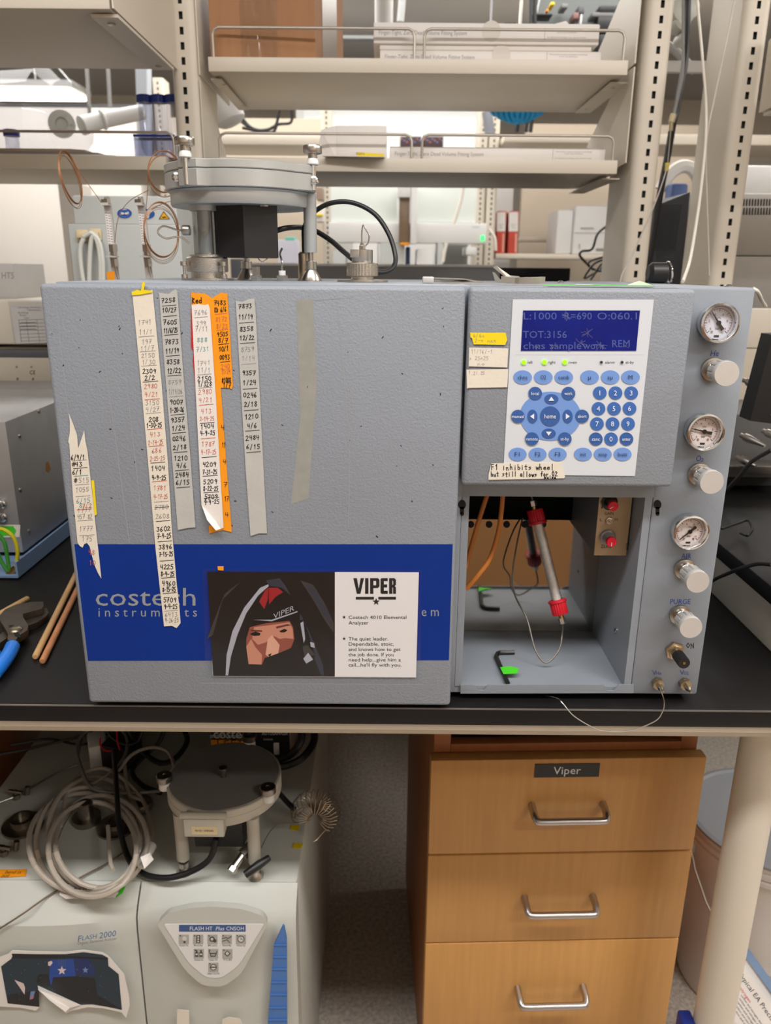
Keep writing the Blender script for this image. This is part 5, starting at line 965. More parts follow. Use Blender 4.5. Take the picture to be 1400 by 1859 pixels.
n_ = (c[1] - c[0]).cross(c[3] - c[0]).normalized(); n_ = n_ if n_.y < 0 else -n_
u, v_ = (c[1] - c[0]), (c[3] - c[0])
def fr_(a, b_, z=0): return c[0] + u * a + v_ * b_ + n_ * z
MB().ext([fr_(0, 0), fr_(1, 0), fr_(1, 1), fr_(0, 1)], n_ * -.006).build('backing_board', WPLAST, fb)
MB().ext([fr_(.0, .0, .0002), fr_(1, .0, .0002), fr_(1, .14, .0002), fr_(0, .14, .0002)], n_ * .004).build('blue_edge', BT_, fb)
b = MB().ext([fr_(.04, .26, .0002), fr_(.96, .26, .0002), fr_(.96, .95, .0002), fr_(.04, .95, .0002)], n_ * .0006, 0)
un = u.normalized(); vn = -(v_ - un * v_.dot(un)).normalized()
b.text('Typical EA Precision', fr_(.52, .38, .0012), un * .0075, vn * .0075, 1); b.text('nitrogen', fr_(.36, .52, .0012), un * .005, vn * .005, 2)
for i in range(5): b.text('carbon and nitrogen data', fr_(.5, .58 + i * .06, .0012), un * .0032, vn * .0032, 1)
b.build('printed_sheet', [WHITE, INK, REDT], fb, flat=True)
tag(MB().box(.47, .80, 1.72, 1.74, 0, .72).build('cabinet_side', M('grey_cabinet', (120, 122, 124), .5)), 'grey cabinet side in the dark behind the bench leg', 'cabinet')
tag(MB().box(-1.3, -.70, 1.1, 1.5, 0, .62, .004).build('wooden_cabinet', WDK), 'dark wooden cabinet in shadow left of the white analyzer', 'cabinet')

# ================================================================ SHELVING
SLOTM = M('slot_dark', (24, 26, 22), .8)
def upright(x, y, label, zb=BT, zt=2.4, dep=.165, wd=.052, off=0.0, pitch=.0254, slot=(.0072, .013), yaxis=1):
    t = thing('shelf_upright', label, 'shelf upright', (x, y, zb)); r = .015; prof = []
    sx0, sx1 = off - slot[0] / 2, off + slot[0] / 2
    b = MB(); n = 6
    right = [(sx1, 0)] + [(wd / 2 - r + r * math.sin(a), r - r * math.cos(a)) for a in [math.pi / 2 * i / n for i in range(n + 1)]] + [(wd / 2, dep)]
    left = [(-wd / 2, dep)] + [(-wd / 2 + r - r * math.cos(a), r - r * math.sin(a)) for a in [math.pi / 2 * i / n for i in range(n + 1)]] + [(sx0, 0)]
    path = right + left; m = len(path)
    vs = [V(x + p, y + q * yaxis, z) for z in (zb, zt) for p, q in path]
    b.add(vs, [[i, i + 1, m + i + 1, m + i] for i in range(m - 1)])
    z = zb
    zs_ = [zb]
    k0 = zb + .012
    while k0 + slot[1] < zt:
        zs_ += [k0, k0 + slot[1]]; k0 += pitch
    zs_.append(zt)
    for i in range(0, len(zs_) - 1, 2): b.poly([V(x + sx0, y, zs_[i]), V(x + sx1, y, zs_[i]), V(x + sx1, y, zs_[i + 1]), V(x + sx0, y, zs_[i + 1])])
    b.build('post', CREAM, t)
    MB().box(x - wd / 2 + .004, x + wd / 2 - .004, y + .006, y + .012, zb, zt).build('slot_backing', SLOTM, t)
    return t
upright(-.392, 1.66, 'slotted cream shelf upright left of the centre shelves', off=-.001)
upright(.509, 1.66, 'slotted cream shelf upright at the right end of the centre shelves', off=.001)
upright(.690, 1.66, 'slotted cream shelf upright furthest right, past the black cable bundle')
def shelf(x0, x1, y0, y1, z1, label, th=.025, ends=(1, 1)):
    t = thing('wall_shelf', label, 'shelf', ((x0 + x1) / 2, y0, z1 - th))
    b = MB().box(x0, x1, y0, y0 + .002, z1 - th, z1, .0008); b.box(x0, x1, y0 + .0021, y1, z1 - th + .001, z1 - .0002, .0005); b.build('board', CREAMD if False else CREAM, t)
    return t
u1 = shelf(-.346, .4555, 1.66, 2.03, 1.757, 'upper centre shelf carrying the cardboard box and two stacked white boxes')
u2 = shelf(-.334, .4525, 1.66, 1.965, 1.5825, 'lower centre shelf carrying the small white box and one long white box')
for sh, z, x0, x1 in ((u1, 1.757, -.346, .4555), (u2, 1.5825, -.334, .4525)):
    for s, x in ((-1, -.365), (1, .470)):
        b = MB(); pr = [(1.665, z - .03), (1.665, z + .136), (1.72, z + .136), (1.955, z - .012), (1.955, z - .03)] if s < 0 else [(1.665, z + .165), (1.75, z + .168), (1.999, z + .074), (2.03, z - .02), (1.665, z - .004)]
        b.ext([V(x - .0012, y, zz) for y, zz in pr], (.0024, 0, 0)); xx = x - s * .035
        b.build('end_bracket', CREAM, sh)
        x += .014 if s < 0 else 0; b = MB().box(min(x, xx), max(x, xx), 1.70, 2.0, z - .031, z - .0285); b.lathe((x - s * .02, 1.74, z - .031), (0, 0, -1), [(.005, 0), (.005, .002)], 8); b.lathe((x - s * .02, 1.95, z - .031), (0, 0, -1), [(.005, 0), (.005, .002)], 8); b.build('bracket_flange', CREAM, sh)
l1 = thing('wall_shelf', 'upper left shelf reaching out towards the viewer from the left upright', 'shelf', (-.9, 1.3, 1.735))
MB().box(-1.6, -.4115, 1.30, 1.655, 1.7335, 1.775, .002).build('board', CREAM, l1)
b = MB(); b.ext([V(-.408, 1.30, 1.735), V(-.408, 1.30, 1.80), V(-.408, 1.34, 1.85), V(-.408, 1.66, 1.90), V(-.408, 1.66, 1.735)], (.0025, 0, 0)); b.box(-.445, -.405, 1.315, 1.63, 1.727, 1.7315); b.build('end_bracket', CREAM, l1)
b = MB()
for y in (1.345, 1.60): b.lathe((-.425, y, 1.727), (0, 0, -1), [(.006, 0), (.006, .002), (.004, .003)], 10)
b.build('bolt', STEEL, l1)
l2 = shelf(-1.6, -.4405, 1.66, 1.965, 1.5825, 'lower left shelf carrying papers and the blue capped tubes')
r1 = thing('wall_shelf', 'shelf end at the far right edge reaching out from the rightmost upright', 'shelf', (.75, 1.5, 1.68))
b = MB(); b.ext([V(.715, 1.655, 1.668), V(.715, 1.655, 1.79), V(.715, 1.56, 1.82), V(.715, 1.28, 1.81), V(.715, 1.28, 1.668)], (.0025, 0, 0)); b.box(.7176, .75, 1.32, 1.64, 1.660, 1.664); b.build('end_bracket', CREAM, r1)
MB().box(.719, 1.5, 1.28, 1.655, 1.668, 1.695, .001).build('board', CREAM, r1)
MB().lathe((.735, 1.60, 1.66), (0, 0, -1), [(.006, 0), (.006, .003)], 10).build('bolt', STEEL, r1)
# guard rails
RAIL = M('wire_rail', (186, 178, 168), .35, .6)
def rail(x0, x1, y, z, h_, label, open_left=False):
    r = .012
    pts = ([] if open_left else [V(x0, y, z - .004), V(x0, y, z + h_ - r), V(x0 + r * .3, y, z + h_ - r * .3)]) + [V(x0 + (0 if open_left else r), y, z + h_), V(x1 - r, y, z + h_), V(x1 - r * .3, y, z + h_ - r * .3), V(x1, y, z + h_ - r), V(x1, y, z - .004)]
    tag(MB().tube(pts, .0027, 10).build('guard_rail', RAIL), label, 'shelf rail')
def rx(px, py, Y=1.672): return PY(px, py, Y).x
rail(rx(388, 103), rx(752, 105), 1.672, 1.757, .0525, 'wire guard rail in front of the cardboard box on the upper shelf')
rail(rx(770, 107), rx(1131, 108), 1.672, 1.757, .0525, 'wire guard rail at the right end of the upper shelf')
rail(rx(400, 285), rx(747, 288), 1.672, 1.5825, .0445, 'wire guard rail in front of the small white box on the lower shelf')
rail(rx(766, 289), rx(1112, 289), 1.672, 1.5825, .0445, 'wire guard rail at the right end of the lower shelf')
rail(-1.5, rx(317, 283), 1.672, 1.5825, .0445, 'wire guard rail in front of the blue capped tubes', True)
# boxes on the centre shelves
zU = 1.7572; zL = 1.5827
cb = thing('cardboard_box', 'brown cardboard box sealed with shiny clear tape on the upper shelf', 'cardboard box', (-.24, 1.75, zU))
x0, x1 = PY(381, 60, 1.69).x, PY(572, 60, 1.70).x
MB().ext([V(x0, 1.69, zU), V(x1, 1.70, zU), V(x1 + .042, 1.93, zU), V(x0 + .02, 1.94, zU)], (0, 0, .22)).build('carton', CARD, cb)
xm = PY(470, 50, 1.693).x; n = 22; vs = []; rr_ = random.Random(3); rid = [rr_.uniform(-1, 1) for _ in range(n + 1)]
for j in range(n + 1):
    for i in range(n + 1): vs.append(V(xm - .036 + .072 * i / n, 1.6915 - .0016 * abs(rid[(i + (j // 5) * 2) % (n + 1)]) - rr_.uniform(0, .0007), zU + .22 * j / n))
MB().add(vs, [[j * (n + 1) + i, j * (n + 1) + i + 1, (j + 1) * (n + 1) + i + 1, (j + 1) * (n + 1) + i] for j in range(n) for i in range(n)]).build('sealing_tape', clear('crinkled_clear_tape', (252, 251, 250), .12, 1.0, .10, .25), cb)
b = MB().ext([V(x1 + .0095, 1.752, zU + .02), V(x1 + .031, 1.868, zU + .02), V(x1 + .031, 1.868, zU + .19), V(x1 + .0095, 1.752, zU + .19)], (.0012, 0, 0)); b.build('shipping_label', M('plastic_pouch_grey', (140, 124, 108), .3), cb)
GP = M('grey_print', (150, 146, 146), .6)
def flatbox(px0, px1, Y, z0, hh, label, lid_gap=False, tx=None, seal=None, dep=.26):
    a, b_ = PY(px0, 60 if z0 > 1.7 else 270, Y).x, PY(px1, 60 if z0 > 1.7 else 270, Y).x
    t = thing('flat_box', label, 'box', ((a + b_) / 2, Y, z0))
    if lid_gap:
        MB().box(a + .012, b_ - .012, Y + .006, Y + dep - .006, z0, z0 + .014, .002).build('tray', WHITE, t); MB().box(a, b_, Y, Y + dep, z0 + .0095, z0 + hh, .003).build('lid', WHITE, t)
    else: MB().box(a, b_, Y, Y + dep, z0, z0 + hh, .002).build('carton', WHITE, t)
    b = MB(); zc = z0 + hh * (.62 if lid_gap else .52); b.text('Finger-Tight, Zero Dead Volume Fitting System', (tx[0], Y - .0003, zc), (.0075, 0, 0), (0, 0, .0072), 0, wid=tx[1])
    xr = b_ - .106; b.ext([V(xr, Y - .0002, zc - .0105), V(xr + .0006, Y - .0002, zc - .0105), V(xr + .0006, Y - .0002, zc + .0105), V(xr, Y - .0002, zc + .0105)], (0, -.0001, 0), 0)
    for dz, s_ in ((.006, 'This product contains small parts and fittings'), (.0025, 'not for use with blood'), (-.006, 'for laboratory fittings only, see the sheet')): b.text(s_, (xr + .042, Y - .0003, zc + dz), (.002, 0, 0), (0, 0, .0022), 0, wid=.074 if dz != .0025 else .036)
    b.build('printed_text', GP, t, flat=True)
    if seal: b = MB(); c_ = PY(seal, 60 if z0 > 1.7 else 270, Y); b.lathe((c_.x, Y - .0003, z0 + hh * .7), (0, -1, 0), [(.018, 0), (.018, .0001)], 24); b.build('clear_seal', M('clear_seal_sticker', (216, 210, 202), .2), t)
    return t
tX = lambda px0, px1, Y, py: ((PY(px0, py, Y).x + PY(px1, py, Y).x) / 2, PY(px1, py, Y).x - PY(px0, py, Y).x)
flatbox(690, 1095, 1.70, zU, .0235, 'lower long white box of the stack on the upper shelf', tx=tX(699, 862, 1.70, 98), seal=912)
flatbox(678, 1089, 1.695, zU + .0236, .046, 'upper long white box with a loose lid on top of the stack', True, tx=tX(688, 848, 1.695, 50), seal=892)
flatbox(708, 1100, 1.70, zL, .0265, 'single long white box on the lower shelf', tx=tX(717, 878, 1.70, 278))
b = MB(); q = PY(735, 36, 1.75)
b.box(PY(763, 30, 1.80).x, PY(824, 30, 1.80).x, 1.80, 1.86, zU + .0698, zU + .083, .001); tag(b.build('small_carton', CREAMD), 'small beige carton on top of the upper long white box', 'carton')
b = MB(); a = PY(975, 44, 1.74); x = a.x; b.add([V(x, 1.73, zU + .0698), V(x + .07, 1.73, zU + .0698), V(x + .055, 1.73, zU + .0838), V(x + .085, 1.80, zU + .0698), V(x, 1.8, zU + .0698)], [[0, 1, 2], [1, 3, 2], [0, 2, 4], [2, 3, 4], [0, 4, 3, 1]]); tag(b.build('folded_paper', WHITE), 'folded white paper tent on top of the upper long white box', 'paper')
b = MB().tube(smooth([V(PY(905, 40, 1.72).x, 1.72, zU + .0712), V(PY(925, 36, 1.72).x, 1.73, zU + .078), V(PY(950, 40, 1.72).x, 1.74, zU + .0715), V(PY(970, 42, 1.72).x, 1.73, zU + .0712)], 6), .0014, 6); b.box(PY(921, 38, 1.72).x, PY(938, 38, 1.72).x, 1.725, 1.745, zU + .0698, zU + .079, .001); tag(b.build('cable_clip', BLACK), 'thin black cable with a clip on top of the upper long white box', 'cable')
wb = thing('small_white_box', 'small white box with an open side flap and a yellow label on the lower shelf', 'box', (-.06, 1.72, zL))
a, c_ = PY(611, 250, 1.70), PY(702, 250, 1.70); x0, x1 = a.x, c_.x
MB().box(x0, x1, 1.70, 1.86, zL, zL + .064, .001).build('carton', WHITE, wb)
MB().ext([V(x0, 1.700, zL + .064), V(x0, 1.70, zL + .002), V(x0 - .043, 1.71, zL + .004), V(x0 - .030, 1.70, zL + .056)], (0, .0012, 0)).build('open_flap', WHITE, wb)
b = MB().ext([V(PY(648, 276, 1.7).x, 1.6998, zL + .004), V(PY(697, 276, 1.7).x, 1.6998, zL + .004), V(PY(697, 276, 1.7).x, 1.6998, zL + .0125), V(PY(648, 276, 1.7).x, 1.6998, zL + .0155)], (0, -.0004, 0), 0); b.text('TNT3', (PY(654, 273, 1.7).x, 1.6992, zL + .0125), (.005, 0, 0), (0, 0, .004), 1); b.build('yellow_label', [YELLOW, INK], wb)
b = MB().ext([V(PY(583, 280, 1.63).x, 1.64, zL + .0003), V(PY(690, 285, 1.63).x, 1.63, zL - .002), V(PY(700, 282, 1.66).x, 1.66, zL + .001), V(PY(690, 280, 1.68).x, 1.695, zL + .0005), V(PY(600, 280, 1.68).x, 1.695, zL + .0005)], (0, 0, .001)); tag(b.build('paper_sheet', WHITE), 'white sheet of paper overhanging the lower shelf in front of the small white box', 'paper')
b = MB(); c_ = PY(683, 240, 2.0); b.lathe((c_.x, 1.90, zL + .0), (0, 0, 1), [(.012, 0), (.012, .075), (.010, .08), (.010, .09)], 20); tag(b.build('small_bottle', M('pale_grey_plastic', (200, 198, 194), .4)), 'small pale plastic bottle behind the small white box', 'bottle')
# left lower shelf contents
TUBE = clear('tube_plastic', (240, 242, 250), .10, .95, .1, .5); BCAP = M('blue_cap', (26, 52, 140), .4)
def ctube(x, y, z, h_, r, label, name='centrifuge_tube', grp=None):
    t = thing(name, label, 'tube', (x, y, z), grp)
    MB().lathe((x, y, z), (0, 0, 1), [(.003, 0), (r, r * 1.3), (r, h_ - .012)], 24).build('tube_body', TUBE, t)
    k = MB(); n = 40; vs = []
    for rr, hh in ((r * 1.16, h_ - .014), (r * 1.16, h_ - .001), (r * 1.08, h_)):
        for i in range(n): q = rr * (1 if i % 2 else .95); a = 2 * math.pi * i / n; vs.append(V(x + q * math.cos(a), y + q * math.sin(a), z + hh))
    k.add(vs, [[a_ * n + i, a_ * n + (i + 1) % n, (a_ + 1) * n + (i + 1) % n, (a_ + 1) * n + i] for a_ in range(2) for i in range(n)] + [list(range(n))[::-1], [2 * n + i for i in range(n)]]); k.build('screw_cap', BCAP, t); return t
yt = 1.73
for px, lab in ((266, 'left one of the three blue capped centrifuge tubes in the blue rack'), (291, 'middle blue capped centrifuge tube in the blue rack'), (316, 'rightmost blue capped centrifuge tube, nearest the left upright')):
    p = PY(px, 230, yt); ctube(p.x, yt, zL + .004, .117, .0135, lab)
rk = thing('tube_rack', 'blue and clear tube rack holding the blue capped tubes on the left shelf', 'tube rack', (PY(284, 262, yt).x, yt, zL))
xa, xb = PY(249, 262, yt).x, PY(322, 262, yt).x
b = MB().box(xa, xb, yt - .024, yt + .04, zL, zL + .0035, .001); 
b.build('base', BCAP, rk)
b = MB(); hz = zL + .042
b.box(xa, xb, yt - .024, yt - .017, hz, hz + .004); b.box(xa, xb, yt + .017, yt + .03, hz, hz + .004)
b.build('top_plate', BCAP, rk); b = MB()
for x in (xa, xb - .002): b.box(x, x + .002, yt - .023, yt + .039, zL + .0036, hz)
b.build('side_wall', TUBE, rk); MB().box(xa + .0021, xb - .0021, yt - .024, yt - .0225, zL + .0036, hz - .0002).build('front_wall', clear('blue_tinted_plastic', (222, 226, 242), .08, .95, .1, .3), rk)
jr = PY(21, 245, 1.74); t = thing('sample_jar', 'small clear jar with a blue screw cap at the far left of the left shelf', 'jar', (jr.x, 1.74, zL + .0135))
MB().lathe((jr.x, 1.74, zL + .0135), (0, 0, 1), [(.0125, 0), (.0135, .002), (.0135, .038)], 28).build('jar_body', TUBE, t); MB().lathe((jr.x, 1.74, zL + .045), (0, 0, 1), [(.016, 0), (.016, .011), (.015, .012)], 28).build('screw_cap', BCAP, t)
for i, (xl, xr, z, dz, mt, lab) in enumerate(((-1.2, PY(215, 280, 1.7).x, 0, .003, WHITE, 'lowest white sheet of the paper pile on the left shelf'), (-1.2, PY(185, 272, 1.7).x, .0032, .0045, M('grey_paper', (150, 146, 146), .6), 'grey folder in the middle of the paper pile on the left shelf'), (-1.2, PY(160, 268, 1.7).x, .0078, .005, M('tan_paper', (176, 160, 146), .6), 'topmost tan folder of the paper pile on the left shelf'))):
    tag(MB().ext([V(xl, 1.675, zL + z + .001), V(xr - .03, 1.675, zL + z + .001), V(xr, 1.68, zL + z), V(xr + .02, 1.9, zL + z), V(xl, 1.9, zL + z)], (0, 0, dz)).build('paper_folder', mt), lab, 'folder')
# hanging blue capped tube at the left bracket: clear dispenser seen past the shelf end
dv = thing('dispenser_bottle', 'white plastic dispenser with a blue cap behind the left end of the centre shelves', 'dispenser', PY(410, 200, 2.5))
A, B = PY(383, 136, 2.5), PY(420, 222, 2.5); d = (B - A).normalized(); L = (B - A).length
MB().lathe(A, d, [(.035, 0), (.045, L * .35)], 24).build('blue_cap', M('bright_blue_plastic', (20, 130, 190), .3), dv); MB().lathe(A + d * (L * .352), d, [(.042, 0), (.05, L * .3), (.045, L * .62), (.03, L * .7)], 24).build('white_body', WPLAST, dv)

# hanging tubes and cables at the right
def hang(name, q, r, mat, label, cat='cable'): return tag(MB().tube(smooth([PY(x, y, Y) for x, y, Y in q], 8), r, 8).build(name, mat), label, cat)
WTU = M('milky_tube', (226, 220, 208), .35)
hang('white_tube', [(1262, -60, 1.6), (1266, 0, 1.6), (1275, 100, 1.6), (1282, 190, 1.6), (1281, 260, 1.58), (1272, 350, 1.5), (1262, 420, 1.4), (1252, 475, 1.3), (1240, 511, 1.2)], .0026, WTU, 'white tube hanging down to the analyzer top between the two right uprights', 'tube')
hang('thin_clear_tube', [(1340, -30, 1.62), (1318, 80, 1.62), (1297, 180, 1.61), (1285, 240, 1.6), (1282, 290, 1.59), (1285, 400, 1.58), (1288, 500, 1.58)], .0014, M('thin_tube', (205, 196, 184), .4), 'very thin pale tube slanting across the rightmost upright', 'tube')
hang('black_cable', [(1250, -40, 1.9), (1248, 30, 1.9), (1244, 110, 1.88), (1228, 200, 1.86), (1222, 225, 1.85), (1212, 285, 1.85), (1200, 345, 1.84), (1188, 420, 1.83), (1178, 480, 1.82), (1173, 520, 1.82), (1170, 600, 1.8)], .0075, CABLEB, 'thick black cable bundle hanging behind the right upright of the centre shelves')
hang('black_cable', [(1241, -40, 1.87), (1240, 60, 1.87), (1240, 130, 1.86), (1228, 190, 1.85), (1223, 215, 1.84)], .003, M('grey_sleeve', (150, 148, 146), .5), 'thin grey cable running beside the thick black bundle')
hang('thin_wire', [(1218, 236, 1.82), (1214, 280, 1.8), (1211, 304, 1.78), (1200, 340, 1.7), (1185, 380, 1.6), (1165, 425, 1.5), (1150, 460, 1.42), (1131, 495, 1.35), (1126, 512, 1.3)], .0012, M('grey_wire', (176, 170, 162), .4), 'thin grey wire curving across the right upright down to the analyzer top')
b = MB(); p, q = PY(1223, 207, 1.83), PY(1219, 222, 1.83); b.cyl(p, q, .0065, n=6); b.cyl(q, PY(1218, 238, 1.83), .0048, n=12); tag(b.build('brass_connector', M('bright_nickel', (220, 206, 176), .2, 1.0)), 'shiny metal cable connector on the black bundle', 'connector')
p = PY(1211, 303, 1.79); tag(MB().box(p.x - .004, p.x + .004, 1.787, 1.793, p.z - .008, p.z + .008, .001).build('yellow_clip', YELLOW), 'small yellow tag on the thin grey wire', 'tag')
# left: cream instrument behind the aluminium box
ci = thing('cream_instrument', 'cream instrument with a taped form behind the aluminium box', 'instrument', (-1.0, 1.68, BT))
Yc = 1.68
def zc(py): return PY(40, py, Yc).z
b = MB(); b.box(-1.7, -.64, Yc + .02, 1.98, BT, zc(632)); b.box(-1.7, -.655, Yc, 1.98, zc(626), zc(545), .006); b.build('case', CREAM, ci)
MB().box(-1.7, -.64, Yc + .006, Yc + .02, zc(699), zc(650), .002).build('lower_panel', CREAMD, ci)
MB().box(-1.7, -.64, Yc + .008, Yc + .0195, zc(649.5), zc(636), .001).build('dark_slot', DARK, ci)
b = MB(); b.ptext('CE', 59, 676, 7, Yc + .0055, 0, wid=10)
for x, y in ((30, 666), (57, 666), (32, 688), (60, 688)): b.pdisc(x, y, 2, 2, Yc + .0055, 0, 1, 10)
b.build('ce_mark', [INK, STEEL], ci, flat=True)
MB().box(-1.7, -.62, Yc - .01, Yc + .019, zc(716), zc(709), .002).build('ledge', WHITE, ci)
fs = thing('posted_form', 'white printed form with a table taped to the cream instrument', 'form', PY(50, 590, Yc - .003))
b = MB().ppoly([(18, 556), (90, 552), (96, 622), (29, 624)], Yc - .0015, .0004, 0)
for i in range(7): y = 581 + i * 6.4; b.stroke([(33 + i * .8, y), (92, y - 1.5)], .6, Yc - .0022, 1)
for x in (34, 48, 67, 84): b.stroke([(x, 581), (x + 5, 621)], .6, Yc - .0022, 1)
for t, x, y, wd in (('Unit & Equip Identification', 54, 558, 42), ('Information', 62, 562.5, 24), ('Building', 42, 567.5, 18), ('Room', 42, 572, 12), ('Year', 48, 577, 10)): b.ptext(t, x, y, 3, Yc - .0022, 1, wid=wd)
for i in range(3): b.stroke([(37, 586 + i * 6), (64, 585.5 + i * 6), (66, 587 + i * 6)], 1.2, Yc - .0023, 1)
b.build('form_sheet', [WHITE, M('form_ink', (96, 94, 98), .7)], fs, flat=True)
MB().ppoly([(14, 546), (95, 542), (100, 626), (27, 629)], Yc - .003, .0003).build('plastic_sleeve', clear('sleeve_plastic', (250, 251, 252), .03, 1.0, .15, .1), fs)
gcap = MB().box(-1.7, PY(26, 500, 1.78).x, 1.78, 1.94, zc(545), PY(10, 478, 1.78).z, .002); gcap.ptext('HT5', 14, 500, 12, 1.7795, 1, wid=22); tag(gcap.build('grey_cover_box', [M('grey_card', (190, 188, 186), .5), GP]), 'pale grey cover standing on the cream instrument at the left edge', 'cover')
# right: objects on the raised bench
RZ = 1.008
mn = thing('monitor', 'black monitor edge at the far right over the raised bench', 'monitor', (.66, 1.05, RZ))
b = MB(); b.ext([PY(1404, 608, 1.06), PY(1362, 764, 1.06), PY(1400, 769, 1.06), PY(1700, 790, 1.06), PY(1700, 600, 1.06)], (0, .035, 0)); b.build('frame', BLACK, mn)
MB().ext([PY(1398, 752, 1.06) - V(0, .001, 0), PY(1398, 754, 1.06) - V(0, .001, 0), PY(1690, 758, 1.06) - V(0, .001, 0), PY(1690, 756, 1.06) - V(0, .001, 0)], (0, -.001, 0)).build('bezel_line', DARK, mn)
MB().lathe((.72, 1.12, RZ), (0, 0, 1), [(.10, 0), (.10, .01), (.025, .015), (.025, .22)], 24).build('stand', BLACK, mn)
bx = thing('black_case', 'black rounded case low at the far right on the raised bench', 'case', (.62, .98, RZ))
MB().box(.565, .9, .95, 1.03, RZ, RZ + .15, .02, seg=4).build('case', BLACKM, bx)
vb = thing('valve_manifold', 'valve block with chromed fittings in the shadow behind the gauge strip', 'valve manifold', (.56, 1.3, RZ))
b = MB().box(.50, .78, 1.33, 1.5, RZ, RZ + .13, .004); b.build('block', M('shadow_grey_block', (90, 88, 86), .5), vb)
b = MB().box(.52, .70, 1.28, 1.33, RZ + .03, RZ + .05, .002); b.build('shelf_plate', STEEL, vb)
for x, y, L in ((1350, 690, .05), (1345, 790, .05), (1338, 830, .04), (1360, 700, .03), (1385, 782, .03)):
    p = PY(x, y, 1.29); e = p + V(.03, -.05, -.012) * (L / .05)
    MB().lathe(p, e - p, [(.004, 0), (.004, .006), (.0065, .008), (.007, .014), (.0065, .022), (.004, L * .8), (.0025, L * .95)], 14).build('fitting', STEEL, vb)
hang('grey_cable', [(1400, 817, 1.10), (1365, 838, 1.12), (1340, 868, 1.15), (1318, 890, 1.2), (1290, 905, 1.25)], .0032, M('slate_cable', (70, 68, 68), .5), 'slate grey cable sagging in front of the black case')
hang('black_cable', [(1402, 1025, .80), (1375, 1024, .84), (1345, 1032, .86), (1320, 1042, .90), (1298, 1052, .96), (1270, 1070, 1.05)], .0024, CABLEB, 'black cable arcing over the edge of the raised bench beside the AIR knob')
hang('black_cable', [(1310, 960, 1.02), (1340, 950, 1.05), (1358, 945, 1.06), (1366, 960, 1.0), (1358, 972, .98), (1345, 968, 1.0)], .0018, CABLEB, 'small black wire loop on top of the raised bench')
pct = thing('computer_tower', 'dark perforated computer tower behind the right upright', 'computer', (.65, 1.9, BT))
b = MB(); xa, xb = PY(1180, 420, 1.95).x, PY(1245, 420, 1.9).x; b.ext([V(xa, 1.90, BT), V(xb, 1.90, BT), V(xb, 1.90, 1.548), V(xa, 1.93, 1.52)], (0, .35, 0)); b.build('case', M('graphite_case', (58, 60, 66), .5), pct)
b = MB()
for i in range(14):
    for j in range(26):
        x, y = 1192 + i * 3.4 - j * .5, 372 + j * 3.2
        if x < PY(0, 0, 1).x + 1244 - j * .35: b.ppoly(rect(x, y, x + 1.6, y + 1.6), 1.899)
b.build('perforated_panel', BLACKM, pct, flat=True)
gi = thing('grey_vented_instrument', 'large grey instrument with slotted vents beyond the rightmost upright', 'instrument', (1.0, 1.98, BT))
Yg = 1.98; b = MB(); b.box(PY(1244, 450, Yg).x, 1.9, Yg, 2.5, BT, PY(1300, 465, Yg).z, .004); b.box(PY(1244, 450, Yg).x, 1.9, Yg + .002, 2.5, PY(1300, 464, Yg).z, PY(1300, 350, Yg).z, .006); b.build('case', M('warm_grey_case', (176, 172, 166), .45), gi)
b = MB()
for i in range(18):
    for y0, y1 in ((361, 374), (377, 390)): x = 1345 + i * 5.2; b.ppoly([(x, y0), (x + 2.6, y0), (x + 2.6 - 1.2, y1), (x - 1.2, y1)], Yg + .0005)
b.build('vent_slots', BLACKM, gi, flat=True)
cm = thing('cream_cabinet', 'cream panelled case right of the helium gauge, behind the analyzer', 'case', (.75, 1.62, BT))
MB().box(.57, 1.4, 1.64, 1.655, PY(1370, 632, 1.64).z, PY(1370, 560, 1.64).z, .003).build('panel', CREAM, cm); MB().box(.57, 1.4, 1.6425, 1.656, BT, PY(1370, 633, 1.64).z, .002).build('lower_panel', CREAMD, cm)
hang('white_tube', [(1366, 524, 1.2), (1376, 530, 1.2), (1383, 545, 1.22), (1390, 556, 1.3)], .003, WTU, 'short white tube curling behind the top right corner of the analyzer', 'tube')

# ================================================================ BEYOND: THE NEXT BENCHES
fb2 = thing('far_bench', 'far lab bench with a pale top across the next aisle', 'bench', (0, 4.0, 0))
MB().box(-3.4, 3.6, 3.9, 4.9, .88, .91, .003).build('worktop', M('far_bench_top', (84, 82, 80), .4), fb2)
MB().box(-3.4, 3.6, 3.95, 4.85, 0, .88).build('cabinet_base', CREAM, fb2)
def fup(px, lab): upright(PY(px, 420, 4.4).x, 4.40, lab, zb=.91, zt=2.3, dep=.12, wd=.055)
fup(595, 'distant slotted upright left of the white sampling robot'); fup(870, 'distant slotted upright just left of the pair of red boxes'); fup(890, 'distant slotted upright touching the red boxes side')
fup(375 - 70, 'distant slotted upright behind the round autosampler')
# dark grey cover just behind the uprights
dk = thing('dark_cover', 'long dark grey cover with a pale serrated top edge behind the analyzer', 'cover', (0, 2.05, BT))
xa, xb = PY(444, 480, 2.05).x, PY(908, 484, 2.05).x
za = PY(675, 483, 2.05).z
MB().box(xa, xb, 2.05, 2.25, BT, za, .002).build('cover', M('mid_grey_cover', (138, 139, 143), .5), dk)
b = MB(); n = 110
for i in range(n): x = xa + (xb - xa) * i / n; b.box(x, x + (xb - xa) / n * .6, 2.047, 2.06, za + .0002, za + .006)
b.box(xa, xb, 2.0475, 2.0495, za - .001, za + .003); b.build('serrated_edge', M('pale_edge', (226, 226, 226), .5), dk)
tag(MB().box(PY(880, 495, 2.2).x, PY(1030, 495, 2.3).x, 2.26, 2.5, BT, PY(960, 486, 2.26).z, .003).build('black_box', BLACKM), 'matt black box behind the pliers on the analyzer top', 'box')
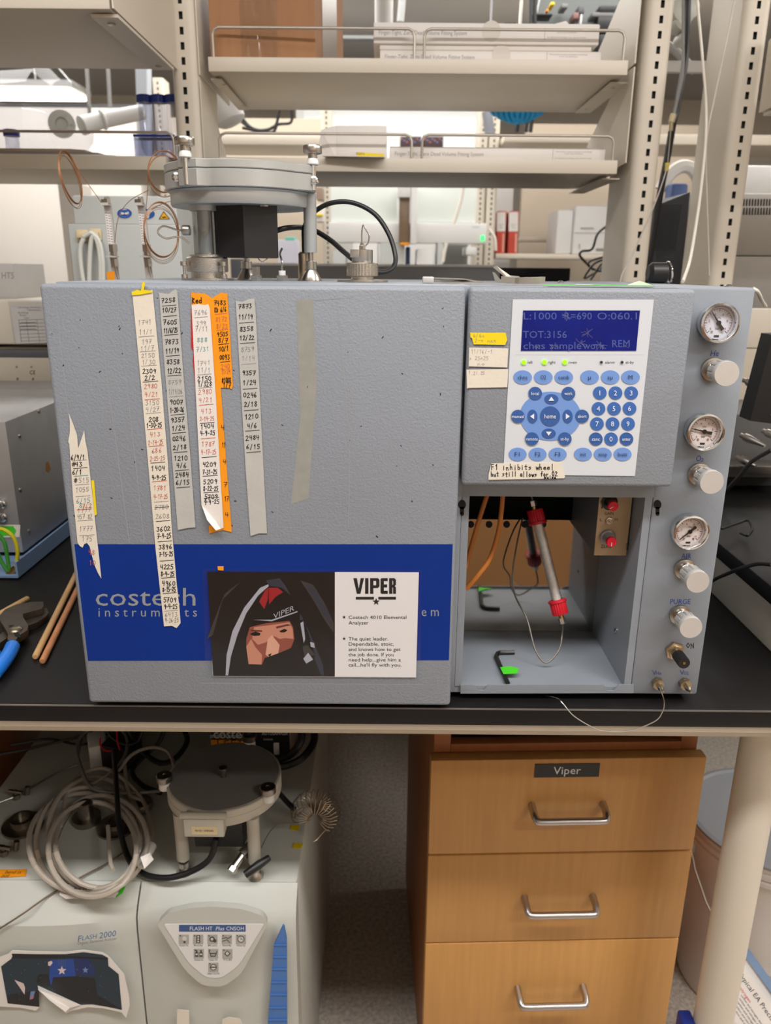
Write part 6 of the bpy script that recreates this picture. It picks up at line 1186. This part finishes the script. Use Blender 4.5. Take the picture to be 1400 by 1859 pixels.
# white robot
rb_ = thing('sampling_robot', 'white sampling robot with a long rail, frosted panels and a small green light', 'robot', (0, 4.1, .91))
Yr = 4.1; P = lambda x, y, d=0: PY(x, y, Yr + d)
def bx_(b, x0, y0, x1, y1, d0, d1, bev=.004): 
    p, q = P(x0, y1, d0), P(x1, y0, d0); b.box(p.x, q.x, Yr + d0, Yr + d1, p.z, q.z, bev)
    return b
bx_(MB(), 597, 406, 884, 440, 0, .12).build('rail_beam', WPLAST, rb_)
FR = M('frosted_panel', (226, 232, 226), .25, emit=(226, 240, 232), es=.10)  # faint emission gives the panels a lit look, though they are no lamp
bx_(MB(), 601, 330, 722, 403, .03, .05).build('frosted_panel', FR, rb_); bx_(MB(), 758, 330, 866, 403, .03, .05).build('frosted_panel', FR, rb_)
bx_(MB(), 745, 325, 759, 443, -.08, -.005).build('vertical_head', WPLAST, rb_); bx_(MB(), 722, 330, 746, 358, -.08, -.005).build('head_cap', WPLAST, rb_)
bx_(MB(), 724, 358, 744.5, 440, -.06, -.01).build('brown_window', M('brown_window', (120, 100, 80), .3, var=.2, vscale=10), rb_); bx_(MB(), 727, 440, 744, 445, -.06, -.01).build('amber_tip', ORANGE, rb_)
p = P(876.5, 432.5, -.004); MB().box(p.x - .009, p.x + .009, Yr - .006, Yr - .001, p.z - .013, p.z + .013, .004).build('green_light', M('green_glow', (70, 220, 120), .4, emit=(60, 240, 120), es=1.3), rb_)
b = MB(); b.ptext('CombiLab', 864, 412, 3.2, Yr - .002, 0, wid=14); b.build('maker_print', M('pale_blue_print', (110, 150, 200), .5), rb_, flat=True)
for x0, y0, x1, y1, mt, lab in ((640, 441, 686, 520, WPLAST, 'left white module under the rail of the sampling robot'), (690, 441, 735, 520, LGREY, 'middle grey module under the rail of the sampling robot'), (755, 452, 788, 520, WPLAST, 'white module with a rounded top under the right of the rail'), (792, 441, 803, 520, LGREY, 'narrow grey column under the right of the rail'), (605, 455, 628, 520, LGREY, 'small grey module beside the distant upright under the rail'), (846, 448, 866, 463, WPLAST, 'small white bracket box under the green light')):
    p, q = P(x0, y1, .0), P(x1, y0, .0); z_ = .9102 if y1 > 500 else p.z
    tag(MB().box(p.x, q.x, Yr + .0, Yr + .2, z_, q.z, .006).build('instrument_module', mt), lab, 'module')
tag(bx_(MB(), 803, 444, 850, 520, .25, .27).build('backing_board', M('mid_grey_panel', (112, 112, 110), .5)), 'mid grey panel in shadow under the right end of the robot rail', 'panel')
tag(bx_(MB(), 736, 448, 745, 520, .1, .2).build('blue_module', M('slate_blue', (70, 96, 140), .5)), 'narrow slate blue module under the robot head', 'module')
for q, lab in (([(842, 330, 4.0), (838, 360, 4.0), (829, 390, 4.0), (824, 406, 4.0)], 'milky tube hanging in front of the right frosted panel'), ([(811, 441, 4.0), (807, 458, 4.0), (804, 476, 4.0)], 'milky tube end below the robot rail'), ([(888, 415, 4.2), (898, 432, 4.2), (900, 455, 4.2)], 'thin white tube arching beside the red boxes')): hang('white_tube', q, .008, WTU, lab, 'tube')
# far shelf with red boxes and printer
fs1 = thing('far_shelf', 'distant beige shelf carrying the red boxes and the white printer', 'shelf', (.7, 4.4, 1.3))
xa, xb = PY(900, 465, 4.42).x, PY(1130, 465, 4.42).x; zs1 = PY(1000, 461, 4.42).z; zs0 = PY(1000, 470, 4.42).z
MB().box(xa, xb, 4.42, 4.75, zs0, zs1, .002).build('board', CREAM, fs1)
fs2 = thing('far_shelf', 'short distant beige ledge between the red boxes and the printer', 'shelf', (.7, 4.6, 1.4))
MB().box(PY(943, 434, 4.78).x, PY(1015, 434, 4.78).x, 4.78, 4.95, PY(980, 438, 4.78).z, PY(980, 431, 4.78).z, .002).build('board', CREAM, fs2)
RBX = M('red_carton', (196, 74, 58), .5, var=.1, vscale=20)
for x0, x1, lab in ((900.5, 920, 'left one of two red boxes with white labels'), (922, 943, 'right one of two red boxes with white labels')):
    t = thing('red_box', lab, 'box', PY((x0 + x1) / 2, 461, 4.45)); p, q = PY(x0, 461, 4.45), PY(x1, 383, 4.45)
    MB().box(p.x, q.x, 4.45, 4.68, zs1 + .0003, q.z, .003).build('carton', RBX, t)
    b = MB().ppoly([(x0 + 2, 385), (x1 - 2, 385), (x1 - 2.5, 420), (x0 + 1.5, 420)], 4.4495, .001, 0); b.ptext('ANALYT', (x0 + x1) / 2, 408, 3, 4.448, 1, wid=9); b.ptext('ICAL', (x0 + x1) / 2, 413, 3, 4.448, 1, wid=7); b.ppoly([(x1 - 7.5, 424), (x1 - 4, 424), (x1 - 5, 458), (x1 - 8.5, 458)], 4.4495, .001, 2)
    b.build('white_label', [WHITE, GP, M('pale_red_print', (226, 160, 140), .5)], t, flat=True)
pr_ = thing('printer', 'white office printer on the distant beige shelf', 'printer', PY(1060, 461, 4.45))
a, c_ = PY(1009, 461, 4.45), PY(1140, 374, 4.45); xm = PY(1042, 420, 4.45).x
b = MB(); b.box(xm, c_.x, 4.445, 4.74, zs1 + .0003, c_.z, .01); b.box(a.x, xm - .001, 4.47, 4.74, zs1 + .0003, c_.z - .02, .01); b.build('body', WPLAST, pr_)
b = MB(); b.ppoly(rect(1042, 422, 1104, 423.3), 4.444, .002, 0); b.ppoly(rect(1054, 413, 1078, 416), 4.444, .002, 1); b.ppoly(rect(1082, 451, 1104, 456), 4.444, .002, 2); b.ppoly(rect(1051, 443, 1053, 452), 4.444, .002, 1); b.build('tray_lines', [M('seam_grey', (186, 184, 184), .5), M('pale_grey_print', (170, 168, 168), .5), M('slot_grey', (130, 130, 128), .5)], pr_, flat=True)
hang('black_cable', [(1104, 408, 2.6), (1085, 425, 2.6), (1075, 452, 2.6), (1057, 456, 2.6), (1053, 464, 2.6), (1065, 478, 2.6), (1078, 490, 2.6)], .004, CABLEB, 'dark cable winding in front of the white printer')
for i, q in enumerate(([(1100, 470), (1080, 478), (1066, 495), (1060, 506)], [(1108, 468), (1090, 482), (1078, 500), (1072, 508)], [(1098, 466), (1072, 474), (1070, 484), (1090, 492), (1104, 485)], [(1062, 506), (1085, 492), (1106, 476)])):
    hang('black_cable', [(x, y, 2.5 + i * .02) for x, y in q], .0035, CABLEB, ['tangled dark cable strand, uppermost at the foot of the right upright', 'second dark cable strand in the tangle by the right upright', 'dark cable strand curling in a loop in the tangle by the right upright', 'dark cable strand crossing the tangle by the right upright'][i])
# back panels seen above and below the lower shelf
gp2 = M('far_glass_white', (224, 230, 226), .3)
hood = thing('fume_hood', 'bright white fume hood front across the room, between the two centre shelves', 'fume hood', (.3, 5.3, 1.2))
p, q = PY(540, 345, 5.3), PY(890, 200, 5.3)
MB().box(p.x, q.x, 5.3, 5.9, 0, q.z + .03, .01).build('hood_case', WPLAST, hood)
MB().box(p.x + .05, q.x - .05, 5.285, 5.298, 1.62, q.z + .0, .002).build('sash_glass', M('bright_sash', (236, 240, 240), .12), hood)
for i, (x0, x1, lab) in enumerate(((770, 805, 'left one of the dark patterned boxes behind the lower shelf rail'), (727, 765, 'dark patterned box left of the rail gap behind the lower shelf'),)):
    p, q = PY(x0, 262, 4.6), PY(x1, 248, 4.6); b = MB().box(p.x, q.x, 4.6, 4.8, p.z - .03, q.z, .002, 0)
    for k in range(8): xx = x0 + (x1 - x0) * (k + .5) / 8; b.pdisc(xx, 252 + (k % 3) * 3, 1.6, 1.4, 4.599, 0, 1 + k % 2, 8)
    tag(b.build('patterned_box', [M('dark_box', (50, 32, 36), .5), M('pattern_rose', (170, 90, 90), .5), M('pattern_blue', (90, 110, 160), .5)] if i == 0 else [bpy.data.materials['dark_box'], bpy.data.materials['pattern_rose'], bpy.data.materials['pattern_blue']]), lab, 'box')
fs3 = thing('far_shelf', 'distant beige shelf with black cords seen under the left end of the upper centre shelf', 'shelf', (-.7, 4.3, 1.9))
p, q = PY(400, 262, 4.3), PY(590, 246, 4.3); MB().box(p.x - .1, q.x, 4.3, 4.7, p.z, q.z, .003).build('board', CREAM, fs3)
fs4 = thing('far_shelf', 'distant beige shelf seen left of the right bracket under the upper shelf', 'shelf', (1, 4.3, 1.9))
p, q = PY(915, 258, 4.3), PY(1090, 246, 4.3); MB().box(p.x, q.x + .3, 4.3, 4.7, p.z, q.z, .003).build('board', CREAM, fs4)
fs5 = thing('far_shelf', 'distant beige shelf crossing behind the two right uprights', 'shelf', (2, 4.3, 1.8))
p, q = PY(1190, 262, 4.0), PY(1500, 246, 4.0); MB().box(p.x, q.x, 4.0, 4.4, p.z, q.z, .003).build('board', CREAM, fs5)
tag(MB().box(PY(410, 350, 5.0).x - .3, PY(592, 350, 5.0).x, 5.0, 5.05, .0, PY(500, 215, 5.0).z).build('partition_panel', M('beige_partition', (206, 192, 172), .6)), 'beige partition behind the black cables at the left of the centre shelves', 'partition')
tag(MB().box(PY(945, 400, 5.1).x, PY(1260, 400, 5.1).x, 5.1, 5.15, .0, PY(1000, 225, 5.1).z).build('partition_panel', M('taupe_partition', (182, 168, 150), .6)), 'taupe partition behind the white printer', 'partition')
tag(MB().box(PY(896, 400, 4.9).x, PY(925, 400, 4.9).x, 4.80, 4.84, .9102, PY(900, 340, 4.9).z + .1).build('white_post', WPLAST), 'white panel strip behind the red boxes', 'panel')
for i, (q, lab) in enumerate((([(425, 200), (440, 222), (462, 234), (480, 236), (500, 228), (507, 200)], 'black cord dipping behind the left bracket, left of the pair'), ([(430, 198), (452, 228), (478, 238), (505, 226), (528, 222), (530, 200)], 'black cord rising to the right behind the lower shelf rail'), ([(440, 232), (470, 238), (495, 240), (503, 226)], 'short black cord lying on the distant beige shelf'))):
    hang('black_lead', [(x, y, 3.9) for x, y in q], .0065, CABLEB, lab)
# blue coiled hose
bh = thing('blue_coiled_hose', 'bright blue coiled air hose hanging under the upper shelf', 'hose', PY(940, 205, 3.4)); BL = M('cyan_hose', (20, 150, 210), .35)
c_ = PY(938, 190, 3.4)
for i in range(9):
    x = 902 + i * 9.2; yb = 208 + 14 * math.sin(math.pi * i / 8); pts = []
    for k in range(20): a = 2 * math.pi * k / 20; pts.append(PY(x + math.cos(a) * 11, (yb + 175) / 2 + math.sin(a) * (yb - 175) / 2, 3.4 + .04 * math.sin(a)))
    MB().tube(pts, .010, 8, True).build('hose_turn', BL, bh)
for x, lab in ((941, 'left black hose hanging below the blue coil'), (958, 'middle black hose hanging below the blue coil'), (966, 'right black hose hanging below the blue coil')):
    hang('black_hose', [(x + 14, -190, 3.5), (x + 6, 0, 3.5), (x + 2, 190, 3.5), (x, 215, 3.5), (x - 3, 240, 3.5)], .008, CABLEB, lab, 'hose')
b = MB(); b.cyl(PY(884, 203, 3.6), PY(890, 245, 3.6), .022, n=12).cyl(PY(884, 203, 3.6), V(PY(884, 203, 3.6).x, 3.6, 2.72), .004, n=8); tag(b.build('hanging_tool', M('grey_tool', (150, 150, 156), .4)), 'grey hanging tool left of the blue coiled hose', 'tool')
MB().cyl(PY(938, 176, 3.4), V(PY(938, 176, 3.4).x, 3.4, 2.72), .006, n=8).build('suspension_line', STEEL, bh)
MB().cyl(A + d * (L * .3), V((A + d * (L * .3)).x, 2.52, 2.72), .004, n=8).build('hanging_line', STEEL, dv)
tag(MB().box(PY(715, 262, 4.6).x, PY(815, 262, 4.6).x, 4.55, 4.85, PY(770, 262, 4.6).z - .055, PY(770, 262, 4.6).z - .03).build('far_shelf', CREAM), 'distant beige shelf under the two dark patterned boxes', 'shelf')
# far left: clear chamber with white pipe
wc_ = thing('bright_backdrop_box', 'added white backdrop box beyond the clear chamber, seen over the left shelf', 'cabinet', (PY(100, 260, 5.0).x, 5.0, 0))
MB().box(PY(-80, 260, 5.0).x, PY(250, 260, 5.0).x, 5.0, 5.3, 0, PY(100, 190, 5.0).z, .004).build('body', M('backdrop_white', (228, 222, 214), .4), wc_)  # white box put in for brightness where the far wall stays unlit
MB().box(PY(-80, 260, 5.0).x, PY(250, 260, 5.0).x, 4.99, 4.9995, PY(100, 193, 5.0).z, PY(100, 189, 5.0).z).build('dark_trim', DARK, wc_)

ch = thing('clear_chamber', 'clear plastic chamber with a bolted round port beyond the left shelf', 'chamber', PY(90, 235, 3.0))
c0, c1 = PY(-40, 222, 3.0), PY(128, 224, 2.9)
MB().lathe(c0, c1 - c0, [(.17, 0), (.175, .02), (.175, (c1 - c0).length - .05), (.13, (c1 - c0).length)], 40).build('chamber_wall', clear('chamber_acrylic', (240, 241, 244), .04, .98, .05, .22), ch)
b = MB(); pc_ = PY(113, 226, 2.78); ax_ = V(.25, -1, 0).normalized(); b.lathe(pc_, ax_, [(.038, 0), (.042, .004), (.042, .014), (.020, .015), (.018, .004)], 32)
for i in range(6): a = 2 * math.pi * i / 6; b.lathe(pc_ + ax_ * .014 + V(math.cos(a) * .031, 0, math.sin(a) * .031), ax_, [(.004, 0), (.004, .005)], 8)
b.build('round_port', OFFW, ch)
wp = MB(); wp.tube([PY(148, 228, 2.8), PY(185, 218, 2.85), PY(262, 203, 2.9)], [.030, .026, .024], 20); wp.torus(PY(187, 217, 2.85), PY(262, 203, 2.9) - PY(148, 228, 2.8), .027, .006, 24, 8); tag(wp.build('white_pipe', WPLAST), 'white plastic pipe elbow leading to the clear chamber', 'pipe')
for x0, y0, x1, y1, lab in ((157, 128, 163, 210, 'left thin grey rod hanging from the ceiling on the left'), (196, 128, 200, 195, 'right thin grey rod hanging from the ceiling on the left')):
    tag(MB().cyl(PY(x0 - 8, -20, 4.4), PY(x1, y1, 4.4), .010, n=8).build('ceiling_rod', M('rod_grey', (120, 118, 116), .5) if x0 < 160 else bpy.data.materials['rod_grey']), lab, 'rod')
tag(MB().ext([PY(244, 80, 4.2), PY(266, 80, 4.2), PY(268, 300, 4.2), PY(252, 300, 4.2)], (0, .08, 0)).build('grey_column', M('blue_grey_column', (176, 182, 190), .5)), 'pale blue grey column behind the blue capped tubes', 'column post')
lampm = M('luminaire_glow', (255, 250, 240), .5, emit=(255, 248, 236), es=6.0)
p0 = PY(60, 170, 5.2)
for x, y, lab in ((-2.15, 5.0, 'bright ceiling light fixture seen under the upper left shelf'), (.6, 6.1, 'ceiling light fixture hidden above the centre shelves')):
    if x > 0: continue
    t = thing('ceiling_light', lab, 'ceiling light', (p0.x, 5.2, p0.z)); MB().box(p0.x - .55, p0.x + .28, 5.1, 5.42, p0.z + .02, p0.z + .06, .01).build('housing', WPLAST, t); MB().box(p0.x - .52, p0.x + .25, 5.12, 5.4, p0.z - .004, p0.z + .019, .004).build('diffuser', lampm, t)
    MB().cyl(V(p0.x, 5.26, p0.z + .06), V(p0.x, 5.26, 2.72), .008, n=8).build('hanger', STEEL, t)
es = MB(); Yw = 6.98
es.ppoly([(7, 437), (44, 438), (44, 448), (7, 447)], Yw, .004, 0); es.ppoly([(11, 448), (45, 449), (46, 472), (12, 471)], Yw, .004, 1); es.ppoly([(26, 475), (48, 476), (48, 487), (27, 486)], Yw, .004, 0)
es.ptext('EMERGENCY', 25, 441.5, 3, Yw - .006, 1, wid=28); es.ptext('INFORMATION', 26, 445.5, 2.6, Yw - .006, 1, wid=30); es.ppoly([(11, 467), (30, 467), (30, 471), (12, 471)], Yw - .005, .001, 0); es.ppoly([(36, 466), (45, 466), (45, 470), (37, 470)], Yw - .005, .001, 0)
es.stroke([(15, 464), (14, 456), (20, 453), (26, 456), (25, 464)], 1, Yw - .006, 2); es.stroke([(36, 464), (35, 457), (40, 454), (45, 458)], 1, Yw - .006, 2)
tag(es.build('emergency_sign', [M('sign_green', (30, 120, 86), .5), WHITE, GP], flat=True), 'green and white emergency sign on the distant cream wall', 'sign')
for x0, y0, x1, y1, lab in ((49, 458, 68, 474, 'upper small white notice beside the emergency sign'), (52, 476, 72, 494, 'lower small white notice beside the emergency sign')):
    nb = MB().ppoly([(x0, y0), (x1, y0 + .5), (x1, y1), (x0 + 1, y1)], Yw, .003, 0); nb.pdisc((x0 + x1) / 2, (y0 + y1) / 2, 4, 4, Yw - .004, 0, 1, 14); tag(nb.build('wall_notice', [WHITE, GP], flat=True), lab, 'notice')
sw = MB().ppoly(rect(31, 511, 57, 548), 6.9, .03, 0); sw.pdisc(44, 536, 9, 7, 6.868, 0, 1, 16); tag(sw.build('wall_dispenser', [M('brushed_grey', (160, 152, 144), .4, .5), M('dark_blue_insert', (60, 76, 110), .4)], flat=True), 'brushed metal wall dispenser below the emergency sign', 'dispenser')
tag(MB().box(PY(112, 400, 3.2).x, PY(126, 400, 3.2).x + .06, 3.2, 3.3, 0, PY(120, 345, 3.2).z + .02).build('door_edge', M('pale_door_edge', (206, 200, 190), .5)), 'pale upright panel edge behind the grey instrument panel', 'panel')
for x0, y0, x1, y1, Y, mt, lab in ((505, 436, 540, 475, 3.95, M('lilac_grey', (190, 190, 204), .5), 'lilac grey carton seen under the black motor cover cable'), (518, 430, 534, 437, 3.95, M('teal_lid', (110, 190, 170), .5), 'teal lidded tray on the lilac grey carton'), (572, 372, 586, 402, 3.8, WHITE, 'white notice with a yellow top behind the grey rod'), (573, 388, 586, 392, 3.79, YELLOW, 'yellow strip on the notice behind the grey rod'), (574, 340, 586, 362, 3.9, M('brown_item', (150, 130, 116), .5), 'brown carton high behind the grey rod'), (420, 470, 446, 515, 3.95, M('dark_kit', (60, 60, 66), .5), 'dark apparatus behind the cone foot of the autosampler')):
    p, q = PY(x0, y1, Y), PY(x1, y0, Y); tag(MB().box(p.x, q.x, Y, Y + .12, p.z if y1 < 470 else .92, q.z, .003).build('stored_carton' if 'notice' not in lab else 'wall_notice', mt), lab, 'carton' if 'notice' not in lab else 'notice')
# overhead services, top right and top centre
tag(MB().cyl(PY(697, 105, 2.9), PY(697, -80, 2.9), .030, n=20).build('white_pipe', WPLAST), 'white vertical pipe behind the stacked white boxes', 'pipe')
tag(MB().cyl(PY(727, 40, 3.4), PY(735, -60, 3.4), .014, n=12).build('steel_conduit', M('conduit_grey', (176, 178, 178), .4)), 'thin pale conduit right of the white vertical pipe', 'conduit')
tag(MB().box(PY(610, 70, 4.6).x, PY(690, 70, 4.6).x, 4.6, 4.66, PY(640, 70, 4.6).z, PY(640, 64, 4.6).z).build('ceiling_track', M('track_grey', (96, 98, 97), .6)), 'grey ceiling track beyond the cardboard box', 'track')
oc = thing('overhead_carrier', 'grey overhead service carrier with hanging black and grey devices, top right', 'service carrier', PY(1050, 20, 3.2))
p, q = PY(955, 70, 3.4), PY(1150, -30, 3.4)
b = MB().ext([PY(965, 75, 3.6), PY(985, -20, 3.6), PY(1200, -20, 3.6), PY(1160, 110, 3.6)], (0, .05, 0)); b.build('panel', M('service_panel', (112, 117, 116), .5), oc)
for x0, y0, x1, y1, mt in ((1086, 62, 1106, 100, BLACK), (1088, 10, 1128, 24, BLACK), (1084, 30, 1118, 60, BLACK), (1050, 10, 1062, 24, DARK), (1041, 22, 1052, 34, M('device_red_grey', (130, 96, 92), .5)), (1053, 25, 1058, 44, WPLAST), (1020, 6, 1032, 14, M('grey_plate', (120, 122, 120), .5)), (1000, 3, 1008, 9, YELLOW), (992, 16, 997, 21, ORANGE), (968, 24, 1004, 28, BLACK), (1075, 22, 1124, 30, M('device_grey', (110, 110, 112), .5))):
    p, q = PY(x0, y1, 3.5), PY(x1, y0, 3.5); MB().box(p.x, q.x, 3.5, 3.58, p.z, q.z, .004).build('device', mt, oc)
vf = thing('overhead_valve', 'pale plastic valve bodies behind the top of the black cable bundle', 'valve', PY(1235, 30, 2.2))
for x, y, r in ((1228, 28, .032), (1238, 22, .028), (1226, 48, .022), (1230, 78, .014)):
    p = PY(x, y, 2.15); MB().lathe(p, (.3, -1, .2), [(r * .9, 0), (r, .006), (r, .03), (r * .7, .036)], 24).build('valve_body', OFFW, vf)
b = MB().box(PY(1215, 20, 2.2).x, PY(1300, 20, 2.2).x, 2.2, 2.22, PY(1200, 130, 2.2).z, PY(1240, 110, 2.2).z); tag(b.build('cross_rail', M('cross_rail_grey', (170, 166, 160), .5)), 'grey cross rail behind the black cable bundle', 'rail')
for q, r, mt, lab in (([(1200, 345), (1215, 318), (1236, 303), (1255, 306), (1268, 325), (1272, 350)], .020, M('duct_white', (206, 204, 198), .5), 'white flexible duct arching above the dark computer tower'), ([(1262, 130), (1230, 96), (1210, 80)], .012, M('duct_grey', (150, 150, 148), .5), 'grey conduit slanting behind the right uprights')):
    hang('duct_pipe', [(x, y, 2.6) for x, y in q], r, mt, lab, 'pipe')
tag(MB().box(PY(1218, 350, 2.52).x, PY(1250, 350, 2.52).x, 2.52, 2.58, BT, PY(1230, 332, 2.52).z, .01).build('blue_item', M('navy_plastic', (44, 70, 120), .5)), 'navy blue item under the white flexible duct', 'item')
tag(MB().box(PY(1350, 340, 3.0).x, PY(1450, 340, 3.0).x, 3.0, 3.3, PY(1380, 356, 3.0).z, PY(1380, 300, 3.0).z, .01).build('white_machine', WPLAST), 'white machine standing beyond the grey vented instrument', 'machine')
